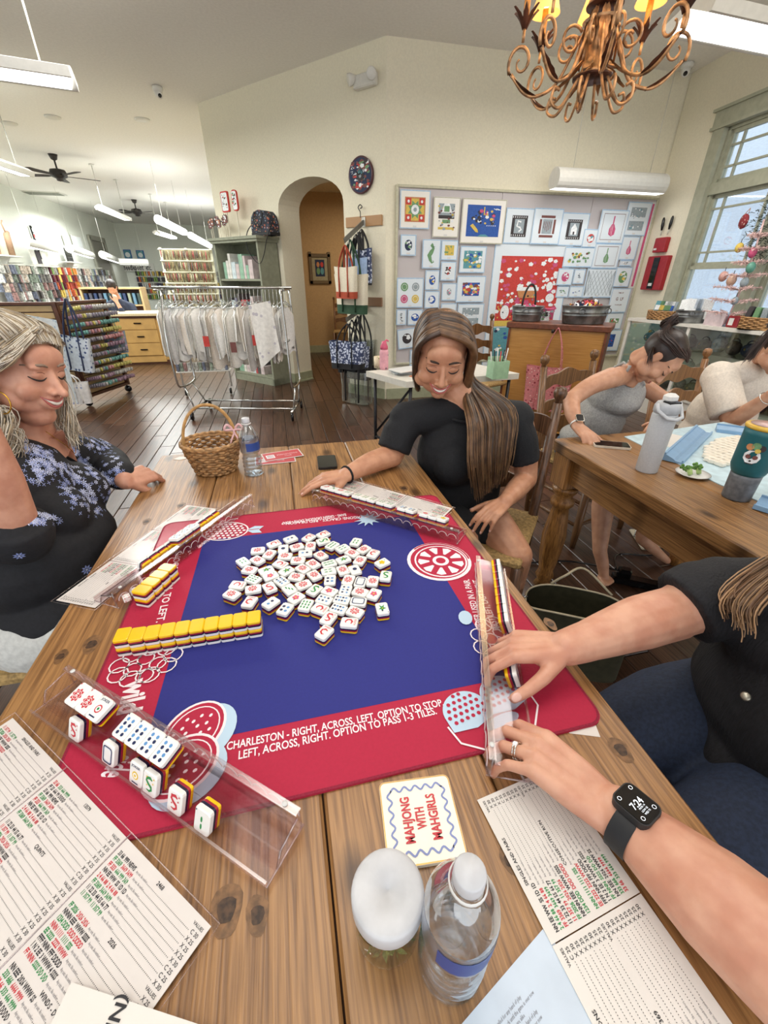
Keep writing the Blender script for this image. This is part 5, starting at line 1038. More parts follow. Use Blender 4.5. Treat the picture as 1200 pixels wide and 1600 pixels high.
limb(b, [SLr, (SLr+EL)/2, EL], [.055, .055, .05]); limb(b, [EL, EL.lerp(WL, .4), EL.lerp(WL, .85), WL], [.052, .049, .034, .031])
n1 = hand(b, WR, T(790, 1010, .812)-WR, (.15, .1, 1), -1, [(.50, .70, .35), (.55, .85, .45), (.60, .9, .5), (.62, .9, .5)], spread=(.16, .05, -.10, -.26), sc=.98, thumb=(.70, -.32, .10))
nl = n1+hand(b, WL+Vector((-.012, .012, 0)), T(812, 1148, .815)-WL, (.15, -.1, 1), 1, [(.52, .55, .35), (.50, .6, .35), (.50, .6, .35), (.50, .6, .4)], spread=(.14, .04, -.08, -.22), sc=1.0, thumb=(.35, -.75, .25))
for s_ in (-.1, .1): limb(b, [PVr+Vector((0, s_, 0)), PVr+Vector((-.2, s_, .02)), PVr+Vector((-.38, s_, -.02))], [.1, .09, .065]); limb(b, [PVr+Vector((-.38, s_, -.02)), PVr+Vector((-.36, s_, -.42))], [.06, .04])
body = soft('body', b, sk3, t, .0030, 5, .5); add_nails(nl, m_nail, t)
HR.features(body, t, '#6a4a35', '#b4605c', smile=False, teeth=False)
b = MB(); b.ell(CHr, (.14, .185, .17), n=24); b.ell(CHr+Vector((-.085, -.08, -.03)), (.085, .09, .085), n=16); b.ell(CHr+Vector((-.085, .08, -.03)), (.085, .09, .085), n=16); b.ell(BEr, (.17, .20, .17), n=24); b.ell(BEr-Vector((0, 0, .12)), (.18, .21, .12), n=20)
b.tube([SRr, NBr-Vector((0, 0, .085)), SLr], [.064, .062, .064], 16); b.tube([SRr+Vector((.02, -.02, 0)), SRr.lerp(ER, .4), SRr.lerp(ER, .78)], [.07, .074, .070], 18); b.ell(SRr, .066); b.tube([SLr, SLr.lerp(EL, .4), SLr.lerp(EL, .6)], [.068, .074, .072], 18); b.ell(SLr, .066)
cloth('ribbed_top', b, mat('black_rib', '#15151a', .8, var=.2, scale=260, bump=.6, stretch=(1, 1, .15)), t, .0065, 5, 6, .0045)
b = MB(); b.ell(PVr, (.19, .21, .12), n=20)
for s_ in (-.1, .1): limb(b, [PVr+Vector((0, s_, 0)), PVr+Vector((-.2, s_, .02)), PVr+Vector((-.38, s_, -.02))], [.115, .105, .08]); limb(b, [PVr+Vector((-.38, s_, -.02)), PVr+Vector((-.36, s_, -.40))], [.08, .06])
cloth('dark_jeans', b, mat('navy_denim', '#1d2940', .8, var=.15, scale=150, bump=.3), t, .009, 5, 8, .002)
G = [[HR.P(0, 0, .12), HR.P(x, y, .06), HR.P(x*1.1, y, -.05), HR.P(x*1.1, y-.01, -.15), V(1196, 925, 'x', .655)+Vector((0, k*.015, 0)), V(1172, 992, 'x', .625)+Vector((0, k*.015, 0))] for k, (x, y) in enumerate(((.085, .05), (.09, .0), (.09, -.05)))]
strands('long_hair', G, 200, .0024, hb[1:3], t, .006, seed=21); b = MB(); b.ell(HR.P(0, -.03, .035), (.084, .094, .088), M=HR.M, n=20); soft('hair_cap', b, hb[1], t, .006, 2)
p = V(1165, 1088, 'x', .64); M_ = (CAM-p).to_track_quat('Z', 'Y').to_matrix(); MB().lathe([(.0, .003), (.006, .003), (.0075, 0)], p, 16, M=M_).build('metal_button', mat('pewter', '#b9b4a4', .35, metal=.8), t)
# smartwatch
ax = (EL-WL).normalized(); wc = WL+ax*.016; upv = Vector((0, 0, 1)); upv = (upv-ax*upv.dot(ax)).normalized(); sd = ax.cross(upv); Mw = Matrix((sd, ax, upv)).transposed()
w = thing('smartwatch', 'black smartwatch with a dark square screen on the left wrist of the player at right', 'watch', tuple(wc)); m_bk = mat('black_gloss', '#0c0c0e', .15); m_band = mat('black_rubber', '#1c1d20', .5)
b = MB(); n = 28; vs = []
for k in range(n): a = 2*pi*k/n; r1, r2 = .0350, .0338; [vs.append(wc+Mw @ Vector((r_*cos(a)*1.04, yy, r_*sin(a)*.96))) for r_, yy in ((r1, -.0115), (r1, .0115))]
b.add(vs, [(2*k, 2*k+1, (2*k+3) % (2*n), (2*k+2) % (2*n)) for k in range(n)], 0, True); b.build('wrist_band', m_band, w)
Mf = Mw.to_4x4(); Mf.translation = wc+upv*.0305+Vector((0, 0, 0)); b = MB(); b.prism(rrect(.036, .042, .009, 5), 0, .0095, M=Mf); b.build('watch_case', m_band, w); b = MB(); b.prism(rrect(.033, .039, .008, 5), .0095, .0103, M=Mf); b.build('screen', m_bk, w)
b = MB(); Mt = Mf @ Matrix.Translation((0, 0, .0106)) @ Matrix.Rotation(R(180), 4, 'Z'); put_text(b, '7:24', Mt @ Matrix.Translation((-.001, .0, 0)), .0105, 0, bold=.01)
for i in range(3): put_text(b, ['MON 14', 'LOW 62', 'WED 73'][i], Mt @ Matrix.Translation((0, -.0055-i*.0032, 0)), .0028, 0)
for x in (-.011, .011):
    for y in (-.013, .0135): stroke(b, Mt, disc(.0021, 12, x, y), .0005, 0, 0, True)
b.build('screen_digits', mat('screen_white', '#dfe6ee', .4, emit=.8), w); w.parent = None
# ring on the left ring finger
hW = WL+Vector((-.012, .012, 0)); f_, b_ = orth(T(812, 1148, .815)-WL, Vector((.15, -.1, 1))); l_ = f_.cross(b_); d0 = (f_*cos(-.08)+l_*sin(-.08)); dd_ = d0*cos(.50)-b_*sin(.50); p = hW+(f_*.087-l_*.010+b_*.002)+dd_*.024; x = dd_.cross(b_).normalized(); y = x.cross(dd_).normalized()
r_ = thing('ring', 'silver ring with clear stones on the ring finger of the lower hand', 'ring', tuple(p)); 
for o in (-.0018, .0018): MB().tube([p+dd_*o+(x*cos(a)+y*sin(a))*.0108 for a in [2*pi*k/24 for k in range(24)]], .0012, 6, closed=True).build('band', mat('silver', '#d8d5cc', .15, metal=1, var=0), r_)
Mr = Matrix((x, dd_, y)).transposed(); MB().box(p+y*.0118, (.006, .006, .004), M=Mr, bev=.001).build('stone', mat('diamond', '#f2f4f6', .05, var=0, spec=1), r_)
# ---------- woman in grey tank top, second table ----------
sk4 = skin('skin_tan', '#c8977a', '#b68468'); hd = [mat('hair_dark', '#2a1c18', .4, var=.2), mat('hair_dark2', '#3a2722', .4, var=.2), mat('hair_dark3', '#4a332b', .4, var=.2)]
t = thing('person', 'barefoot woman in a grey tank top bending over the second table', 'person', (1.62, 1.12, .46))
em = V(1040, 583, 'y', .93); HT = Head(em, (.30, -.45, -.84), (.62, -.55, .55), 1.0)
SA = V(955, 590, 'y', .98); SB = Vector((1.74, 1.22, .93)); NBt = Vector((1.64, 1.09, .965)); CHt = Vector((1.66, 1.14, .85)); BEt = Vector((1.62, 1.17, .70)); PVt = Vector((1.60, 1.20, .53))
EA = V(893, 624, 'y', .95); WA = T(903, 667, .80)
b = MB(); HT.blobs(b); b.tube([NBt-Vector((0, 0, .05)), NBt+Vector((.03, -.03, .03)), HT.P(0, -.03, -.07), HT.P(0, -.03, -.02)], [.055, .05, .05, .05], 16)
b.ell(CHt-Vector((0, 0, .015)), (.135, .098, .12), n=18); b.ell(BEt, (.125, .105, .13), n=18); b.ell(PVt, (.16, .14, .11), n=18); b.tube([SA+Vector((.02, .02, -.01)), NBt-Vector((0, 0, .01)), SB], [.045, .05, .045], 14)
limb(b, [SA, (SA+EA)/2+Vector((-.01, 0, .01)), EA], [.047, .042, .037]); limb(b, [EA, (EA+WA)/2+Vector((-.01, 0, 0)), WA], [.037, .034, .024])
nl = hand(b, WA, T(925, 688, .775)-WA, (-.1, -.2, 1), -1, [(.3, .35, .3), (.3, .35, .3), (.35, .4, .3), (.45, .4, .3)], sc=.9)
EB = Vector((1.86, 1.0, .82)); WB = Vector((1.72, .84, .79)); limb(b, [SB, EB], [.045, .036]); limb(b, [EB, WB], [.036, .024]); hand(b, WB, (-.9, -.3, -.05), (0, 0, 1), 1, [.4]*4, sc=.9)
K1 = Vector((1.50, .86, .53)); A1 = V(937, 860, 'y', .72); F1 = T(944, 905, .02); K2 = Vector((1.78, .84, .50)); A2 = V(1003, 842, 'y', .78)
limb(b, [PVt, (PVt+K1)/2, K1], [.09, .08, .058]); limb(b, [K1, K1.lerp(A1, .45)+Vector((0, .02, 0)), A1], [.056, .055, .034])
limb(b, [A1, (A1+F1)/2+Vector((0, 0, .01)), F1], [.034, .03, .022])
for k in range(5): q = F1+Vector((-.028+k*.014, -.02-abs(k-1.5)*-.003, .006)); b.tube([F1+Vector((-.02+k*.01, .02, .006)), q, q+Vector((0, -.028+k*.003, -.004))], [.012, .010, .008 if k else .010], 8); b.ell(q+Vector((0, -.028+k*.003, -.004)), .009, n=8)
limb(b, [PVt, (PVt+K2)/2, K2], [.09, .08, .058]); limb(b, [K2, K2.lerp(A2, .45), A2], [.056, .053, .032]); F2 = T(1042, 876, .02); limb(b, [A2, (A2+F2)/2, F2], [.032, .028, .02])
soft('body', b, sk4, t, .0048, 4, .5); HT.features(bpy.data.objects[[c.name for c in t.children][0]], t, '#2a1c18', '#a8584f', smile=False, teeth=False)
b = MB(); b.ell(CHt-Vector((0, 0, .02)), (.150, .114, .125), n=22); b.ell(CHt+Vector((-.01, -.075, -.04)), (.10, .06, .06), n=14); b.ell(BEt, (.138, .118, .15), n=22); b.ell(PVt+Vector((0, 0, .07)), (.155, .14, .07), n=20)
b.tube([CHt+Vector((-.085, -.085, .05)), SA.lerp(NBt, .55)+Vector((0, -.045, .05)), SA.lerp(NBt, .55)+Vector((0, .0, .056)), CHt+Vector((-.08, .08, .05))], .009, 8, flat=1); b.tube([CHt+Vector((.07, -.09, .05)), SB.lerp(NBt, .5)+Vector((0, -.045, .05)), SB.lerp(NBt, .5)+Vector((0, 0, .056)), CHt+Vector((.08, .08, .05))], .009, 8)
cloth('tank_top', b, mat('heather_grey', '#a3a3a1', .85, var=.1, scale=150, bump=.35), t, .006, 3, 21, .004, 14)
b = MB(); b.ell(PVt, (.175, .155, .115), n=20); limb(b, [PVt-Vector((.04, 0, 0)), PVt.lerp(K1, .62)], [.105, .09]); limb(b, [PVt+Vector((.04, 0, 0)), PVt.lerp(K2, .6)], [.105, .09]); cloth('denim_shorts', b, mat('light_denim', '#52687f', .85, var=.15, scale=90, bump=.3), t, .008, 4, 22, .003)
P = HT.P; G = [[P(sin(a)*.04, .070-.02*abs(a), .090), P(sin(a)*.075, .03, .112-.03*abs(a)), P(sin(a)*.09, -.03, .10-.035*abs(a)), P(sin(a)*.085, -.085, .075-.03*abs(a)), P(sin(a)*.04, -.118, .075)] for a in [lerp(-1.5, 1.5, k/10) for k in range(11)]]
G2 = [[P(sx*.055, .062, .055), P(sx*.085, .02, .035), P(sx*.086, -.03, .03), P(sx*.07, -.08, .045), P(sx*.03, -.115, .07)] for sx in (-1, 1)]
strands('pulled_back_hair', G, 600, .0014, hd, t, .004, seed=31, sides=3, k_=5)
for g in []: strands('pulled_back_hair', [g, [q+HT.u*-.03 for q in g]], 160, .0014, hd, t, .004, seed=32, sides=3, k_=5)
b = MB(); b.ell(P(0, -.026, .034), (.081, .092, .089), M=HT.M, n=20); soft('hair_cap', b, hd[0], t, .006, 2)
c = P(0, -.128, .078); strands('hair_bun', [[c+HT.M @ Vector((.030*cos(a+k*.5), .028*sin(a+k*.5)*.6, .030*sin(a*1.3+k))) for a in [j*.9 for j in range(8)]] for k in range(6)], 120, .002, hd, t, .004, seed=33, sides=4, k_=4)
q = P(.070, -.05, .0); strands('loose_hair', [[q, q+Vector((-.02, -.02, -.03)), q+Vector((-.02, -.03, -.08))], [q+Vector((0, .02, 0)), q+Vector((-.03, 0, -.03)), q+Vector((-.035, -.01, -.07))]], 30, .001, hd, t, .004, seed=34, sides=3)
w = thing('smartwatch', 'smartwatch with a white band on the wrist of the woman in the tank top', 'watch', tuple(WA)); ax = (EA-WA).normalized(); upv = Vector((-.1, -.35, .9)); upv = (upv-ax*upv.dot(ax)).normalized(); sd = ax.cross(upv); Mw = Matrix((sd, ax, upv)).transposed(); wc = WA+ax*.022
b = MB(); n = 24; vs = []
for k in range(n): a = 2*pi*k/n; [vs.append(wc+Mw @ Vector((.0295*cos(a), yy, .0285*sin(a)))) for yy in (-.010, .010)]
b.add(vs, [(2*k, 2*k+1, (2*k+3) % (2*n), (2*k+2) % (2*n)) for k in range(n)], 0, True); b.build('wrist_band', m_white, w)
Mf = Mw.to_4x4(); Mf.translation = wc+upv*.026; b = MB(); b.prism(rrect(.034, .04, .009, 5), 0, .009, M=Mf); b.build('watch_case', mat('silver', '#d8d5cc'), w); b = MB(); b.prism(rrect(.030, .036, .008, 5), .009, .0098, M=Mf); b.build('screen', m_bk, w)
# ---------- woman in white tee at the right edge ----------
t = thing('person', 'woman in a loose white t-shirt at the right edge, second table', 'person', (2.36, 1.02, .46))
em = V(1243, 560, 'y', .84); HE = Head(em, (.15, -.80, -.58), (.1, -.45, .88), 1.0)
SA = V(1122, 592, 'y', .98); SB = Vector((2.62, 1.04, .93)); NBe = Vector((2.42, 1.02, 1.0)); CHe = Vector((2.38, 1.06, .85)); BEe = Vector((2.36, 1.10, .70)); PVe = Vector((2.36, 1.12, .52)); EA = V(1142, 660, 'y', .84); WA = V(1205, 618, 'y', .70)
b = MB(); HE.blobs(b); b.tube([NBe-Vector((0, 0, .05)), NBe+Vector((0, -.01, .04)), HE.P(0, -.03, -.07), HE.P(0, -.03, -.02)], [.055, .05, .05, .05], 16)
b.ell(CHe, (.14, .10, .14), n=18); b.ell(BEe, (.13, .11, .13), n=18); b.ell(PVe, (.16, .14, .11), n=18); b.tube([SA+Vector((.03, .03, 0)), NBe-Vector((0, 0, .02)), SB], [.045, .05, .045], 14)
limb(b, [SA+Vector((.03, .02, 0)), EA], [.05, .040]); limb(b, [EA, (EA+WA)/2, WA], [.040, .036, .025]); hand(b, WA, (.5, -.1, .6), (-.3, -.9, .2), 1, [.5, .6, .7, .8], sc=.9)
EB = Vector((2.66, .9, .80)); limb(b, [SB, EB], [.05, .04]); limb(b, [EB, Vector((2.45, .78, .83))], [.038, .026])
for s_ in (-.1, .1): limb(b, [PVe+Vector((s_, 0, 0)), PVe+Vector((s_, -.40, 0))], [.095, .06]); limb(b, [PVe+Vector((s_, -.40, 0)), PVe+Vector((s_, -.38, -.46))], [.056, .034])
soft('body', b, sk4, t, .0052, 4, .5); HE.features(t.children[0], t, '#2a1c18', '#a8584f', smile=False, teeth=False)
b = MB(); b.ell(CHe, (.17, .13, .15), n=22); b.ell(BEe, (.185, .15, .17), n=22); b.ell(BEe-Vector((0, 0, .1)), (.20, .16, .1), n=20); b.tube([SA+Vector((.03, .03, 0)), NBe-Vector((0, 0, .045)), SB], [.06, .065, .06], 16)
h = (SA+Vector((.03, .02, 0))).lerp(EA, .82); b.tube([SA+Vector((.03, .02, 0)), SA.lerp(EA, .5)+Vector((.01, .01, 0)), h], [.078, .082, .080], 18); b.ell(SA+Vector((.04, .03, .0)), .082); b.tube([SB, SB.lerp(EB, .7)], [.066, .09], 16)
cloth('white_t_shirt', b, mat('white_cotton', '#d9cfc2', .85, var=.05, scale=120, bump=.3), t, .007, 4, 41, .007, 7)
P = HE.P; G = [[P(sin(a)*.03, .075-.02*abs(a), .085), P(sin(a)*.078, .03, .108-.03*abs(a)), P(sin(a)*.09, -.03, .09-.035*abs(a)), P(sin(a)*.08, -.09, .05), P(sin(a)*.03, -.12, .02)] for a in [lerp(-1.5, 1.5, k/10) for k in range(11)]]
strands('dark_hair', G, 500, .0015, hd, t, .005, seed=42, sides=3, k_=5); b = MB(); b.ell(P(0, -.026, .034), (.081, .092, .089), M=HE.M, n=20); soft('hair_cap', b, hd[0], t, .006, 2)
q = P(-.08, -.02, .06); q2 = P(.078, -.04, .04); strands('loose_hair', [[q2, q2+Vector((-.05, .0, -.01)), q2+Vector((-.09, .0, -.07)), q2+Vector((-.11, .0, -.12))], [q2+Vector((0, 0, .03)), q2+Vector((-.06, 0, .01)), q2+Vector((-.10, 0, -.05)), q2+Vector((-.12, 0, -.09))]], 160, .0016, hd, t, .008, seed=43, sides=3)
MB().tube([WA.lerp(EA, .1)+(Matrix.Rotation(2*pi*k/16, 3, (EA-WA).normalized()) @ (EA-WA).orthogonal().normalized())*.031 for k in range(16)], .002, 6, closed=True).build('bracelet', mat('silver', '#d8d5cc'), t)
# ---------- clerk behind the counter ----------
c = V(186, 478, 'y', 8.75); x, y, z = c
t = thing('person', 'clerk in a navy sweater behind the counter, chin resting on one hand', 'person', (x, y, .0)); hc = V(176, 452, 'y', 8.65)
HK = Head(hc+Vector((0, -.06, -.02)), (.1, -.75, -.6), (0, -.5, .85), 1.0); b = MB(); HK.blobs(b); b.tube([c+Vector((.02, .02, .05)), HK.P(0, -.02, -.08), HK.P(0, 0, -.02)], .055, 10)
hw = hc+Vector((.05, -.14, -.20)); limb(b, [c+Vector((.16, -.30, -.22)), hw], [.042, .03]); hand(b, hw, (-.1, .1, 1), (.3, -1, 0), -1, [.6, .7, .8, .9]); b.ell(c-Vector((0, 0, .25)), (.16, .11, .3), n=12); soft('body', b, sk3, t, .009, 3)
b = MB(); b.ell(c-Vector((-.03, 0, .10)), (.20, .13, .20), n=18); b.ell(c-Vector((-.03, 0, .4)), (.19, .13, .35), n=18); b.tube([c+Vector((-.17, 0, .0)), c+Vector((.0, .0, .07)), c+Vector((.20, 0, -.02))], .075, 12); limb(b, [c+Vector((.21, 0, -.02)), c+Vector((.26, -.12, -.22)), c+Vector((.16, -.30, -.24)), hw.lerp(c+Vector((.16, -.30, -.22)), .45)], [.075, .07, .06, .052]); limb(b, [c+Vector((-.18, 0, -.02)), c+Vector((-.24, -.12, -.24)), c+Vector((-.05, -.30, -.27))], [.075, .07, .055]); b.ell((c.x, c.y, .5), (.17, .13, .5), n=14)
cloth('navy_sweater', b, mat('navy_knit', '#262d42', .85, var=.15, scale=60), t, .014, 3, 51, .006)
b = MB(); P = HK.P; b.ell(P(0, -.02, .045), (.088, .10, .092), M=HK.M, n=18); b.ell(P(0, -.07, -.05), (.09, .05, .10), M=HK.M, n=16); soft('dark_hair', b, hd[0], t, .01, 2)
# ================= PINBOARD WITH CANVASES =================
def C(n, h, r=.6, **k): return mat(n, h, r, **k)
cw, cr, cgn, cb, cn, cy_, cp, cgy, cbk, cor, ctl, cbr = [C('paint_'+n, h, .7, var=.08, scale=90) for n, h in (('white', '#eef1f2'), ('red', '#c8423a'), ('green', '#6f9a6d'), ('blue', '#2c57a6'), ('navy', '#22304f'), ('yellow', '#d9bd5a'), ('pink', '#c9557e'), ('grey', '#9aa6ac'), ('black', '#3a3436'), ('orange', '#c98a5a'), ('teal', '#5d9aa5'), ('brown', '#7a4a44'))]
PAL = [cw, cr, cgn, cb, cn, cy_, cp, cgy, cbk, cor, ctl, cbr]; WH, RE, GN, BL_, NV, YE, PI_, GY, BK, OR, TE, BR = range(12)
t = thing('pinboard', 'large grey fabric pinboard with a pale wooden frame on the back wall', 'board', (2.97, 4.55, .45))
bx0, bx1, bz0, bz1 = 1.36, 4.57, .45, 2.20
for a, c in ((bx0, 2.55), (2.555, 3.7), (3.705, bx1)): MB().box(((a+c)/2, 4.545, (bz0+bz1)/2), (c-a, .02, bz1-bz0)).build('panel', mat('board_fabric', '#c6bfbf', .9, var=.04, scale=200, bump=.2), t)
for c, d in ((((bx0+bx1)/2, 4.535, bz1+.012), (bx1-bx0+.05, .035, .025)), ((bx0-.012, 4.535, (bz0+bz1)/2), (.025, .035, bz1-bz0+.02)), ((bx1+.012, 4.535, (bz0+bz1)/2), (.025, .035, bz1-bz0+.02)), (((bx0+bx1)/2, 4.535, bz0-.012), (bx1-bx0+.05, .035, .025))): MB().box(c, d, bev=.004).build('frame_strip', mat('board_frame', '#c3bfa6', .5), t)
def wall_item(name, cat, lab, x0, y0, x1, y1, draw, sheet='#e4edf2', edge='#a9c4dc', group=None, tilt=0, yy=4.528, dx=(0, 0)):
    """a stitched canvas sheet pinned flat on the board; px box -> real plane"""
    c = V((x0+x1)/2, (y0+y1)/2, 'y', yy); w = (V(x1, (y0+y1)/2, 'y', yy)-V(x0, (y0+y1)/2, 'y', yy)).length; h = (V((x0+x1)/2, y0, 'y', yy)-V((x0+x1)/2, y1, 'y', yy)).length
    t = thing(name, lab, cat, tuple(c-Vector((0, 0, h/2))), group); M_ = Matrix.Translation(c) @ Matrix.Rotation(R(90), 4, 'X') @ Matrix.Rotation(R(tilt), 4, 'Z')
    b = MB(); b.prism([(-w/2, -h/2), (w/2, -h/2), (w/2, h/2), (-w/2, h/2)], -.003, .003, M=M_); b.build('canvas_sheet', mat('sheet_'+sheet[1:], sheet, .8, var=.02, scale=300, bump=.15), t)
    b = MB(); stroke(b, M_, [(-w/2+.006, -h/2+.006), (w/2-.006, -h/2+.006), (w/2-.006, h/2-.006), (-w/2+.006, h/2-.006)], .012, .0036, 0, True); b.build('taped_edge', mat('edge_'+edge[1:], edge, .7), t)
    b = MB(); draw(b, M_ @ Matrix.Translation((0, 0, .0042)), w, h); b.build('stitched_picture', PAL, t)
    b = MB(); flat(b, M_, [(-.02, -h/2+.012), (.02, -h/2+.012), (.02, -h/2+.030), (-.02, -h/2+.030)], .0045); b.build('price_tag', m_white, t); return t
def RC(b, M, x0, y0, x1, y1, mi, z=0): flat(b, M, [(x0, y0), (x1, y0), (x1, y1), (x0, y1)], z, mi)
def speck(b, M, w, h, n, cols, seed, r=.012, z=.001):
    q = random.Random(seed)
    for k in range(n): x, y = (q.random()-.5)*w, (q.random()-.5)*h; s = r*(.5+q.random()); a = q.random()*6; flat(b, M, [(x+s*cos(a+u), y+s*.7*sin(a+u)) for u in (0, 1.3, 2.5, 3.9, 5.1)], z+k*.00002, cols[q.randrange(len(cols))])
def d_rug(b, M, w, h):
    RC(b, M, -w*.34, -h*.32, w*.34, h*.32, OR); RC(b, M, -w*.30, -h*.28, w*.30, h*.28, YE, .0004)
    for x in (-1, 1):
        for y in (-1, 1): RC(b, M, x*w*.22-.03, y*h*.21-.03, x*w*.22+.03, y*h*.21+.03, RE, .0008); flat(b, M, disc(.014, 8, x*w*.22, y*h*.21), .0012, WH)
    flat(b, M, [(.085*(1 if k % 2 else .62)*cos(k*pi/8), .085*(1 if k % 2 else .62)*sin(k*pi/8)) for k in range(16)], .001, GN); flat(b, M, disc(.045, 12), .0014, WH); flat(b, M, disc(.02, 8), .0018, GY)
def d_house(b, M, w, h):
    RC(b, M, -w*.3, .02, w*.3, h*.34, GY); flat(b, M, [(-w*.2, h*.12), (w*.2, h*.12), (w*.1, h*.34), (-w*.1, h*.34)], .0005, WH); RC(b, M, -.03, h*.14, .03, h*.28, GN, .001); RC(b, M, -w*.3, -.01, w*.3, .02, BK, .001); RC(b, M, -w*.15, -h*.14, w*.15, -.02, GN, .001); RC(b, M, -w*.3, -h*.3, w*.3, -h*.24, YE); speck(b, M, w*.6, h*.62, 26, [GY, BK, YE, WH, BR], 2, .012)
def d_city(b, M, w, h):
    M = M @ Matrix.Translation((0, .01, 0)); RC(b, M, -w*.38, -h*.36, w*.38, h*.34, BL_); speck(b, M @ Matrix.Translation((0, .03, 0)), w*.5, h*.28, 34, [NV, WH, BK, PI_, NV, YE], 5, .018); RC(b, M, -.006, .05, .006, h*.3, YE, .003); flat(b, M, [(-w*.30, -.05), (-w*.16, -h*.26), (-w*.10, -h*.27), (-w*.12, -h*.2), (-w*.24, -.03)], .003, YE)
    for x in (.25, .33, .30): stroke(b, M, [(w*x-.02, h*.27), (w*x+.02, h*.24)], .006, .003, WH)
    for k in range(5): RC(b, M, w*.08+k*.025, -h*.12, w*.08+k*.025+.01, -h*.10, WH, .003)
    flat(b, M, [(-.06, -h*.36), (.08, -h*.36), (.04, -h*.31), (-.02, -h*.31)], .003, TE)
def d_sw(mid):
    def f(b, M, w, h):
        RC(b, M, -w*.27, -h*.3, w*.27, h*.3, BK); RC(b, M, -w*.17, -h*.2, w*.17, h*.2, GY, .0005)
        for k in range(7): RC(b, M, -w*.25+k*w*.073, h*.23, -w*.23+k*w*.073, h*.28, WH, .001); RC(b, M, -w*.25+k*w*.073, -h*.28, -w*.23+k*w*.073, -h*.23, WH, .001)
        if mid == 0: stroke(b, M, [(.02, .04), (-.02, .05), (-.03, .0), (.01, -.01), (.03, -.03), (0, -.05)], .016, .001, WH)
        if mid == 2: flat(b, M, [(-.04, -.05), (.04, -.05), (.04, .01), (0, .06), (-.04, .01)], .001, WH); RC(b, M, -.01, -.05, .01, -.02, BK, .002)
    return f
def d_arrow(b, M, w, h):
    for s in (-1, 1): RC(b, M, -w*.24, s*h*.27-.012, w*.24, s*h*.27+.012, BR); RC(b, M, s*w*.24-.014, -h*.2, s*w*.24+.014, h*.2, BR)
    RC(b, M, -w*.17, -h*.2, w*.17, h*.2, GY, .0003)
    for k in range(-2, 3): stroke(b, M, [(k*.022, .05), (k*.022, -.05+abs(k)*.016)], .007, .001, BR)
def d_disc(c1, c2=WH, n=1, rx=.3, ry=.28, sd=1):
    def f(b, M, w, h): flat(b, M, disc(w*rx, 16, ry=h*ry), 0, c1); speck(b, M, w*rx*1.3, h*ry*1.2, 8, [c2, WH, c1], sd, .35*w*rx)
    return f
def d_spk(cols, n=30, sx=.7, sy=.7, sd=3, r=.014, bgc=None):
    def f(b, M, w, h):
        if bgc is not None: RC(b, M, -w*sx/2, -h*sy/2, w*sx/2, h*sy/2, bgc)
        speck(b, M, w*sx*.9, h*sy*.9, n, cols, sd, r)
    return f
def d_seahorse(b, M, w, h): stroke(b, M, [(.015, h*.34), (.0, h*.3), (.02, h*.2), (-.0, h*.08), (-.025, -h*.05), (-.01, -h*.2), (.01, -h*.3), (.03, -h*.27), (.02, -h*.22)], [.03, .035, .03, .045, .05, .035, .016, .012, .008], 0, GN); flat(b, M, [(.01, h*.28), (.045, h*.25), (.01, h*.24)], 0, GN)
def d_guitar(col, frame_=True):
    def f(b, M, w, h):
        if frame_: stroke(b, M, [(-w*.38, -h*.38), (w*.38, -h*.38), (w*.38, h*.38), (-w*.38, h*.38)], .006, 0, BR, True)
        s = h*.01; stroke(b, M, [(0, h*.32), (0, 0)], h*.05, 0, col); flat(b, M, [(-h*.05, h*.08), (h*.05, h*.08), (h*.13, -h*.06), (h*.12, -h*.22), (0, -h*.28), (-h*.12, -h*.22), (-h*.13, -h*.06)], .0004, col); stroke(b, M, [(0, h*.05), (0, -h*.25)], h*.012, .0008, WH); stroke(b, M, [(-h*.06, h*.02), (-h*.06, -h*.2)], h*.008, .0008, WH)
    return f
def d_four(b, M, w, h):
    for (x, y), c in zip(((-.22, .2), (.2, .2), (-.22, -.2), (.2, -.2)), (GN, GY, PI_, YE)): flat(b, M, disc(w*.14, 14, x*w, y*h), 0, c); stroke(b, M, disc(w*.09, 10, x*w, y*h), .004, .0005, WH, True)
def d_lat(b, M, w, h):
    for k in range(-8, 9):
        for s in (-1, 1): 
            x0 = k*w/8; stroke(b, M, [(max(-w*.45, min(w*.45, x0-s*h*.42*.6)), -h*.42), (max(-w*.45, min(w*.45, x0+s*h*.42*.6)), h*.42)], .005, .0002*s+.0004, GY)
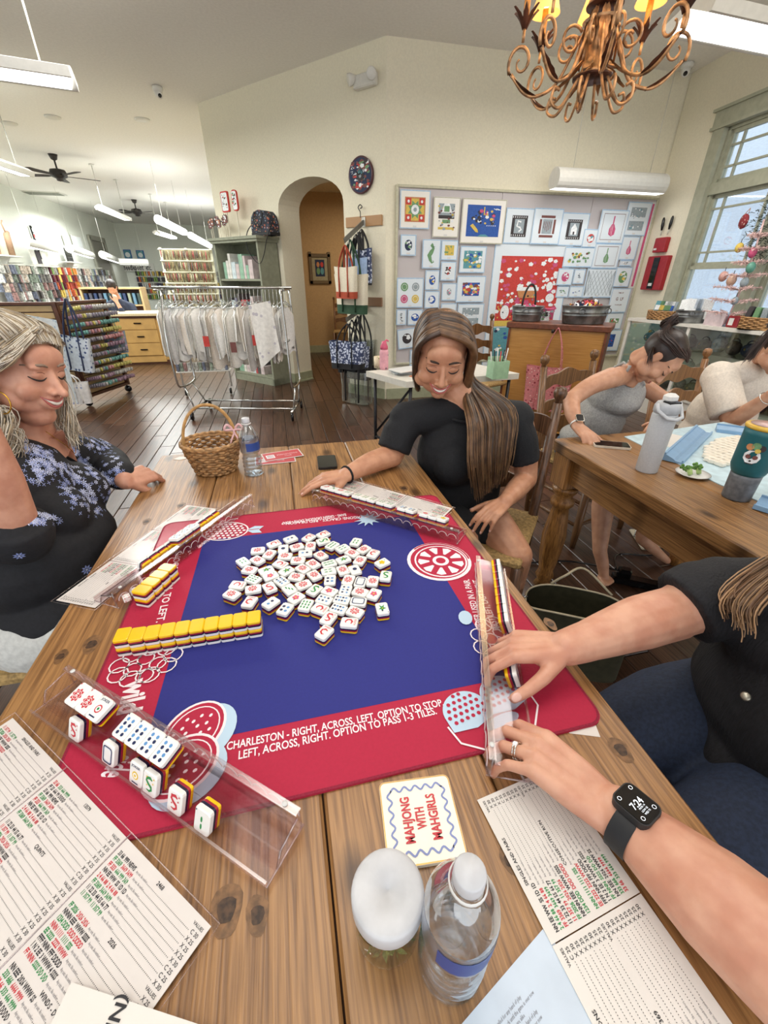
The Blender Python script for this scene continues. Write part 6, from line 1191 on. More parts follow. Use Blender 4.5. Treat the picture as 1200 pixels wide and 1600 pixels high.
def d_dal(b, M, w, h):
    RC(b, M, -w*.40, -h*.06, w*.40, h*.42, RE); speck(b, M @ Matrix.Translation((0, h*.22, 0)), w*.8, h*.36, 110, [WH, WH, PI_], 8, .028); flat(b, M, disc(.07, 14, -w*.05, h*.02, .11), .004, WH); flat(b, M, disc(.06, 14, -w*.28, h*.04, .08), .004, WH); flat(b, M, disc(.045, 12, w*.27, h*.22, .05), .004, WH); flat(b, M, disc(.06, 12, w*.30, h*.14, .05), .0042, WH); flat(b, M, [(-w*.15, h*.19), (w*.12, h*.19), (w*.09, h*.14), (-w*.12, h*.14)], .005, OR); RC(b, M, -w*.16, h*.19, w*.13, h*.215, WH, .005)
    q = random.Random(9)
    for k in range(34): x, y = (-w*.38+q.random()*w*.76), (-.02+q.random()*h*.18); flat(b, M, disc(.010, 6, x, y), .006, [BK, TE, YE][k % 3])
    RC(b, M, -w*.4, -h*.06, -w*.12, -h*.02, YE, .006); RC(b, M, -w*.4, -h*.40, w*.40, -h*.07, TE, .001); speck(b, M @ Matrix.Translation((0, -h*.22, 0)), w*.8, h*.3, 60, [GN, WH, NV, WH, BL_, YE], 10, .022, .002); RC(b, M, -w*.4, -h*.46, w*.40, -h*.40, RE, .003)
    for k in range(12): flat(b, M, [(-w*.38+k*w*.065, -h*.41), (-w*.35+k*w*.065, -h*.41), (-w*.365+k*w*.065, -h*.45)], .004, WH)
def d_txt(b, M, w, h):
    for s, y, z in (('G  LF', .02, .05), ('TIME OF', .09, .022), ('YOUR LIFE', -.05, .022)): put_text(b, s, M @ Matrix.Translation((0, y, .0)), z, BR, bold=.02)
def d_two(b, M, w, h): RC(b, M, -w*.32, .02, w*.32, h*.34, GY); RC(b, M, -w*.32, -h*.34, w*.32, -.02, GY); speck(b, M, w*.6, h*.6, 40, [TE, WH, GY], 3, .01)
A3 = lambda *q: (600+q[0]/5.217, 280+q[1]/5.217, 600+q[2]/5.217, 280+q[3]/5.217); A4 = lambda *q: (780+q[0]/4.615, 300+q[1]/4.615, 780+q[2]/4.615, 300+q[3]/4.615)
ART = [(A3(130, 90, 375, 408), d_rug, 'cream canvas with an orange and green rug medallion, top left of pinboard'), (A3(400, 148, 615, 478), d_house, 'canvas of a grey mansion with a green doorway'), (A3(632, 165, 985, 530), d_city, 'large canvas of a night-blue city skyline with a yellow boat'),
 (A4(40, 120, 245, 375), d_sw(0), 'canvas with a white swirl in a dark square border'), (A3(135, 452, 262, 625), d_disc(NV, GN, rx=.24, ry=.26), 'small canvas with a navy and green oval, alone under the rug canvas'), (A3(312, 492, 460, 730), d_seahorse, 'canvas with a green seahorse'), (A3(465, 498, 600, 662), d_spk([YE, GN], 20, .55, .5, 4, .01, YE), 'canvas with a plain olive-yellow square'),
 (A3(618, 548, 828, 765), d_spk([BL_, GN, TE, WH, YE], 50, .7, .66, 5, .02, TE), 'canvas with a blue-green beach collage'), (A3(462, 672, 585, 828), d_spk([BR, RE, BK, WH], 16, .3, .5, 6, .016), 'small canvas with a maroon soldier figure'), (A3(335, 742, 450, 905), d_disc(BL_, YE, rx=.22, ry=.24), 'small canvas with a blue and yellow oval under the seahorse'),
 (A3(592, 790, 822, 1005), d_spk([RE, PI_, WH, YE, BR], 40, .6, .5, 7, .02, BL_), 'canvas of red dancers before a blue sky'), (A3(105, 805, 320, 1050), d_four, 'canvas with four round patterned medallions'), (A3(470, 848, 588, 990), d_disc(GY, PI_, rx=.16, ry=.2), 'small canvas with a little pink and teal egg'), (A3(330, 912, 450, 1052), d_disc(BL_, WH, rx=.24, ry=.24, sd=5), 'small canvas with a blue crescent moon disc'),
 (A3(100, 1062, 183, 1190), d_spk([GY, BK], 8, .2, .6, 8, .012), 'narrow canvas with a tiny grey figure at the left edge'), (A3(192, 1062, 312, 1190), d_disc(BL_, WH, rx=.26, ry=.24, sd=8), 'small canvas with a blue patterned ball'), (A3(318, 1070, 440, 1190), d_spk([GY, BK, WH], 26, .6, .5, 9, .012), 'small canvas with grey scribbled letters'), (A3(462, 1012, 588, 1150), d_spk([YE, OR], 14, .4, .3, 10, .012), 'small canvas with a pale golden sun above the brown-haired head'),
 (A3(596, 1016, 808, 1220), d_two, 'canvas with two pale grey panels beside the dalmatian picture'), (A3(112, 1218, 262, 1380), d_disc(BK, RE, rx=.25, ry=.26, sd=3), 'tilted canvas with a black and red round emblem'), (A3(268, 1205, 400, 1380), d_lat, 'canvas with a faint grey grid left of the brown hair'), (A3(210, 1392, 310, 1520), d_spk([BK], 6, .2, .4, 11, .015), 'small canvas with a black witch hat'),
 ((762, 392, 876, 600), d_dal, 'largest canvas, spotted dogs on a red and white leafy ground'), (A4(240, 122, 448, 378), d_arrow, 'canvas with brown letters in a brown frame'), (A4(440, 155, 635, 388), d_sw(2), 'canvas with a white house in a dark lettered border'), (A4(603, 270, 712, 400), d_disc(RE, TE, rx=.24, ry=.24, sd=6), 'small canvas with a red round ornament'), (A4(718, 135, 915, 370), d_guitar(PI_), 'canvas with a large pink guitar in a thin frame'),
 (A4(908, 80, 1078, 312), d_two, 'canvas with two grey-green rectangles, top right'), (A4(467, 400, 680, 542), d_spk([YE, GN, GN, BR, WH], 36, .7, .5, 12, .018), 'wide canvas with yellow and green potted plants'), (A4(678, 376, 866, 550), d_guitar(GN), 'canvas with a dark green guitar'), (A4(875, 325, 995, 487), d_guitar(PI_, False), 'small canvas with a small pink guitar'), (A4(868, 492, 955, 535), d_spk([GY, WH], 6, .5, .3, 13, .01), 'tiny pale tag card under the small pink guitar'),
 (A4(420, 553, 530, 672), d_disc(PI_, PI_, rx=.24, ry=.28), 'small canvas with a pink speckled ball'), (A4(535, 558, 615, 662), d_spk([GY, NV], 8, .2, .4, 14, .010), 'small canvas with a tiny grey golfer'), (A4(617, 556, 830, 760), d_lat, 'canvas with a grey diamond lattice'), (A4(832, 545, 946, 682), d_disc(GN, YE, rx=.26, ry=.30), 'small canvas with a lime green ball'), (A4(412, 678, 500, 760), d_spk([GY, GN], 10, .5, .3, 15, .01), 'small pale canvas behind the round metal tub'), (A4(505, 680, 603, 760), d_spk([BL_, GY], 8, .5, .3, 16, .01), 'small pale canvas behind the oval metal tub'),
 (A4(797, 700, 930, 866), d_txt, 'pale pink canvas reading G LF in brown letters'), (A4(768, 873, 885, 987), d_spk([GN, RE, WH], 12, .55, .3, 17, .012, GN), 'small canvas with a green strip and red dots'), (A4(742, 1000, 868, 1142), d_spk([RE, NV], 12, .36, .6, 18, .012, BL_), 'small canvas with a blue and red map')]
for ki_, ((x0, y0, x1, y1), fn, lab) in enumerate(ART): wall_item('canvas', 'canvas', lab, x0, y0, x1, y1, fn, tilt=6 if 'tilted' in lab else 0, sheet='#efece4' if fn in (d_house, d_rug, d_city) else '#dfe8ee', edge='#b7b5a0' if fn in (d_house, d_city) else '#9fc0de', yy=4.529 if fn is d_dal else 4.521-(ki_ % 3)*.007)
t = thing('stitched_belt', 'long white strip with a pink patterned belt, right end of pinboard', 'belt', (4.4, 4.53, .9)); a, c = V(1022, 316, 'y', 4.53), V(986, 450, 'y', 4.53); b = MB(); b.box((a+c)/2, (.10, .006, (a-c).length)); b.build('backing', m_white, t); b = MB().box((a+c)/2+Vector((0, -.005, 0)), (.03, .004, (a-c).length*.96)); b.build('belt', cp, t)
# ================= CABINET, TUBS, TOTE =================
m_cab = wood('maple_panel', '#bd8a48', '#a87534', 'x', rough=.4, knots=False, rnd=.03); m_cherry = mat('cherry_edge', '#6e3a20', .4, var=.15, scale=30)
cO = Vector((2.12, 3.20, 0)); cX = Vector((.731, -.682, 0)); cY = Vector((.682, .731, 0)); czt = 1.015; CWd = .86; crz = atan2(cX.y, cX.x)
t = thing('display_cabinet', 'maple-backed cabinet with a cherry top behind the ladder-back chairs', 'cabinet', tuple(cO), rz=crz); Lb = lambda nm, c, d, mm, bv=0: MB().box(c, d, bev=bv).build(nm, mm, t, world=False)
Lb('back_panel', (CWd/2, .01, czt/2-.01), (CWd-.02, .02, czt-.06), m_cab); Lb('top_slab', (CWd/2, .20, czt-.025), (CWd+.04, .46, .05), m_cherry, .006); Lb('front_panel', (CWd/2, .40, czt/2), (CWd-.04, .02, czt-.06), m_cab)
for x in (.01, CWd-.01): Lb('side_panel', (x, .20, czt/2-.02), (.02, .42, czt-.04), m_cherry)
def on_cab(px, py, d=0):
    n = cY; r_ = ray(px, py); return CAM+r_*((cO+cY*d-CAM).dot(n)/r_.dot(n))
hk = on_cab(865, 518); hx, hz = (hk-cO).dot(cX), hk.z; MB().tube([(hx, 0, hz), (hx, -.05, hz), (hx, -.05, hz+.02)], .012, 8).build('coat_hook', m_dk, t, world=False)
m_galv = mat('galvanised_metal', '#8f9191', .38, metal=.75, var=.25, scale=12, bump=.1)
def tub(lab, c, rx, ry, h, handle=False):
    t = thing('metal_tub', lab, 'tub', c, 'metal tubs on the cabinet'); prof = [(0, .004), (.86, .004), (.86, 0), (.88, h*.05), (.93, h*.45), (.955, h*.47), (.94, h*.5), (.96, h*.62), (.975, h*.64), (.96, h*.66), (.995, h*.97), (1.03, h), (1.0, h*1.01), (.97, h*.97), (.85, .01)]
    MB().lathe([(r, z) for r, z in prof], c, 40, sx=rx, sy=ry).build('tub_body', m_galv, t)
    for s in (-1, 1): p = Vector(c)+Vector((s*rx*.6, -ry*.78, h*.72)); MB().tube([p+Vector((.03*cos(a), -.012, .022*sin(a))) for a in [2*pi*k/12 for k in range(12)]], .004, 6, closed=True).build('ring_handle', m_galv, t)
    if handle: MB().tube([Vector(c)+Vector((rx*cos(pi*k/14)*.45, 0, h+.0+.18*sin(pi*k/14))) for k in range(15)], .010, 8, flat=.5).build('bail_handle', m_dk, t)
    return t
p1 = on_cab(820, 503, .12); p1.z = czt; tub('round galvanised tub with a bail handle, left on the cabinet', tuple(p1+cY*.05), .15, .14, .13, True)
p2 = on_cab(909, 506, .12); p2.z = czt; tub('oval galvanised tub heaped with small ornaments, right on the cabinet', tuple(p2+cY*.05), .22, .16, .15)
def heap(name, lab, cat, c, rx, ry, hz, n, cols, seed, r=.03):
    q = random.Random(seed); b = MB()
    for k in range(n):
        a, s = q.random()*6.28, sqrt(q.random()); x, y = c[0]+rx*s*cos(a), c[1]+ry*s*sin(a); z = c[2]+hz*(1-s*s)*(.4+.6*q.random()); M_ = Euler((q.random()*3, q.random()*3, q.random()*3)).to_matrix(); b.c = q.randrange(len(cols))
        b.box((x, y, z), (r*(.6+q.random()), r*(.4+q.random()), r*.35), M=M_, bev=r*.08)
    return tag(b.build(name, cols), lab, cat, kind='stuff')
heap('ornaments', 'heap of small patterned ornaments filling the oval metal tub', 'ornaments', tuple(p2+cY*.05+Vector((0, 0, .11))), .19, .13, .09, 170, [cw, cbk, cr, cy_, cbr, cp, cn], 3); heap('wrapped_sweets', 'pale wrapped bits in the round metal tub', 'ornaments', tuple(p1+cY*.05+Vector((0, 0, .09))), .12, .11, .05, 60, [cw, cgy, cp], 4, .028)
for k, (px, py) in enumerate(((850, 498), (858, 480))):
    c3 = on_cab(px, py, .2); c3.z = czt+.05+.02*k; t = thing('bagged_kit', ['clear bagged kit lying between the two metal tubs', 'pink tagged kit standing between the two metal tubs'][k], 'kit', tuple(c3)); MB().box(c3, (.10, .02, .09), rz=crz, bev=.004).build('card', [cw, cp][k], t); b = MB(); M_ = Matrix.Translation(c3-cY*.012) @ Matrix.Rotation(crz, 4, 'Z') @ Matrix.Rotation(R(90), 4, 'X'); speck(b, M_, .08, .06, 8, [GY, BK, GN], 3+k); b.build('picture', PAL, t)
def pattern_mat(name, base, spots, scale=60, thr=.5, rough=.75):
    if name in _M: return _M[name]
    m = mat(name, base, rough); nt = m.node_tree; N = nt.nodes; Lk = nt.links; b = N['Principled BSDF']; tc = [n for n in N if n.type == 'TEX_COORD'][0]
    last = b.inputs['Base Color'].links[0].from_socket
    for k, (c, th) in enumerate(spots):
        vo = N.new('ShaderNodeTexVoronoi'); vo.inputs['Scale'].default_value = scale*(1+.37*k); Lk.new(tc.outputs['Object'], vo.inputs[0]); mr = N.new('ShaderNodeMapRange'); mr.inputs[1].default_value = th; mr.inputs[2].default_value = th+.05; mr.inputs[3].default_value = 1; mr.inputs[4].default_value = 0; Lk.new(vo.outputs['Distance'], mr.inputs[0])
        mx = N.new('ShaderNodeMix'); mx.data_type = 'RGBA'; Lk.new(mr.outputs[0], mx.inputs[0]); Lk.new(last, mx.inputs[6]); mx.inputs[7].default_value = (*lin(c), 1); last = mx.outputs[2]
    Lk.new(last, b.inputs['Base Color']); return m
def tote(lab, c, w, h, d, rz, mm, band=None, bandh=.2, strap=None, hl=.25, tilt=0, taper=.85, straps_x=.22, group=None, cat='bag'):
    """soft open bag; c = centre of the top edge; handles go up to a point hl above"""
    t = thing('tote_bag', lab, cat, (c[0], c[1], c[2]-h), group, rz=rz); t.rotation_euler = (0, R(tilt), rz); b = MB(); nu = 28
    def S(u, v):
        a = 2*pi*u; k = lerp(taper, 1, v); sg = lambda q: (1 if q >= 0 else -1)*abs(q)**.45; x = sg(cos(a))*w/2*k; y = sg(sin(a))*d/2*(1.1-.35*v)*k; return Vector((x, y+.006*sin(9*u+5*v), h*v-.012*sin(pi*(x/w+.5))*v))
    def part(nm, v0, v1, m_, off=0): b = MB(); b.grid(lambda u, v: S(u, lerp(v0, v1, v))*(1+off), nu, 7, closeu=True); o = b.build(nm, m_, t, world=False); return o
    part('bag_body', bandh if band else 0, 1, mm)
    if band: part('base_band', 0, bandh, band)
    b = MB(); b.grid(lambda u, v: Vector((S(u, 0).x*v, S(u, 0).y*v, 0)), nu, 3, closeu=True); b.build('bottom', band or mm, t, world=False)
    for s in (-1, 1):
        b = MB(); y = s*d*.5; P = [Vector((-w*straps_x, y*1.0, h*.05)), Vector((-w*straps_x, y*.9, h*.95)), Vector((-w*straps_x*.7, y*.5, h+hl*.55)), Vector((-.012, 0, h+hl)), Vector((.012, 0, h+hl)), Vector((w*straps_x*.7, y*.5, h+hl*.55)), Vector((w*straps_x, y*.9, h*.95)), Vector((w*straps_x, y*1.0, h*.05))]; b.tube(curve(P, 5), .015, 6, flat=.25, up=(0, 1, 0)); b.build('strap', strap or band or mm, t, world=False)
    return t
m_pinkp = pattern_mat('pink_block_print', '#c8787a', [('#8a2f3a', .22), ('#e8c9bd', .16), ('#4d6a50', .12)], 26)
c = on_cab(861, 573, -.07); tote('pink block-printed tote hanging on the back of the cabinet', tuple(c), .44, .40, .10, crz, m_pinkp, hl=hk.z-c.z+.02, straps_x=.20)
# ================= GLASS DISPLAY CASE AND WHAT STANDS ON IT =================
cA, cB = Vector((4.03, 3.86, 0)), Vector((4.10, 1.55, 0)); cu = (cB-cA).normalized(); cv = Vector((-cu.y, cu.x, 0)); cv = cv if cv.x > 0 else -cv; CL = (cB-cA).length; zt_ = .975; m_cw = mat('case_white', '#dfdcd2', .45, var=.03)
t = thing('display_case', 'long white-framed glass display case beneath the window', 'display case', tuple((cA+cB)/2)); CP = lambda a, d, z: cA+cu*a+cv*d+Vector((0, 0, z)); Mc = Matrix((cu, cv, Vector((0, 0, 1)))).transposed(); DC = .36
def cbox(nm, a0, a1, d0, d1, z0, z1, mm): return MB().box(CP((a0+a1)/2, (d0+d1)/2, (z0+z1)/2), (a1-a0, d1-d0, z1-z0), M=Mc).build(nm, mm, t)
cbox('base', 0, CL, 0, DC, 0, .26, m_cw); cbox('base_moulding', -.01, CL, -.012, DC, .24, .27, m_cw); cbox('top_frame', -.01, CL+.01, -.01, DC, .945, zt_, m_cw); cbox('back_panel', 0, CL, DC-.01, DC, .27, .95, m_cw)
for a in (0, .80, 1.6, CL-.03): cbox('upright', a, a+.03, 0, .03, .27, .95, m_cw)
cbox('upright', 0, .03, DC-.03, DC, .27, .95, m_cw); caseg = clear('case_glass', '#eef3f0', .06, .03, .45)
for a0, a1 in ((.03, .8), (.83, 1.6), (1.63, CL-.03)): cbox('glass_pane', a0, a1, .012, .016, .27, .945, caseg)
cbox('glass_pane', .012, .016, .03, DC-.03, .27, .945, caseg)
for z in (.50, .72): cbox('glass_shelf', .03, CL-.03, .04, DC-.02, z, z+.006, caseg)
q = random.Random(17); m_bags = [mat('purse_'+n, h, .5, var=.3, scale=50, bump=.3) for n, h in (('black', '#25252b'), ('charcoal', '#3b3d45'), ('olive', '#5c5a40'), ('floral', '#7c7a72'), ('navy', '#252f4c'), ('brown', '#4f3e35'), ('teal', '#3c6a66'))]
rows = ((.27, .19), (.506, .17), (.726, .17)); nm_c = ['black', 'charcoal', 'olive', 'grey floral', 'navy', 'brown', 'teal']; shn = ['bottom', 'middle', 'top']; ordn = ['first', 'second', 'third', 'fourth', 'fifth', 'sixth', 'seventh', 'eighth', 'ninth', 'tenth']
for ri, (z, hh) in enumerate(rows):
    a = .12; k = 0
    while a < CL-.12:
        w = .13+q.random()*.08; h = hh*(.7+.3*q.random()); ci = q.randrange(7); p = CP(a+w/2, .19, z+.002); tt = thing('purse', '%s purse, %s from the left on the %s level of the display case' % (nm_c[ci], (ordn+['eleventh', 'twelfth', 'thirteenth', 'fourteenth', 'last'])[min(k, 14)], shn[ri]), 'purse', tuple(p), 'purses in the display case'); b = MB(); b.ell(p+Vector((0, 0, h*.42)), (w*.52, .07, h*.44), M=Mc, n=12); b.build('purse_body', m_bags[ci], tt); b = MB(); b.tube([p+Mc @ Vector((w*.3*cos(pi*j/8), 0, h*.75+h*.25*sin(pi*j/8))) for j in range(9)], .006, 6); b.build('handle', m_bags[0], tt); b = MB(); b.ell(p+Mc @ Vector((0, -.066, h*.5)), (.016, .006, .012), n=8); b.build('clasp', mat('brass', '#b8975a', .3, metal=.8), tt); a += w+.02; k += 1
def on_case(px, py, d=.15, z=zt_):
    c = V(px, py, 'z', z); n = cv; t_ = 0; r_ = ray(px, py); k = (cA+cv*d-CAM).dot(cv)/r_.dot(cv); p = CAM+r_*k; return Vector((p.x, p.y, z))
def wicker_tray(lab, p, rx, ry, h, rz):
    t = thing('wicker_basket', lab, 'basket', tuple(p)); b = MB(); n = 60
    for j in range(7): b.tube([p+Matrix.Rotation(rz, 3, 'Z') @ Vector(((rx+.006*(1 if (k//2+j) % 2 else -1)+.01*j/7)*cos(2*pi*k/n), (ry+.006*(1 if (k//2+j) % 2 else -1))*sin(2*pi*k/n), .008+j*h/7)) for k in range(n)], .008, 5, closed=True)
    b.build('woven_wall', m_wick, t); MB().lathe([(0, .002), (1, .002)], p, 24, sx=rx, sy=ry).build('base', m_wick, t); return t
rzc = atan2(cu.y, cu.x)
p = on_case(1032, 498); wicker_tray('honey wicker tray at the left end of the display case', p, .15, .11, .09, rzc)
for k, (dx_, mm) in enumerate(((-.06, ctl), (.0, cgn), (.06, cw), (.09, cgy))): 
    o = thing('card_packet', '%s card packet standing in the left wicker tray' % ['teal', 'green', 'white', 'grey'][k], 'packet', tuple(p+cu*dx_+Vector((0, 0, .012)))); MB().box(p+cu*dx_+Vector((0, 0, .10)), (.13, .014, .17), M=Mc @ Matrix.Rotation(R(-12), 3, 'X')).build('card', mm, o); b = MB(); b.box(p+cu*dx_+cv*-.014+Vector((0, 0, .12)), (.09, .004, .05), M=Mc @ Matrix.Rotation(R(-12), 3, 'X')); b.build('picture', [cw, cw, cgn, cbl_][k] if False else [cw, cy_, cgn, cb][k], o)
p = on_case(1080, 500); t = tub('oval metal tub of clear bagged cards on the display case', tuple(p), .20, .12, .12); t['group'] = 'metal tubs'; 
for k in range(7):
    pp = p+cu*(-.13+k*.043)+cv*(.03*(k % 2)); o = thing('bagged_card', '%s clear bagged card from the left in the display case tub' % ordn[k], 'card', tuple(pp+Vector((0, 0, .01))), 'bagged cards in the tub'); MB().box(pp+Vector((0, 0, .13)), (.11, .006, .18), M=Mc @ Matrix.Rotation(R(-18+k*5), 3, 'X') @ Matrix.Rotation(R(k*4-12), 3, 'Y')).build('bagged_sheet', [cw, clear('film_bag', '#eef4fa', .2, .1, .5), cw, cgy, clear('film_bag'), cw, cw][k], o)
p = on_case(1118, 505, .08); t = thing('plastic_box', 'translucent pinkish lidded plastic box on the display case', 'box', tuple(p)); MB().box(p+Vector((0, 0, .055)), (.19, .06, .11), M=Mc, bev=.02).build('box_body', mat('frosted_pink', '#c9a9ae', .4, alpha=.85), t); MB().box(p-cv*.033+Vector((0, 0, .055)), (.20, .010, .12), M=Mc, bev=.004).build('lid', mat('frosted_lid', '#cdbcbf', .35), t)
p = on_case(1146, 507, .08); t = thing('red_box', 'small dark red box with a white label on the display case', 'box', tuple(p)); MB().box(p+Vector((0, 0, .05)), (.11, .06, .10), M=Mc, bev=.008).build('box_body', mat('box_red', '#8c1b25', .35), t); MB().box(p-cv*.031+cu*-.01+Vector((0, 0, .05)), (.045, .003, .06), M=Mc).build('paper_label', m_white, t)
p = on_case(1190, 505, .17); wicker_tray('long honey wicker tray at the right on the display case', p, .22, .12, .10, rzc)
for k in range(4): pp = p+cu*(-.12+k*.07); o = thing('packet', '%s packet in the long wicker tray' % ordn[k], 'packet', tuple(pp+Vector((0, 0, .02)))); MB().box(pp+Vector((0, 0, .11)), (.05, .09, .13), M=Mc @ Matrix.Rotation(R(k*9-14), 3, 'X'), bev=.006).build('packet_body', [cbk, cgn, cgy, cw][k], o)
# pink feather tree with ornaments, dark wreath beyond
m_pinkf = mat('pale_pink_tinsel', '#dcb9b4', .7, var=.15, scale=60)
tx = V(1158, 440, 'x', 4.19); base = Vector((4.19, tx.y, zt_)); t = thing('tinsel_tree', 'pale pink tinsel tree hung with ornaments before the window', 'tree', tuple(base)); 
MB().lathe([(.06, 0), (.06, .02), (.012, .04), (.012, .12)], base, 12).build('stand', mat('pale_blue_glass', '#9fb4c9', .2), t); b = MB(); q = random.Random(7); tips = []
b.tube([base+Vector((0, 0, .05)), base+Vector((.02, -.02, .4)), base+Vector((0, 0, .85))], .008, 6)
for lv in range(7):
    for k in range(6):
        a = k*pi/3+lv*.6; L_ = (.23-.024*lv)*(.8+.4*q.random()); p0 = base+Vector((0, 0, .10+lv*.105)); d = Vector((cos(a), sin(a), .12)); tip = p0+d*L_; tips.append(tip); b.tube([p0, p0+d*L_*.5+Vector((0, 0, .01)), tip], .005, 5)
        for j in range(34): u = .15+.85*j/34; pp = p0+d*L_*u; w_ = Vector((q.random()-.5, q.random()-.5, q.random()-.5)).normalized()*.026; b.add([pp, pp+w_, pp+w_+Vector((0, .005, .005)), pp+Vector((0, .004, 0))], [(0, 1, 2, 3)])
b.build('tinsel_branches', m_pinkf, t)['kind'] = 'stuff'
for k, (px, py, mm, r_, nm) in enumerate(((1130, 432, mat('orn_rose', '#c99a90', .35), .045, 'rose ball'), (1143, 438, mat('orn_peach', '#c9a58f', .35), .05, 'peach ball'), (1173, 418, mat('orn_green', '#5f9a86', .35), .045, 'green pineapple'), (1163, 441, cgy, .04, 'silver ball'), (1155, 387, cy_, .04, 'gold ball'), (1148, 470, cgy, .035, 'low silver ball'), (1176, 395, cp, .04, 'pink drop'))):
    p = V(px, py, 'x', 4.17); o = thing('ornament', '%s ornament hanging on the pink tree' % nm, 'ornament', tuple(p), 'ornaments on the pink tree'); MB().ell(p, (r_*.8, r_*.8, r_), n=14).build('ball', mm, o); MB().tube([p+Vector((0, 0, r_)), p+Vector((0, 0, r_+.03))], .003, 5).build('hanger', m_dk, o)
p = V(1162, 346, 'x', 4.30); t = thing('ornament', 'round red patterned ornament hanging alone before the window pane', 'ornament', tuple(p)); MB().lathe([(0, -.01), (.055, -.01), (.06, 0), (.055, .01), (0, .01)], p, 24, M=Matrix.Rotation(R(90), 3, 'Y') @ Matrix.Rotation(R(20), 3, 'X')).build('disc', pattern_mat('red_plaid', '#8e2c34', [('#e0c9bd', .25)], 40), t); MB().tube([p+Vector((0, -.02, .055)), V(1173, 325, 'x', 4.3), p+Vector((0, .02, .05))], .003, 5).build('hanger', cor, t)
b = MB(); q = random.Random(5); cw_ = V(1212, 350, 'x', 4.26)
for k in range(900):
    a = q.random()*6.28; r_ = .17+.07*q.gauss(0, .6); p = cw_+Vector((.05*q.gauss(0, .6), r_*cos(a), r_*sin(a)*1.1)); d = Vector((q.gauss(0, 1), q.gauss(0, 1), q.gauss(0, 1))).normalized()*.045; s = d.orthogonal().normalized()*.004; b.add([p-d*.3, p+s, p+d, p-s], [(0, 1, 2, 3)])
t = thing('wreath', 'dark green needle wreath hanging at the right window edge', 'wreath', tuple(cw_)); b.build('needles', mat('fir_green', '#29352a', .7, var=.3), t)['kind'] = 'stuff'
# red wall boxes on the window wall
def wbx(lab, px, py, w, h, parts):
    p = VP(px, py, C0, 6)-wn*.03; t = thing('wall_box', lab, 'box', tuple(p)); Mw_ = Matrix((wd, wn, Vector((0, 0, 1)))).transposed(); MB().box(p, (w, .06, h), M=Mw_, bev=.006).build('box_body', mat('enamel_red', '#a01d28', .35), t); parts(p, Mw_, t); return t
wbx('large red wall box with a dark window below the knives', 1028, 427, .34, .36, lambda p, M_, t: (MB().box(p-wn*.033, (.10, .006, .33), M=M_).build('dark_window', m_bk, t), MB().box(p-wn*.038+Vector((0, 0, -.12)), (.06, .002, .03), M=M_).build('label', m_white, t)))
def knives(p, M_, t):
    for s, tl in ((-.06, -8), (.05, 3)):
        q_ = p+wd*s+Vector((0, 0, .10)); dr = wd*sin(R(tl))+Vector((0, 0, cos(R(tl)))); MB().tube([q_, q_+dr*.06], .006, 6).build('tool_shaft', m_rod, t); MB().tube([q_+dr*.05, q_+dr*.10, q_+dr*.16, q_+dr*.18], [.010, .017, .015, .008], 8).build('tool_handle', m_bk, t)
    MB().box(p-wn*.033-wd*.05+Vector((0, 0, -.04)), (.05, .002, .02), M=M_).build('label', m_white, t)
wbx('small red wall holder with two black-handled tools', 1037, 383, .19, .15, knives)
# ================= CHANDELIER =================
m_gold = mat('antique_gold', '#bd8e62', .40, metal=.5, var=.35, scale=24, bump=.2); m_gdk = mat('burnt_gold', '#5b3626', .5, metal=.5, var=.3, scale=24); m_shade = mat('shade_fabric', '#f0c070', .8, emit=.6, var=.03); m_candle = mat('candle_sleeve', '#c98a3c', .5, var=.25, scale=60); m_bulb = mat('bulb_glow', '#ffe9b8', .3, emit=9, var=0)
cc = Vector((1.36, 1.45, 2.0)); t = thing('chandelier', 'gilded leaf and scroll chandelier with small candle shades', 'chandelier', tuple(cc)); q = random.Random(3)
cc = V(925, 122, 'y', 1.45); cc = Vector((cc.x, 1.45, cc.z)); t.location = cc; t['_o'] = tuple(cc); X0 = .94
b = MB().lathe([(.0, 0), (.075, .0), (.08, .006), (.05, .02), (.042, .12), (.05, .16), (.075, .165)], cc, 24); b.build('lower_vase', m_gold, t); MB().lathe([(0, -.004), (.078, -.004), (.078, .002)], cc, 24).build('lower_disc', m_gdk, t)
MB().lathe([(.0, .21), (.068, .21), (.06, .24), (.035, .30), (.03, .5), (.05, .6), (.012, .7), (.012, H-cc.z)], cc, 20).build('stem', m_gold, t); MB().lathe([(0, .206), (.07, .206), (.07, .211)], cc, 24).build('upper_disc', m_gdk, t)
def spiral(o, d, r0, turns, a0, n=26, sgn=1): return [o+d*(r0*(1-.82*k/n)*cos(a0+sgn*2*pi*turns*k/n))+Vector((0, 0, r0*(1-.82*k/n)*sin(a0+sgn*2*pi*turns*k/n))) for k in range(n+1)]
def leafm(nm, p, d, L_, w, mm, curlz=.4):
    d = Vector(d).normalized(); s = d.cross(Vector((0, 0, 1))); s = s.normalized() if s.length > .1 else Vector((1, 0, 0)); u = s.cross(d); b = MB(); n = 8; vs = []
    for k in range(n+1):
        f = k/n; ww = w*sin(pi*min(1, f*.9+.12))*(1 if k % 2 else .78); c_ = p+d*L_*f+u*(curlz*L_*f*f*.5); vs += [c_-s*ww+u*.004, c_-u*.005, c_+s*ww+u*.004]
    b.add(vs, [(3*k+j, 3*k+j+1, 3*k+4+j, 3*k+3+j) for k in range(n) for j in (0, 1)], smooth=True); return b.build(nm, mm, t)
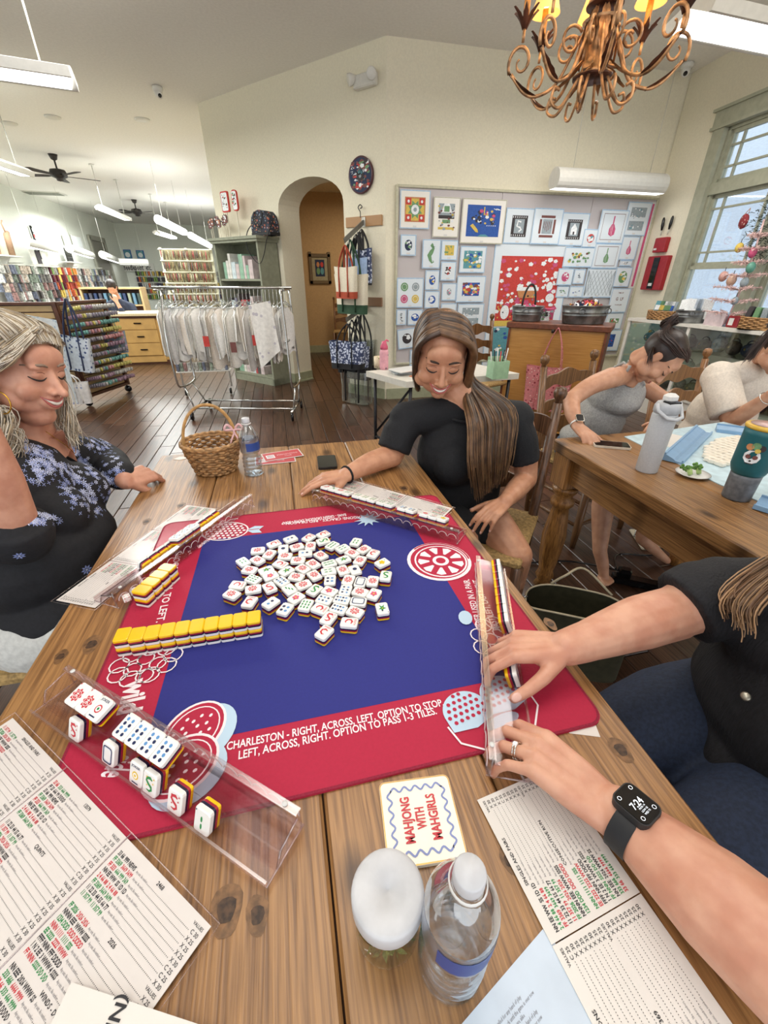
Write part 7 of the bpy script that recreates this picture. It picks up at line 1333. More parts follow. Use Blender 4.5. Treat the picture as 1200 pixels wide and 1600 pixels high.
for k in range(8):
    a = 2*pi*k/8+.35; d = Vector((cos(a), sin(a), 0))*.84; RR = .37
    P = [cc+d*.045+Vector((0, 0, .17)), cc+d*.10+Vector((0, 0, .10)), cc+d*.17+Vector((0, 0, -.01)), cc+d*.26+Vector((0, 0, -.045)), cc+d*.33+Vector((0, 0, -.03)), cc+d*.40+Vector((0, 0, .03))]; 
    b = MB(); b.tube(curve(P, 6), .0065, 6); e = cc+d*(.36)+Vector((0, 0, .065)); b.tube(spiral(e, d, .062, 1.25, -.6), [.0065]*14+[.0055]*7+[.004]*6, 6); b.tube([e+Vector((0, 0, .06)), e+Vector((0, 0, .10))], .006, 6); b.build('scroll_arm', m_gold, t)
    leafm('leaf', P[3]+Vector((0, 0, -.004)), d+Vector((0, 0, .3)), .15, .019, m_gdk, .5); leafm('leaf', cc+d*.05+Vector((0, 0, .20)), d*.5+Vector((0, 0, -.9)), .16, .022, m_gold, -.5)
    cz = e+Vector((0, 0, .10))
    for j in range(6): aj = 2*pi*j/6; leafm('cup_leaf', cz+Vector((cos(aj)*.006, sin(aj)*.006, 0)), Vector((cos(aj)*.45, sin(aj)*.45, 1)), .075, .013, m_gdk, -.5)
    MB().lathe([(.0, .02), (.0125, .02), (.0125, .13), (0, .13)], cz, 10).build('candle_sleeve', m_candle, t); MB().lathe([(.0, .13), (.012, .14), (.014, .16), (.005, .19), (0, .195)], cz, 10).build('bulb', m_bulb, t); MB().lathe([(.062, .115), (.045, .165), (.028, .225), (.027, .225), (.044, .165), (.061, .115)], cz, 22, caps=False).build('lamp_shade', m_shade, t)
    a2 = a+pi/8; d2 = Vector((cos(a2), sin(a2), 0)); b = MB(); b.tube(curve([cc+d2*.05+Vector((0, 0, .02)), cc+d2*.09+Vector((0, 0, -.05)), cc+d2*.13+Vector((0, 0, -.10)), cc+d2*.17+Vector((0, 0, -.085)), cc+d2*.165+Vector((0, 0, -.04)), cc+d2*.14+Vector((0, 0, -.045))], 6), .006, 6); b.tube(spiral(cc+d2*.12+Vector((0, 0, .10)), d2, .05, 1.3, 2.5, sgn=-1), .0055, 6); b.build('inner_scroll', m_gold, t); leafm('leaf', cc+d2*.055+Vector((0, 0, .05)), d2*.6+Vector((0, 0, -.7)), .12, .018, m_gold, .6)
l = bpy.data.lights.new('chandelier_light', 'POINT'); l.energy = 9; l.color = (1, .72, .38); l.shadow_soft_size = .25; o = bpy.data.objects.new('chandelier_light', l); COL.objects.link(o); o.location = cc+Vector((0, 0, .32))
ones = ['', 'first', 'second', 'third', 'fourth', 'fifth', 'sixth', 'seventh', 'eighth', 'ninth', 'tenth', 'eleventh', 'twelfth', 'thirteenth', 'fourteenth', 'fifteenth', 'sixteenth', 'seventeenth', 'eighteenth', 'nineteenth']
def ORD_(n): return ones[n] if n < 20 else ({2: 'twentieth', 3: 'thirtieth'}[n//10] if n % 10 == 0 else {2: 'twenty-', 3: 'thirty-'}[n//10]+ones[n % 10])
# ================= ARCH WALL: CLOCK, HANGING BOARDS, BAGS =================
Mwall = Matrix((-ad, an, Vector((0, 0, 1)))).transposed()       # x to the right along the wall, y into the wall
def AP(px, py, off=0):
    P0 = K-an*off; d = ray(px, py); return CAM+d*((P0-CAM).dot(an)/d.dot(an))
def MWt(p): m_ = Mwall.to_4x4() @ Matrix.Rotation(R(90), 4, 'X'); m_.translation = p; return m_
c = AP(564, 274, .02); t = thing('wall_clock', 'round collage clock with a flag and statue crown, above the bag racks', 'clock', tuple(c)); MF = MWt(c); Mz = MF.to_3x3()
b = MB().lathe([(0, -.02), (.158, -.02), (.162, .01), (.155, .018), (.148, .012), (0, .012)], c, 40, M=Mz); b.build('clock_case', mat('maroon_rim', '#4a1c26', .3), t); b = MB(); Mt = MF @ Matrix.Translation((0, 0, .0135)); flat(b, Mt, disc(.146, 36), 0, NV); speck(b, Mt, .22, .22, 60, [RE, WH, BR, BR, GN, NV], 14, .017, .0003); 
for k in range(6): flat(b, Mt, [(-.125+.01*k, .10-k*.026), (-.02, .10-k*.026), (-.02, .088-k*.026), (-.135+.01*k, .088-k*.026)], .0006, WH if k % 2 else RE)
flat(b, Mt, [(-.12, .06), (-.05, .125), (-.04, .03), (-.13, .0)], .0012, NV); speck(b, Mt @ Matrix.Translation((-.085, .055, 0)), .07, .08, 14, [WH], 4, .005, .002); speck(b, Mt @ Matrix.Translation((.06, .06, 0)), .13, .11, 26, [RE, WH, GN, BR, BK], 6, .02, .002); speck(b, Mt @ Matrix.Translation((.02, -.07, 0)), .17, .10, 26, [RE, WH, NV, BR], 7, .022, .002)
flat(b, Mt, disc(.05, 18, .0, 0), .004, BK)
for k in range(7): a = R(20+k*23); stroke(b, Mt, [(.015*cos(a), .005+.015*sin(a)), (.055*cos(a), .005+.055*sin(a))], [.009, .002], .0045, TE)
flat(b, Mt, disc(.016, 12, .0, -.008), .005, GY); flat(b, Mt, disc(.018, 10, .0, -.085), .005, WH); b.build('collage_face', PAL, t)
b = MB(); 
for a, l in ((1.2, .06), (2.6, .09)): b.tube([c-an*.026, c-an*.026+Mz @ Vector((l*cos(a), l*sin(a), 0))], .003, 4)
b.build('clock_hand', m_dk, t)['kind'] = 'stuff'
for lab, a_, b_, mm in (('pale maple hanging board under the clock', (541, 347), (597, 345), '#b5895a'), ('brown lower hanging board beside the green-bottomed tote', (541, 472), (597, 470), '#8a6a50')):
    p, q_ = AP(*a_, .012), AP(*b_, .012); MB_ = MB().box((p+q_)/2, ((p-q_).length, .022, .095), M=Mwall, bev=.003).build('hanging_board', wood('board_'+mm[1:], mm, mm, 'x', knots=False)); tag(MB_, lab, 'board'); 
def waterfall(lab, px, py, px2, py2):
    a = AP(px, py, .03); d = ray(px2, py2); e = CAM+d*((a-an*.42-CAM).dot(an)/d.dot(an)); t = thing('waterfall_arm', lab, 'rack', tuple(a)); b = MB(); u = (e-a).normalized(); M_ = Matrix((u.cross(Vector((0, 0, 1))).normalized(), u, u.cross(Vector((0, 0, 1))).normalized().cross(u))).transposed()
    b.box((a+e)/2, (.012, (e-a).length, .045), M=M_); b.build('slanted_bar', mat('steel_bar', '#7b7a74', .4, metal=.6), t); MB().box(a, (.05, .008, .09), M=Mwall).build('bracket', m_rod, t); 
    for k in range(6): p = a.lerp(e, .15+k*.16); MB().tube([p+Vector((0, 0, -.02)), p+Vector((0, 0, -.05)), p+u*.014+Vector((0, 0, -.062))], .004, 5).build('peg', m_rod, t)
    return a, e
a1_, e1_ = waterfall('upper slanted steel arm holding canvas totes', 568, 347, 538, 376); a2_, e2_ = waterfall('lower slanted steel arm holding patterned totes', 570, 480, 541, 500)
b = MB(); p = AP(563, 340, .05); b.tube(curve([p, p+Vector((.0, 0, .05)), p+Vector((-.02, .01, .09)), p+Vector((0, 0, .115)), p+Vector((.02, -.01, .095)), p+Vector((.0, 0, .08))], 5), .005, 6); tag(b.build('scroll_hook', m_dk), 'curled black iron hook above the maple board', 'hook')
m_canvas = mat('cream_canvas', '#ddd5bf', .85, var=.05, scale=120, bump=.3); m_brick = mat('brick_canvas', '#a8482f', .8); m_forest = mat('forest_canvas', '#2c4a33', .8); m_nav = pattern_mat('navy_leaf_print', '#3d486a', [('#ccd4e6', .42)], 38); m_lb = mat('pale_blue_cloth', '#9db4d6', .8); m_bs = mat('black_strap', '#17171b', .6); m_clb = clear('clear_vinyl', '#dfe4e2', .15, .12, .6)
face = crz2 = atan2(-ad.y, -ad.x)
def bag_at(lab, s, a, e, px, py, w, h, d, mm, **k):
    top = a.lerp(e, s)+Vector((0, 0, -.055)); dd_ = ray(px, py); c_ = CAM+dd_*((top-CAM).dot(an)/dd_.dot(an)); c_ = Vector((top.x, top.y, c_.z)); tote(lab, tuple(c_), w, h, d, face+k.pop('rot', 0), mm, hl=max(.08, top.z-c_.z), **k)
bag_at('back-most navy leaf-print tote on the upper arm', .12, a1_, e1_, 574, 388, .36, .36, .08, m_nav, strap=m_bs, band=m_bs, bandh=.06, rot=-.3); bag_at('pale blue tote behind the cream totes', .42, a1_, e1_, 560, 402, .30, .30, .07, m_lb, strap=m_bs); bag_at('clear-sided navy tote in the middle of the upper arm', .28, a1_, e1_, 566, 392, .26, .34, .06, m_nav, strap=m_bs, rot=-.5)
bag_at('large cream canvas tote with a dark green bottom', .72, a1_, e1_, 538, 428, .46, .40, .12, m_canvas, band=m_forest, bandh=.24, strap=m_forest, straps_x=.2); bag_at('small cream canvas tote with brick red bottom and straps', .98, a1_, e1_, 540, 416, .30, .31, .10, m_canvas, band=m_brick, bandh=.22, strap=m_brick, straps_x=.2)
for k, (lab, s, px, py, w, h, mm) in enumerate((('front navy leaf-print tote with a black bottom, lower arm', .97, 530, 532, .46, .30, m_nav), ('second navy leaf-print tote behind the front one, lower arm', .72, 545, 540, .42, .30, m_nav), ('black tote hanging behind the leaf-print totes', .42, 566, 545, .40, .36, mat('black_canvas', '#1b1b20', .7)), ('clear vinyl tote at the back of the lower arm', .15, 575, 530, .42, .40, m_clb))):
    bag_at(lab, s, a2_, e2_, px, py, w, h, .22 if k < 2 else .14, mm, band=m_bs, bandh=.22, strap=m_bs, rot=.25 if k < 2 else 0, straps_x=.2)
p = T(565, 640, 0); tote('clear vinyl bag standing on the floor under the lower totes', (p.x, p.y+.3, .40), .46, .38, .2, face, m_clb, strap=m_bs, hl=.1)
# framed picture and chair in the hallway
p = V(500, 419, 'y', 8.68); t = thing('framed_picture', 'small framed picture of two figures on the hallway wall', 'picture', tuple(p)); b = MB()
for c_, d_ in (((0, 0, .21), (.42, .03, .06)), ((0, 0, -.24), (.42, .03, .06)), ((-.18, 0, 0), (.06, .03, .54)), ((.18, 0, 0), (.06, .03, .54))): MB().box(p+Vector(c_), d_, bev=.006).build('frame_side', m_dk if False else mat('antique_frame', '#6d5a3c', .4), t)
MB().box(p+Vector((0, .01, 0)), (.34, .01, .42)).build('mat_board', mat('olive_mat', '#a69d80', .8), t); b = MB(); M_ = Matrix.Translation(p+Vector((0, .002, 0))) @ Matrix.Rotation(R(90), 4, 'X'); RC(b, M_, -.09, -.14, .09, .14, NV); flat(b, M_, disc(.03, 10, -.035, .06, .045), .001, OR); flat(b, M_, disc(.03, 10, .04, .06, .045), .001, RE); flat(b, M_, disc(.035, 10, -.035, -.05, .06), .001, GN); flat(b, M_, disc(.035, 10, .04, -.05, .06), .001, TE); b.build('painted_print', PAL, t)
# ================= LADDER-BACK CHAIRS =================
m_rush = mat('rush_seat', '#a98b58', .8, var=.2, scale=90, bump=.5)
def ladder_chair(lab, loc, rz, h=1.0, wm=None, group='ladder-back chairs'):
    t = thing('ladder_back_chair', lab, 'chair', loc, group, rz=rz); wm = wm or m_chair; L = lambda nm, b: b.build(nm, wm, t, world=False)
    for s in (-1, 1):
        b = MB(); b.tube([(s*.20, -.18, 0), (s*.205, -.19, .45), (s*.21, -.25, h-.06)], [.019, .021, .019], 10); b.lathe([(.014, 0), (.012, .01), (.022, .022), (.026, .04), (.020, .058), (0, .064)], (s*.21, -.252, h-.06), 14); L('back_post', b)
        b = MB(); b.tube([(s*.22, .20, 0), (s*.22, .20, .1), (s*.22, .20, .44)], [.015, .021, .022], 10); L('leg', b)
        for z in (.14, .28): L('side_stretcher', MB().tube([(s*.205, -.18, z), (s*.215, 0, z), (s*.22, .20, z)], [.009, .014, .009], 8))
    for z in (.15, .30): L('front_stretcher', MB().tube([(-.22, .2, z), (0, .2, z), (.22, .2, z)], [.009, .015, .009], 8))
    for i, z in enumerate((h-.15, h-.29, h-.42)):
        b = MB(); n = 18; vs = []
        for dy in (0, .014):
            for k in range(n+1):
                x = -.20+.40*k/n; y_ = -.25+(h-.06-z)*.11-.018*cos(x/.2*pi/2)+dy; hh = .030+.030*abs(sin(k*pi/n*1))**.8*(1+.35*cos(k*2*pi/n*2)); lo = -.026-.012*cos(k*2*pi/n*2); vs += [(x, y_, z+lo), (x, y_, z+hh)]
        m_ = 2*(n+1); b.add(vs, [(2*k, 2*k+2, 2*k+3, 2*k+1) for k in range(n)]+[(m_+2*k, m_+2*k+1, m_+2*k+3, m_+2*k+2) for k in range(n)]+[(2*k+1, 2*k+3, m_+2*k+3, m_+2*k+1) for k in range(n)]+[(2*k, m_+2*k, m_+2*k+2, 2*k+2) for k in range(n)]); L('back_slat', b)
    b = MB().box((0, 0, .45), (.46, .42, .035), bev=.01); b.build('rush_seat', m_rush, t, world=False); return t
p = V(877, 608, 'y', .62); ladder_chair('dark ladder-back chair with a ball finial behind the black t-shirt', (.69, .66, 0), R(140), 1.0, wood('chair_wood_dark', '#6b4a33', '#3f2a1c', 'z', rough=.32, rnd=.05, knots=False))
ladder_chair('ladder-back chair under the woman in the grey tank top', (1.66, 1.24, 0), R(196), 1.0, m_chair)
ladder_chair('ladder-back chair under the grey-haired woman', (-.86, .44, 0), R(-90), 1.0, m_chair); ladder_chair('ladder-back chair under the player in the black ribbed top', (.95, -.42, 0), R(90), 1.0, m_chair)
ladder_chair('honey ladder-back chair behind the woman in white', (2.42, 1.22, 0), R(190), .99, wood('chair_wood_honey', '#9c7048', '#6d4a2c', 'z', rough=.32, rnd=.05, knots=False))
ladder_chair('ladder-back chair seen through the arch in the hallway', (1.28, 8.2, 0), R(170), 1.05, m_chair)
ladder_chair('ladder-back chair behind the fold-out table', (2.05, 3.35, 0), R(200), 1.05, m_chair)
# ================= WHITE FOLDING TABLE =================
m_fold = mat('folding_top', '#d6d2c8', .5, var=.03); m_fl = mat('dark_steel', '#2c2c30', .4, metal=.4)
t = thing('folding_table', 'white plastic folding table with dark steel legs behind the centre woman', 'table', (1.2, 2.5, 0)); A_, B_, C_, D_ = Vector((.60, 2.56, 0)), Vector((.93, 2.17, 0)), Vector((1.98, 2.46, 0)), Vector((1.62, 2.95, 0))
B_ = Vector((.80, 2.12, 0)); C_ = Vector((1.72, 2.22, 0)); D_ = Vector((1.52, 2.80, 0))
MB().prism([tuple(q_[:2]) for q_ in (A_, B_, C_, D_)], .70, .742).build('table_top', m_fold, t)
for q_, r_ in ((A_, C_), (B_, D_), (C_, A_), (D_, B_)): p = q_.lerp(r_, .06); MB().tube([p, p+Vector((0, 0, .70))], .013, 8).build('leg', m_fl, t)
for q_, r_, o in ((A_, B_, C_), (C_, D_, A_)): a, c = q_.lerp(o, .06), r_.lerp(q_, .1); MB().tube([a+Vector((0, 0, .25)), q_.lerp(o, .35)+Vector((0, 0, .69))], .010, 6).build('brace', m_fl, t)
MB().tube([A_.lerp(C_, .06)+Vector((0, 0, .22)), B_.lerp(D_, .06)+Vector((0, 0, .22))], .011, 6).build('crossbar', m_fl, t)
p = T(600, 577, .742); t = thing('drink_bottle', 'tall pink drink bottle on the folding table', 'bottle', tuple(p)); MB().lathe([(.0, 0), (.032, 0), (.034, .02), (.034, .13), (.028, .15)], p, 20).build('bottle_body', pattern_mat('pink_floral', '#dfa3ae', [('#6b5a6e', .18)], 30), t); MB().lathe([(.030, .15), (.030, .17), (.020, .19), (.018, .205), (.0, .208)], p, 18).build('cap', mat('hot_pink', '#d65d7c', .4), t); MB().tube([p+Vector((.0, 0, .20)), p+Vector((.02, 0, .215)), p+Vector((.035, 0, .205))], .007, 6).build('spout_loop', mat('hot_pink', '#d65d7c'), t)
p = T(592, 573, .742)+Vector((-.01, -.04, 0)); t = thing('patterned_cup', 'small cream cup with a green and red pattern beside the pink bottle', 'cup', tuple(p)); MB().lathe([(0, 0), (.038, 0), (.040, .085), (.037, .085), (.035, .004), (0, .004)], p, 24).build('cup_body', pattern_mat('cup_print', '#e6d6b8', [('#b0566a', .2), ('#8fa05a', .16)], 26), t)
for k in range(3): p = T(634, 582-k*1.5, .742+k*.012); o = MB().box((p.x, p.y, .748+k*.013), (.22, .15, .012), rz=.2*k, bev=.003).build('magazine', [m_white, cgy, m_white][k]); tag(o, ['bottom white magazine of the stack on the folding table', 'middle grey magazine of the stack on the folding table', 'topmost white magazine of the stack on the folding table'][k], 'magazine', 'magazines on the folding table')
p = T(655, 585, .742); o = MB().box((p.x+.02, p.y-.06, .744), (.20, .12, .004), rz=.5).build('leaflet', mat('orange_leaflet', '#d2794f', .5)); tag(o, 'orange and pink leaflet at the table edge behind the brown hair', 'paper'); 
p = T(776, 590, .742); t = thing('desk_organiser', 'pale green desk organiser with pens right of the brown hair', 'organiser', tuple(p)); b = MB()
for c_, d_ in (((0, -.05, .06), (.12, .006, .12)), ((0, .05, .07), (.12, .006, .14)), ((-.057, 0, .06), (.006, .10, .12)), ((.057, 0, .06), (.006, .10, .12))): MB().box(p+Vector(c_), d_).build('side', mat('mint_card', '#9fc4a0', .6), t)
for k in range(6): q_ = p+Vector((-.04+.016*k, .0, .02)); o = MB().tube([q_, q_+Vector((.01*(k-3), 0, .16+.01*(k % 3)))], .004, 6).build('pen', [m_white, m_bs, m_white, cr, m_bs, m_white][k]); tag(o, '%s pen in the mint desk organiser' % ['leftmost white', 'second, black', 'third, white', 'fourth, red', 'fifth, black', 'rightmost white'][k], 'pen', 'pens in the organiser')
# ================= SHELF UNIT LEFT OF THE ARCH =================
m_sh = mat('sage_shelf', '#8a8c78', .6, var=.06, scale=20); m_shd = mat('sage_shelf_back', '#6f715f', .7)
sR = 1.72; sL = 2.62; SD = .34; SH = 1.80
t = thing('bookcase', 'sage green open bookcase left of the arch', 'bookcase', tuple(AW((sR+sL)/2, 0, -SD/2)))
def sbx(nm, s_a, s_b, z0, z1, d0, d1, mm): b = MB(); wbox(b, s_a, s_b, z0, z1, d0, d1); return b.build(nm, mm, t)
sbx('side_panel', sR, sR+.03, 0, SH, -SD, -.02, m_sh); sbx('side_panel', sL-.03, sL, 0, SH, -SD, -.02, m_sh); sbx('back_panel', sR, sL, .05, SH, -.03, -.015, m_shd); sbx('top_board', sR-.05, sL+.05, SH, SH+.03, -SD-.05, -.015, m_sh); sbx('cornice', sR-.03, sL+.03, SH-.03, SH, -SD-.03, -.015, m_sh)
ZS = [.12, .62, .98, 1.36]
for z in ZS: sbx('shelf', sR+.03, sL-.03, z-.025, z, -SD+.01, -.03, m_sh)
sbx('plinth', sR, sL, 0, .09, -SD, -.03, m_sh); q = random.Random(12); bc = [('#c8b7b5', 'pale pink'), ('#b54b4e', 'red'), ('#6d6a80', 'slate'), ('#c7d3d6', 'pale blue'), ('#3f6470', 'teal'), ('#8fb39a', 'mint'), ('#55504e', 'grey'), ('#d9d5cc', 'cream')]
for zi, z in enumerate(ZS):
    s = sL-.06; k = 0
    while s > sR+.10 and k < 9:
        w = .035+q.random()*.05; h = (.14+q.random()*.16) if zi == 3 else (.10+q.random()*.12); ci = q.randrange(8); b = MB(); wbox(b, s-w, s, z+.001, z+h, -SD+.06, -.07); o = b.build('book', mat('cover_'+bc[ci][0][1:], bc[ci][0], .6, var=.12, scale=14)); tag(o, '%s spine, %s from the left on the %s shelf of the sage bookcase' % (bc[ci][1], ordn[k], ['bottom', 'third', 'second', 'top'][zi]), 'book', 'books in the sage bookcase'); s -= w+.006; k += 1
# bag and ornaments on top
c = AP(416, 370, .2); c = AW((K-c).dot(-ad), SH+.03, -.20); t = thing('handbag', 'black floral domed handbag with a long strap on top of the bookcase', 'bag', tuple(c)); m_fb = pattern_mat('dark_floral', '#2a2c38', [('#b86a52', .22), ('#8fa3b8', .2), ('#c9b27a', .15)], 22)
b = MB(); n = 16; prof_ = [(-.17, 0), (.17, 0), (.175, .12), (.15, .20), (.09, .25), (0, .265), (-.09, .25), (-.15, .20), (-.175, .12)]; vs = [c+Mwall @ Vector((x*k, y_, z)) for y_, k in ((-.08, .96), (-.06, 1), (.06, 1), (.08, .96)) for x, z in prof_]; m_ = len(prof_); b.add(vs, [(r_*m_+i, r_*m_+(i+1) % m_, (r_+1)*m_+(i+1) % m_, (r_+1)*m_+i) for r_ in range(3) for i in range(m_)]+[tuple(range(m_)), tuple(range(3*m_, 4*m_))]); b.build('bag_body', m_fb, t); MB().box(c+Vector((0, 0, .02)), (.35, .17, .04), M=Mwall, bev=.008).build('base_band', m_bs, t)
for y_ in (-.085,): MB().tube(curve([c+Mwall @ Vector(v) for v in ((-.07, y_, .24), (-.075, y_-.02, .17), (-.05, y_-.025, .11), (.0, y_-.03, .09), (.05, y_-.025, .11), (.075, y_-.02, .17), (.07, y_, .24))], 4), .007, 6).build('top_handle', m_bs, t)
MB().tube(curve([c+Mwall @ Vector(v) for v in ((-.175, 0, .17), (-.20, -.12, .05), (-.19, -.17, -.10), (-.10, -.17, -.24), (.02, -.17, -.30), (.12, -.17, -.20), (.18, -.17, -.08), (.19, -.10, .06), (.175, 0, .17))], 5), .006, 6, flat=.5).build('shoulder_strap', m_bs, t)
for k, (px, w, lab) in enumerate(((361, .11, 'rectangular nutcracker sign on a post'), (376, .08, 'arched figure sign on a post'))):
    s = (K-AP(px, 375, .2)).dot(-ad); c = AW(s, SH+.03, -.2); t = thing('post_sign', lab+', on top of the bookcase', 'ornament', tuple(c)); b = MB(); b.lathe([(.05, 0), (.05, .01), (.008, .015), (.008, .30)], c, 12); b.build('post', m_canvas, t); b = MB(); M_ = MWt(c+Vector((0, 0, .40))); b.prism(rrect(w*1.3, .22, .02 if k == 0 else .045), -.012, .012, M=M_); b.build('sign_body', cr, t); b = MB(); flat(b, M_, rrect(w*1.1, .19, .02), .0135, WH); speck(b, M_, w*.8, .15, 18, [BK, BR, RE, GN], 5+k, .012, .015); b.build('sign_picture', PAL, t)
for k in range(6):
    s = (K-AP(326+k*5.5, 345, .2)).dot(-ad); c = AW(s, SH+.03, -.18-.03*(k % 2)); t = thing('stick_ornament', '%s spiky stick ornament from the left on the bookcase' % ordn[k], 'ornament', tuple(c), 'stick ornaments on the bookcase'); hz_ = .13+.02*(k % 3); MB().lathe([(.02, 0), (.02, .008), (.004, .01), (.004, hz_)], c, 8).build('stick', m_canvas, t); b = MB(); M_ = MWt(c+Vector((0, 0, hz_+.05))); flat(b, M_, [(r_*cos(a), r_*sin(a)) for a, r_ in [(2*pi*j/18, .065 if j % 2 else .04) for j in range(18)]], .006, BK); b.prism(rrect(.075, .085, .01), -.006, .007, M=M_, mi=BR); speck(b, M_, .06, .07, 8, [WH, OR, WH], k, .012, .009); b.build('spiky_panel', PAL, t)
# ================= GARMENT RACK =================
m_chr = mat('chrome', '#c9cac8', .18, metal=1, var=.05)
g0, g1 = Vector((-1.20, 4.42, 0)), Vector((.10, 4.10, 0)); gu = (g1-g0).normalized(); gv = Vector((-gu.y, gu.x, 0)); GL = (g1-g0).length; GP = lambda a, d, z: g0+gu*a+gv*d+Vector((0, 0, z)); ZB = 1.285
t = thing('garment_rack', 'chrome rolling garment rack full of hanging white clothes', 'rack', tuple((g0+g1)/2))
MB().tube([GP(-.02, 0, ZB), GP(GL+.05, 0, ZB)], .013, 10).build('hanging_bar', m_chr, t)
for e in (.10, GL-.02):
    hgt = ZB-.02; b = MB(); b.tube(curve([GP(e-.0, -.20, hgt) if e > 1 else GP(e, -.06, hgt), GP(e+.01, -.20, .9), GP(e+.02, -.22, .42), GP(e+.03, -.14, .34), GP(e+.03, .14, .34), GP(e+.02, .22, .42), GP(e+.01, .20, .9), GP(e, .20, hgt)], 6), .011, 8); b.build('end_frame', m_chr, t)
    MB().tube([GP(e, -.2, hgt), GP(e, .2, hgt)], .010, 8).build('crossbar', m_chr, t)
    if e > 1: MB().tube([GP(e, -.2, .80), GP(e, .2, .80)], .010, 8).build('crossbar', m_chr, t)
    for d in (-.10, .10): MB().tube([GP(e+.03, d, .34), GP(e+(.12 if e < 1 else -.0), d*1.6, .10)], .009, 8).build('support_leg', m_chr, t)
    MB().tube([GP(e+(.12 if e < 1 else 0), -.28, .10), GP(e+(.12 if e < 1 else 0), .28, .10)], .012, 8).build('foot_bar', m_chr, t)
    for d in (-.26, .26): c = GP(e+(.12 if e < 1 else 0), d, .05); MB().lathe([(.0, -.014), (.042, -.014), (.048, -.008), (.048, .008), (.042, .014), (0, .014)], c-Vector((0, 0, .002)), 18, M=Matrix.Rotation(R(90), 3, 'Y')).build('caster', m_bk, t); MB().tube([c, c+Vector((0, 0, .055))], .008, 6).build('caster_fork', m_chr, t)
for d in (-.17, .17): MB().tube([GP(.22, d, .11), GP(GL-.02, d, .11)], .010, 8).build('base_rail', m_chr, t)
wcl = [mat('linen_'+str(k), h, .85, var=.05, scale=60, bump=.3) for k, h in enumerate(('#f4f2ec', '#ece8e0', '#f8f7f4', '#e6e3e0', '#efe6da'))]; m_hang = clear('hanger_plastic', '#e8ecee', .3, .1, .7); q = random.Random(8); NG = 34
def garment(a, w, h, seed, towel=False, rzj=0):
    qq = random.Random(seed); b = MB(); nx, nz = 9, 9; th = .012+.018*qq.random(); ph = qq.random()*6; O_ = GP(a, 0, ZB-.17); di = (gv*cos(rzj)+gu*sin(rzj)); nn = (gu*cos(rzj)-gv*sin(rzj)); vs = []
    for sd in (-1, 1):
        for j in range(nz):
            for i in range(nx):
                u, v = i/(nx-1)*2-1, j/(nz-1); ww = w*(.5 if v < .02 else 1)*(1-.12*v*qq.random()) if not towel else w*(1-.03*v); sh = (.035*(abs(u)) if not towel else 0); edge = 1-u*u*.8
                vs.append(O_+di*u*ww+nn*(sd*th*edge+.012*sin(ph+3*u+4*v)*v)-Vector((0, 0, h*v+sh*(1-v)+(.02*sin(5*u+ph)*v))))
    m_ = nx*nz; fs = [(s*m_+j*nx+i, s*m_+j*nx+i+1, s*m_+(j+1)*nx+i+1, s*m_+(j+1)*nx+i) for s in (0, 1) for j in range(nz-1) for i in range(nx-1)]
    fs += [(j*nx, (j+1)*nx, m_+(j+1)*nx, m_+j*nx) for j in range(nz-1)]+[(j*nx+nx-1, (j+1)*nx+nx-1, m_+(j+1)*nx+nx-1, m_+j*nx+nx-1) for j in range(nz-1)]
    b.add(vs, fs, smooth=True); return b, O_, di
for k in range(NG):
    a = .03+k*(GL-.02)/NG; h = (.42+.18*q.random()) if k < 20 else (.30+.25*q.random()); towel = k in (22, 27, 30); w = .12+.05*q.random()
    if k in (23,): h, w = .60, .17
    ww_ = ['white', 'cream', 'bright white', 'pale grey', 'ecru']; ci = q.randrange(5); kind_ = 'tea_towel' if towel else 'baby_garment'
    t = thing(kind_, '%s %s hanging %s from the left on the chrome rack' % (ww_[ci], 'towel' if towel else 'garment', ORD_(k+1)), 'towel' if towel else 'clothing', tuple(GP(a, 0, ZB-.5)), 'white clothes on the chrome rack')
    b, O_, di = garment(a, w, h, k, towel, R(q.uniform(-16, 40))); b.build('cloth', wcl[ci], t)
    b = MB(); b.tube(curve([GP(a, -.0, ZB+.014), O_+di*.01+Vector((0, 0, .15)), O_+Vector((0, 0, .10)), O_+Vector((0, 0, .05))], 3), .003, 5); b.tube([O_+Vector((0, 0, .05)), O_+di*w*.9-Vector((0, 0, .01))], .006, 5); b.tube([O_+Vector((0, 0, .05)), O_-di*w*.9-Vector((0, 0, .01))], .006, 5); b.tube([O_+di*w*.9-Vector((0, 0, .01)), O_-di*w*.9-Vector((0, 0, .01))], .003, 5); b.build('clear_hanger', m_hang, t)
    if k in (12, 19, 25): 
        b = MB(); M_ = frame(O_-di*.0+Vector((0, 0, -h*.6))-gv*.02, gu, Vector((0, 0, 1))); c_ = O_-gv*(w+.004)-Vector((0, 0, h*.65)); M_ = frame(c_, gu, Vector((0, 0, 1))); flat(b, M_, [(-.03, -.05), (.03, -.05), (.03, .05), (-.03, .05)], 0, BR if k == 19 else RE); b.build('printed_patch', PAL, t)
p = GP(GL*.72, -.19, .83); tt = thing('printed_towel', 'large white printed towel draped at the front right of the chrome rack', 'towel', tuple(p)); b = MB(); a0, a1 = AP(386, 470, 2.0), 0
Q_ = [V(388, 477, 'y', 3.98), V(422, 470, 'y', 3.98), V(438, 548, 'y', 3.94), V(408, 576, 'y', 3.92)]
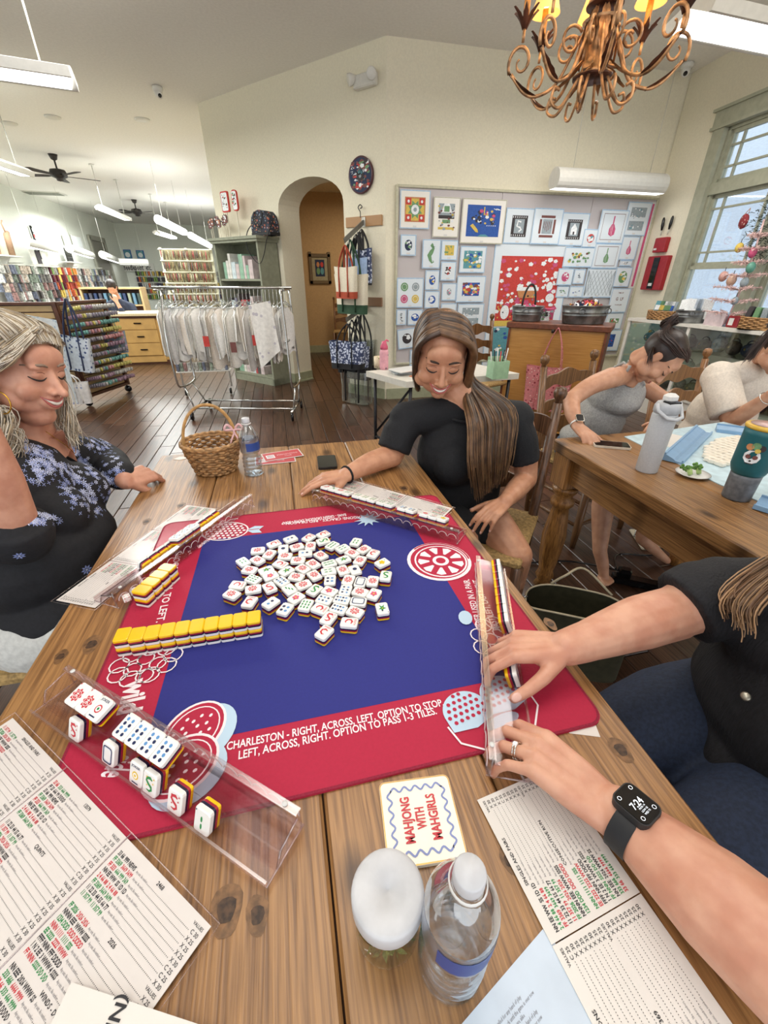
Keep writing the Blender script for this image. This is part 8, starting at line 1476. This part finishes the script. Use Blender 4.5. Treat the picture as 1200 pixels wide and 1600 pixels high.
b.grid(lambda u, v: (Q_[0].lerp(Q_[1], u)).lerp(Q_[3].lerp(Q_[2], u), v)+Vector((0, .015*sin(u*7+v*3)*v, 0)), 12, 12); b.grid(lambda u, v: (Q_[0].lerp(Q_[1], 1-u)).lerp(Q_[3].lerp(Q_[2], 1-u), v)+Vector((0, .008+.015*sin((1-u)*7+v*3)*v, 0)), 12, 12); b.build('towel_cloth', pattern_mat('grey_print_towel', '#e2dfd9', [('#b9b4bb', .2)], 14), tt)
# ================= SLATWALL GONDOLA =================
m_slat = mat('maple_laminate', '#c8a878', .5, var=.04, scale=12); m_post = mat('walnut_edge', '#5a3422', .45, var=.1)
GA, GB, GC = Vector((-2.37, 5.02, 0)), Vector((-2.12, 5.72, 0)), Vector((-3.6, 5.02, 0)); ZT = 1.135
t = thing('slatwall_gondola', 'maple slatwall display on casters hung with beaded strands and bags', 'display', (-2.6, 5.2, 0))
def slats(A, B, tcount=11):
    u = (B-A).normalized(); n = Vector((u.y, -u.x, 0)); Mx = Matrix((u, -n, Vector((0, 0, 1)))).transposed(); L_ = (B-A).length
    MB().box((A+B)/2-n*.03+Vector((0, 0, .10+(ZT-.10)/2)), (L_, .01, ZT-.12), M=Mx).build('core_panel', m_post, t)
    hs = (ZT-.16)/tcount
    for k in range(tcount): MB().box((A+B)/2-n*.012+Vector((0, 0, .13+hs*(k+.5))), (L_-.05, .02, hs-.012), M=Mx, bev=.002).build('slat', m_slat, t)
    for e in (A, B): MB().box(e+Vector((0, 0, .10+(ZT-.1)/2)), (.035, .07, ZT-.10), M=Mx).build('edge_post', m_post, t)
    MB().box((A+B)/2+Vector((0, 0, ZT-.012)), (L_+.04, .08, .025), M=Mx).build('top_rail', m_post, t); MB().box((A+B)/2+Vector((0, 0, .115)), (L_, .06, .03), M=Mx).build('bottom_rail', m_post, t); return u, n, L_
u_, n_, L_ = slats(GA, GB, 14); slats(GC, GA, 14)
for e in (GA, GB, Vector((-3.3, 5.02, 0))): c = e+Vector((0, 0, .045)); MB().lathe([(.0, -.015), (.04, -.015), (.045, 0), (.04, .015), (0, .015)], c, 16, M=Matrix.Rotation(R(90), 3, 'X')).build('caster', m_bk, t)
q = random.Random(6); bead = [mat('bead_'+n, h, .3, var=.2, scale=200) for n, h in (('silver', '#b8b4ae'), ('rose', '#c98f8f'), ('teal', '#6fa39a'), ('grey', '#8e8792'), ('yellow', '#c9be6c'), ('mauve', '#9f7f8f'))]; bn = ['silver', 'rose', 'teal', 'grey', 'yellow', 'mauve']
for r_ in range(11):
    z = 1.06-r_*.083
    for j in range(13):
        a = .07+j*.047; ci = [0, 3, 2, 4, 1, 5, 3, 2, 4, 0, 5][r_] if j > 5 else q.randrange(6); p0 = GA+u_*a+n_*.0+Vector((0, 0, z)); tip = p0+n_*(.20+.03*q.random())+Vector((0, 0, .035)); b = MB(); n = 7
        for k in range(n): pp = p0.lerp(tip, (k+1)/n); b.ell(pp-Vector((0, 0, .018)), (.015, .015, .024), n=6)
        b.tube([p0, tip], .004, 4); o = b.build('bead_strand', bead[ci]); tag(o, '%s bead bundle, %s across on the %s peg row of the slatwall' % (bn[ci], ORD_(j+1), (ordn+['lowest'])[r_]), 'beads', 'bead bundles on the slatwall')
m_bp = pattern_mat('blue_paisley', '#d3dbe4', [('#4a5b86', .28)], 24); m_ntr = mat('navy_trim', '#2c3656', .6)
p = V(112, 535, 'y', 4.86); tote('navy and white paisley tote with long navy straps on the slatwall', (p.x+.0, 4.86, p.z+.06), .34, .36, .10, R(-18), m_bp, strap=m_ntr, hl=.36, tilt=8)
p = V(80, 560, 'y', 4.6); t = thing('hanging_garment', 'pale blue-white embroidered garment hanging beside the grey hair', 'clothing', tuple(p)); b = MB(); b.grid(lambda u, v: V(lerp(20, lerp(88, 122, v), u), lerp(lerp(488, 500, u), 630, v), 'y', 4.62+.05*sin(u*9)), 14, 14); b.grid(lambda u, v: V(lerp(20, lerp(88, 122, v), 1-u), lerp(lerp(488, 500, 1-u), 630, v), 'y', 4.65+.05*sin((1-u)*9)), 14, 14); b.build('garment_cloth', pattern_mat('pale_blue_embroidery', '#d9dfe0', [('#a9bccb', .2)], 20), t)
p = V(176, 505, 'y', 5.75); tote('colourful floral bag hung on the end of the slatwall', (p.x, 5.62, p.z-.08), .30, .26, .12, R(10), pattern_mat('bright_floral', '#8d98a6', [('#b5563f', .3), ('#c9a3b8', .3), ('#9fb07a', .25), ('#e4dcc9', .16)], 12), strap=mat('green_strap', '#6f8f74', .6), hl=.22)
p = V(112, 620, 'y', 4.6); tote('pale patterned pouch low on the slatwall behind the grey hair', (p.x, 4.7, p.z+.14), .34, .24, .1, 0, pattern_mat('pale_toile', '#dcd8d4', [('#9aa0b8', .22)], 22), hl=.08)
# ================= COUNTER =================
t = thing('service_counter', 'maple service counter with drawers in front of the clerk', 'counter', (-2.5, 8.3, 0)); m_ct = mat('counter_maple', '#c39a5c', .45, var=.05, scale=8)
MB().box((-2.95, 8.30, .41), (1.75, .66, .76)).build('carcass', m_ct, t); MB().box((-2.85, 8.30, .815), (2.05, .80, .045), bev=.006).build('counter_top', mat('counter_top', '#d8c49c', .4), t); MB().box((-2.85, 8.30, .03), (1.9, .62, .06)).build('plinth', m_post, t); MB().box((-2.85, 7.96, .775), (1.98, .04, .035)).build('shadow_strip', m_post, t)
for k in range(3): MB().box((-2.46, 7.96, .13+.12+k*.215), (.70, .02, .205), bev=.003).build('drawer', m_ct, t); MB().box((-2.40, 7.94, .25+k*.215), (.12, .02, .018), bev=.004).build('drawer_handle', m_bk, t)
MB().prism([(-2.08, 7.98), (-1.86, 8.10), (-1.86, 8.6), (-2.08, 8.6)], .06, .79).build('corner_unit', m_ct, t)
# ================= THREAD RACK AND FAR SHELVES =================
hanksC = [mat('hank_'+h[1:], h, .8, var=.25, scale=40) for h in ('#6d5b3c', '#8a7a55', '#4e4636', '#7a4638', '#8f3a3c', '#a39a80', '#5a4c48', '#b0a68c')]
def hank_row(p0, p1, n, h, cols, seed, d=Vector((0, -.1, 0))):
    q = random.Random(seed); bs = [MB() for _ in cols]
    for k in range(n):
        if q.random() < .06: continue
        f = (k+.5)/n; p = p0.lerp(p1, f)+d*q.random(); w = (p1-p0).length/n*.42; hh = h*(.75+.3*q.random()); bs[q.randrange(len(cols))].tube([p, p-Vector((0, 0, hh*.5))+Vector((0, 0, 0)), p-Vector((0, 0, hh))], [w*.5, w, w*.7], 5)
    return bs
def merge_rows(name, rows, mats, parent=None, lab=None, cat=None):
    b = MB()
    for bs in rows:
        for i, x in enumerate(bs): 
            k = len(b.v); b.v += x.v; b.f += [tuple(j+k for j in f) for f in x.f]; b.mi += [i]*len(x.f); b.sm += x.sm
    o = b.build(name, mats, parent); o['kind'] = 'stuff'
    if lab: o['label'] = lab; o['category'] = cat
    return o
t = thing('thread_rack', 'tall cream thread rack with three tiers of olive and maroon skeins', 'rack', (-1.7, 10.9, 0)); RY = 11.0; a, c = V(250, 392, 'y', RY), V(330, 398, 'y', RY)
m_crm = mat('cream_metal', '#cfcbb2', .5)
for x in (a.x, (a.x+c.x)/2, c.x): MB().box((x, RY+.05, .98), (.05, .05, 1.96)).build('upright', m_crm, t)
MB().box(((a.x+c.x)/2, RY+.10, 1.05), (c.x-a.x, .02, 1.75)).build('back_panel', mat('rack_back', '#a79f80', .8), t); rows = []
for k, z in enumerate((1.90, 1.68, 1.46, 1.24, 1.02)): MB().box(((a.x+c.x)/2, RY-.02, z+.03), (c.x-a.x+.05, .14, .02)).build('shelf_bar', m_crm, t); rows.append(hank_row(Vector((a.x+.02, RY-.06, z)), Vector((c.x-.02, RY-.06, z)), 34, .17, hanksC, 40+k))
merge_rows('skeins', rows, hanksC, t)
packC = [mat('packet_'+h[1:], h, .6, var=.3, scale=30) for h in ('#b9b6ae', '#7d7872', '#d8d6d0', '#4d4744', '#a67f7a', '#8f9a8a', '#c9b9a8', '#6a6f80')]; hotC = [mat('hot_'+h[1:], h, .6, var=.2, scale=30) for h in ('#6a2038', '#d98a3c', '#e0c060', '#d8663c', '#7a9a50', '#3c3550', '#c8c4bc', '#a84838')]
def pack_wall(name, lab, y0, y1, x, zs, n, cols, seed):
    q = random.Random(seed); b = MB(); 
    for z in zs:
        for k in range(n):
            y = lerp(y0, y1, (k+q.random()*.6)/n); b.c = q.randrange(len(cols)); b.box((x+.10+.12*q.random(), y, z-.07), (.10, (y1-y0)/n*.7, .15+.04*q.random()), rz=q.uniform(-.3, .3))
    tag(b.build(name, cols), lab, 'packets', kind='stuff')
t = thing('peg_wall', 'white pegboard run along the far left wall', 'display', (-5.95, 14, 0)); 
for k in range(7): MB().box((-5.98, 11.6+k*1.05, .85), (.03, 1.03, 1.56)).build('pegboard_panel', m_wm, t); MB().box((-5.80, 11.6+k*1.05-.52, 1.66), (.36, .02, .02)).build('top_bracket', m_rod, t)
zs = (1.60, 1.42, 1.24, 1.06, .88, .70, .52)
pack_wall('hanging_packets', 'grey and silver packets on pegs, nearest part of the left wall', 11.2, 13.7, -5.95, zs, 26, packC, 1); pack_wall('bright_packets', 'orange, yellow and maroon packets on pegs, middle of the left wall', 13.8, 15.4, -5.95, zs, 18, hotC, 2); pack_wall('mixed_packets', 'muted packets on pegs toward the grey door', 15.5, 18.6, -5.95, zs, 30, packC, 3)
b = MB(); q = random.Random(4)
for z in (1.62, 1.40, 1.18, .96, .74):
    for k in range(60): b.c = q.randrange(8); b.box((-5.6+k*.083, 21.38, z-.08), (.06, .12, .15+.04*q.random()))
tag(b.build('far_wall_packets', packC[:4]+hotC[2:6]), 'rows of small mixed packets along the far back wall', 'packets', kind='stuff')
t = thing('low_display', 'low maple-topped shelf run behind the clerk', 'shelf', (-4.2, 11.4, 0)); MB().box((-3.72, 11.6, 1.16), (1.3, .5, .04)).build('top_board', m_slat, t); MB().box((-3.72, 11.8, .57), (1.3, .04, 1.14)).build('back_panel', m_post, t); 
for x in (-4.35, -3.09): MB().box((x, 11.6, .57), (.04, .48, 1.14)).build('side_panel', m_slat, t)
for z in (.5, .80): MB().box((-3.72, 11.6, z), (1.26, .46, .03)).build('shelf', m_slat, t)
q = random.Random(31)
for k in range(12): x = -4.28+k*.102; ci = q.randrange(6); o = MB().box((x, 11.48, .816+.12), (.06, .2, .24), bev=.004).build('binder', mat('binder_%d' % ci, ['#2c3a5c', '#5d7f94', '#c9c4b8', '#4b4a55', '#8a8f7a', '#3b4a46'][ci], .5)); tag(o, '%s binder, %s from the left on the low shelf behind the clerk' % (['navy', 'blue', 'cream', 'charcoal', 'sage', 'dark green'][ci], ORD_(k+1)), 'binder', 'binders behind the clerk')
p = V(278, 600, 'y', 5.2); t = thing('spinner_rack', 'low white wire rack of small packets under the hanging clothes', 'rack', (-1.0, 5.3, 0)); b = MB()
for x in (-1.32, -.72): MB().tube([(x, 5.3, .10), (x, 5.3, .85)], .012, 6).build('upright', m_wm, t)
for z in (.32, .5, .68): MB().box((-1.02, 5.26, z), (.66, .14, .012)).build('wire_shelf', m_wm, t)
for x in (-1.3, -.74): MB().lathe([(.0, -.012), (.04, -.012), (.04, .012), (0, .012)], (x, 5.28, .045), 14, M=Matrix.Rotation(R(90), 3, 'Y')).build('caster', m_bk, t)
b = MB(); q = random.Random(9)
for z in (.33, .51): 
    for k in range(14): b.c = q.randrange(8); b.box((-1.32+k*.045, 5.22, z+.05), (.034, .05, .10))
b.build('packets', packC, t)['kind'] = 'stuff'
# door, shelf items and pictures on the far-left wall
y0, y1 = V(140, 372, 'x', -5.95).y, V(160, 372, 'x', -5.95).y; struct(MB().box((-5.97, (y0+y1)/2+.0, 1.25), (.06, (y1-y0), 2.5)).build('door_1', mat('grey_door', '#7d7a70', .5))); b = MB().box((-5.95, y0-.06, 1.3), (.08, .12, 2.62)).box((-5.95, y1+.06, 1.3), (.08, .12, 2.62)).box((-5.95, (y0+y1)/2, 2.58), (.08, y1-y0+.2, .14)); struct(b.build('trim_1', mat('grey_trim', '#9c9a8c', .5)))
def wall_pic(lab, px0, py0, px1, py1, x, drawc, frame_c, seed):
    a, c = V(px0, py0, 'x', x), V(px1, py1, 'x', x); cc_ = (a+c)/2; w, h = abs(c.y-a.y), abs(a.z-c.z); t = thing('framed_picture', lab, 'picture', tuple(cc_)); MB().box(cc_, (.04, w, h), bev=.006).build('frame', frame_c, t); M_ = Matrix.Translation(cc_+Vector((.022, 0, 0))) @ Matrix.Rotation(R(90), 4, 'Z') @ Matrix.Rotation(R(90), 4, 'X'); b = MB(); RC(b, M_, -w*.42, -h*.42, w*.42, h*.42, WH); speck(b, M_, w*.6, h*.6, 16, drawc, seed, .05*max(w, .6), .002); b.build('picture', PAL, t)
wall_pic('black framed silhouette poster on the left wall above the packets', 46, 352, 66, 405, -5.95, [BK, BK, RE], m_bk, 3); wall_pic('thin framed pale picture left of the grey door', 97, 367, 108, 388, -5.95, [GY], m_rod, 4); wall_pic('large pale blank canvas beside the thin framed picture', 110, 366, 133, 396, -5.95, [WH], m_wm, 5)
def ypic(lab, px0, py0, px1, py1, drawc, mm, seed):
    a, c = V(px0, py0, 'y', 21.42), V(px1, py1, 'y', 21.42); cc_ = (a+c)/2; w, h = abs(c.x-a.x), abs(a.z-c.z); t = thing('framed_picture', lab, 'picture', tuple(cc_)); MB().box(cc_, (w, .05, h)).build('frame', mm, t); M_ = Matrix.Translation(cc_-Vector((0, .03, 0))) @ Matrix.Rotation(R(90), 4, 'X'); b = MB(); drawc(b, M_, w, h); b.build('picture', PAL, t)
ypic('left one of two blue pictures on the far wall', 192, 390, 207, 404, lambda b, M_, w, h: (RC(b, M_, -w*.42, -h*.42, w*.42, h*.42, TE), flat(b, M_, disc(h*.3, 14, 0, -h*.08), .003, WH)), cb, 1); ypic('right one of two blue pictures on the far wall', 212, 391, 227, 404, lambda b, M_, w, h: (RC(b, M_, -w*.42, -h*.42, w*.42, h*.42, TE), flat(b, M_, disc(h*.3, 14, 0, -h*.08), .003, WH)), cb, 2)
a, c = V(188, 411, 'y', 21.3), V(242, 424, 'y', 21.3); t = thing('lettered_sign', 'white sign with black script letters on the far wall', 'sign', tuple((a+c)/2)); MB().box((a+c)/2, (c.x-a.x, .04, a.z-c.z)).build('board', m_wm, t); b = MB(); put_text(b, 'needlepoint  etc.', Matrix.Translation((a+c)/2-Vector((0, .03, 0))) @ Matrix.Rotation(R(90), 4, 'X'), .30, 0, width=(c.x-a.x)*.85, bold=.02); b.build('script_letters', m_bs, t)
for k, (px, py, lab) in enumerate(((9, 392, 'pair of tan carved reindeer figures on the left wall shelf'), (65, 408, 'row of small framed cards on a wall shelf'), (111, 402, 'dark picture propped on the second wall shelf'))):
    p = V(px, py+8, 'x', -5.8); t = thing('wall_shelf', ['white wall shelf at the far left edge', 'white bracket shelf below the silhouette poster', 'white bracket shelf left of the grey door'][k], 'shelf', tuple(p)); MB().box(p, (.3, .9, .03)).build('board', m_wm, t); MB().prism([(0, 0), (.2, 0), (0, -.25)], -.02, .02, M=Matrix.Translation(p+Vector((-.12, 0, -.015))) @ Matrix.Rotation(R(90), 4, 'X')).build('bracket', m_wm, t)
    t = thing(['carved_figures', 'card_display', 'propped_picture'][k], lab, ['figures', 'cards', 'picture'][k], tuple(p+Vector((0, 0, .015))))
    for j in range(3 if k < 2 else 1):
        q_ = p+Vector((0, -.3+j*.3 if k < 2 else 0, .017))
        if k == 0: b = MB(); b.tube([q_+Vector((0, 0, 0)), q_+Vector((0, .0, .25)), q_+Vector((.0, .10, .42)), q_+Vector((0, .16, .46))], [.07, .09, .06, .04], 8); b.tube([q_+Vector((0, .08, .42)), q_+Vector((0, .02, .62)), q_+Vector((0, .1, .68))], .015, 5); b.build('figure', [mat('tan_carving', '#a58368', .7), m_canvas, mat('tan_carving', '#a58368')][j], t)
        elif k == 1: MB().box(q_+Vector((0, 0, .17)), (.02, .2, .32)).build('card', [m_wm, cbk, m_wm][j], t)
        else: MB().box(q_+Vector((0, 0, .17)), (.03, .4, .34)).build('panel', m_bk, t)
# ================= SECOND TABLE ITEMS =================
Z2 = .7602
p = T(1010, 733, .765); t = thing('insulated_bottle', 'tall pale grey insulated bottle with a carry loop on the second table', 'bottle', (p.x, p.y, Z2)); x, y = p.x, p.y; m_pg = mat('powder_grey', '#bcbec1', .5, var=.03, scale=200, bump=.1)
MB().lathe([(0, 0), (.034, 0), (.036, .004), (.0375, .12), (.039, .205), (.037, .212)], (x, y, Z2), 32).build('bottle_body', m_pg, t); MB().lathe([(.037, .212), (.040, .216), (.040, .235), (.034, .247), (0, .25)], (x, y, Z2), 32).build('lid', mat('powder_grey_lid', '#aeb1b5', .5), t); MB().box((x, y, Z2+.262), (.042, .036, .028), bev=.008).build('flip_cap', m_white, t); MB().box((x, y-.012, Z2+.249), (.044, .03, .006)).build('dark_gap', m_bk, t)
b = MB(); b.tube([(x-.045, y, Z2+.245), (x-.046, y-.012, Z2+.225), (x-.03, y-.04, Z2+.205), (x, y-.048, Z2+.200), (x+.03, y-.04, Z2+.205), (x+.046, y-.012, Z2+.225), (x+.045, y, Z2+.245)], .005, 6, flat=1.4); b.build('carry_loop', m_pg, t)
p = T(1150, 775, .765); x, y = p.x, p.y; t = thing('tumbler', 'teal handled tumbler with a sugar-skull sticker and a grey base', 'tumbler', (x, y, Z2)); m_teal = mat('tumbler_teal', '#1c6068', .45, var=.04)
MB().lathe([(0, 0), (.036, 0), (.038, .004), (.040, .075), (.0405, .085)], (x, y, Z2), 32).build('grey_base', mat('tumbler_grey', '#6b6f74', .5, var=.15, scale=60), t); MB().lathe([(.0405, .085), (.044, .092), (.050, .11), (.052, .21), (.053, .226)], (x, y, Z2), 36).build('tumbler_body', m_teal, t); MB().lathe([(.053, .226), (.055, .229), (.054, .236), (.046, .238), (0, .236)], (x, y, Z2), 36).build('lid', mat('yellow_lid', '#d0a83c', .35), t); MB().lathe([(.0, .237), (.044, .2385), (0, .240)], (x, y, Z2), 30).build('clear_lid', mat('clear_lid_pink', '#d9b8b4', .2), t)
MB().tube(curve([(x+.048, y-.01, Z2+.20), (x+.085, y-.02, Z2+.195), (x+.095, y-.02, Z2+.15), (x+.085, y-.02, Z2+.11), (x+.045, y-.01, Z2+.10)], 5), .009, 8).build('handle', m_teal, t)
dcam = (CAM-Vector((x, y, Z2+.15))); a0 = atan2(dcam.y, dcam.x)-.12; b = MB()
def cyl(a, z, r_=.0526): return Vector((x+r_*cos(a0+a), y+r_*sin(a0+a), Z2+z))
def cdisc(a, z, r_, mi, o=0): b.add([cyl(a+r_*cos(k*.7)/.052, z+r_*sin(k*.7), .0526+o) for k in range(9)], [tuple(range(9))], mi)
cdisc(0, .150, .021, WH, 0); cdisc(-.16, .150, .0065, BR, .0006); cdisc(.16, .150, .0065, BR, .0006); cdisc(0, .138, .003, BK, .0006); cdisc(-.25, .178, .010, OR, .0004); cdisc(.02, .183, .011, GN, .0006); cdisc(.28, .178, .010, BK, .0004); cdisc(.15, .170, .007, YE, .0008)
for k in range(5): cdisc(-.15+k*.075, .130, .002, BK, .0006)
b.build('skull_sticker', PAL, t)
p = T(1082, 741, .765); x, y = p.x, p.y; t = thing('small_plate', 'small white saucer on the second table', 'plate', (x, y, Z2)); MB().lathe([(0, .001), (.035, .001), (.052, .010), (.054, .011), (.034, .005), (0, .004)], (x, y, Z2), 32).build('saucer', m_white, t)
t = thing('broccoli', 'two broccoli florets on the small saucer', 'food', (x, y, Z2+.005)); q = random.Random(2); gb = mat('broccoli_green', '#5f8a3c', .7, var=.3, scale=200); gs = mat('broccoli_stem', '#a9c47a', .6)
for s in (-1, 1): 
    MB().tube([(x+s*.018, y-.008, Z2+.008), (x+s*.020, y+.004, Z2+.026)], [.007, .009], 8).build('stem', gs, t); b = MB()
    for k in range(16): b.ell((x+s*.020+q.gauss(0, .008), y+.006+q.gauss(0, .006), Z2+.032+q.gauss(0, .004)), .0055, n=6)
    b.build('floret', gb, t)
phone('phone in a cream case with a black screen, by the tank-top woman', tuple(T(955, 695, .765)), R(62), Z2, '#cbbfae', w=.072, l=.14)
m_pl = mat('pale_blue_mat', '#bcd3dc', .7); t = thing('game_mat', 'pale blue game mat on the second table', 'mat', tuple(T(1130, 720, .76))); MB().prism([tuple(T(*q_, .76)[:2]) for q_ in ((975, 683), (1122, 757), (1290, 830), (1300, 700), (1130, 660))][::1], Z2, Z2+.003).build('mat_base', m_pl, t)
m_rk = mat('rack_blue', '#7fa3c4', .4, var=.03)
def brack(lab, a_, b_, w=.06):
    A, B = T(*a_, .763), T(*b_, .763); u = (B-A).normalized(); v = Vector((-u.y, u.x, 0)); t = thing('blue_rack', lab, 'rack', tuple((A+B)/2), 'blue racks on the second table'); L_ = (B-A).length; P = lambda s, c, h: A+u*s+v*c+Vector((0, 0, h))
    for nm, prof in (('base', [(-w/2, 0), (w/2, 0), (w/2, .006), (-w/2, .006)]), ('rear_wall', [(w/2-.008, .006), (w/2, .006), (w/2, .03), (w/2-.008, .03)]), ('slope', [(-.01, .006), (w/2-.008, .006), (w/2-.008, .024), (-.002, .012)]), ('front_lip', [(-w/2, .006), (-w/2+.006, .006), (-w/2+.006, .014), (-w/2, .014)])):
        b = MB(); n = len(prof); vs = [P(s, c, h) for s in (0, L_) for c, h in prof]; b.add(vs, [(i, (i+1) % n, n+(i+1) % n, n+i) for i in range(n)]+[tuple(range(n)), tuple(range(n, 2*n))]); b.build(nm, m_rk, t)
brack('long blue tile rack between the grey bottle and the piled tiles', (1050, 722), (1098, 676), .07); brack('blue tile rack at the far side by the woman in white', (1118, 673), (1200, 684), .05); brack('blue tile rack at the lower right corner of the second table', (1180, 790), (1260, 815), .06)
m_iv = mat('ivory_tile', '#e6dfd0', .3, var=.03); q = random.Random(15); tm = MB().box((0, 0, .008), (.024, .033, .016), bev=.003).mesh('game_tile', m_iv); k = 0
cen = T(1140, 706, .763); eu = (T(1175, 700, .763)-T(1105, 712, .763))*.5; ev = (T(1125, 680, .763)-T(1130, 740, .763))*.5
for i in range(-4, 5):
    for j in range(-4, 5):
        f, g = i/4.2, j/4.2
        if f*f+g*g > 1.15: continue
        p = cen+eu.normalized()*(i*.031)+ev.normalized()*(j*.037)+Vector((q.uniform(-.002, .002), q.uniform(-.002, .002), .0008)); o = inst('ivory_tile', tm, None, p, (0, 0, q.uniform(-.25, .25)+.3)); k += 1; tag(o, 'plain ivory tile in the loose spread on the pale blue mat', 'tile', 'ivory tiles on the second table')
t = thing('score_sheet', 'white printed sheet beside the grey bottle on the second table', 'paper', tuple(T(1050, 690, .764))); b = MB().prism([tuple(T(*q_, .764)[:2]) for q_ in ((1018, 692), (1060, 702), (1078, 684), (1042, 676))], .7636, .7642); b.build('sheet', m_paper, t)
# ================= FLOOR: HANDBAG, CORDS =================
m_ol = mat('olive_leather', '#3d3b2b', .5, var=.12, scale=40, bump=.15); m_pipe = mat('cream_piping', '#b9ae93', .5)
c = T(905, 945, .30); t = thing('handbag', 'open olive leather handbag on the floor between the tables', 'bag', (c.x, c.y, 0)); c = Vector((c.x, c.y, 0)); Rz_ = Matrix.Rotation(R(-32), 3, 'Z'); nb = 28
def HB(u, v): a = 2*pi*u; sg = lambda q_: (1 if q_ >= 0 else -1)*abs(q_)**.6; return c+Rz_ @ Vector((sg(cos(a))*.20*lerp(1, .95, v), sg(sin(a))*lerp(.075, .085, v), .31*v-.03*cos(a)**2*v))
b = MB(); b.grid(lambda u, v: HB(u, v), nb, 8, closeu=True); b.grid(lambda u, v: c+Rz_ @ (Rz_.inverted() @ (HB(u, 1-v)-c)*1)*1+Vector((0, 0, -.006))+(c-HB(u, 1-v)).normalized()*.006, nb, 8, closeu=True); b.build('bag_body', m_ol, t); MB().grid(lambda u, v: c+(HB(u, 0)-c)*v+Vector((0, 0, .004)), nb, 3, closeu=True).build('bottom', m_bs, t); MB().tube([HB(k/40, 1) for k in range(40)], .004, 6, closed=True).build('piping', m_pipe, t)
MB().tube(curve([HB(.25, 1)+Rz_ @ Vector((-.1, 0, 0)), HB(.25, 1)+Vector((-.05, .03, .05)), HB(.25, 1)+Vector((.03, .03, .07)), HB(.25, 1)+Rz_ @ Vector((.12, 0, 0))], 6), .005, 6).build('strap', m_pipe, t); MB().tube([HB(.5, .96)+Vector((.012*cos(k*.6), 0, .02*sin(k*.6))) for k in range(10)], .003, 5).build('metal_ring', m_chr, t)
p = T(1040, 925, .03); t = thing('power_strip', 'black power strip under the second table', 'power strip', (1.62, .60, 0)); MB().box((1.62, .60, .022), (.26, .055, .04), rz=R(-35), bev=.006).build('strip_body', m_bk, t); MB().box((1.57, .66, .05), (.06, .045, .05), rz=R(-35), bev=.006).build('plug', m_bk, t)
for k, pts in enumerate(([(1.6, .65, .05), (1.4, .85, .012), (1.15, .9, .012), (.9, 1.0, .012)], [(1.7, .55, .03), (1.85, .5, .012), (2.0, .65, .012), (2.15, .6, .012)], [(1.55, .7, .05), (1.7, .85, .012), (1.9, .8, .012), (2.1, .9, .012)])): MB().tube(curve(pts, 8), .005, 6).build('cord', m_bk, t)
t = thing('sandals', 'pair of strappy pale sandals under the second table', 'shoes', (1.95, .95, 0))
for s in (0, .11): MB().box((1.95+s, .95, .01), (.075, .22, .018), rz=-.4, bev=.006).build('sole', m_canvas, t); MB().tube(curve([(1.92+s, .98, .015), (1.95+s, 1.0, .06), (1.99+s, .99, .015)], 5), .006, 6).build('strap', m_chr, t)
for o in bpy.data.objects:
    if '_o' in o: del o['_o']
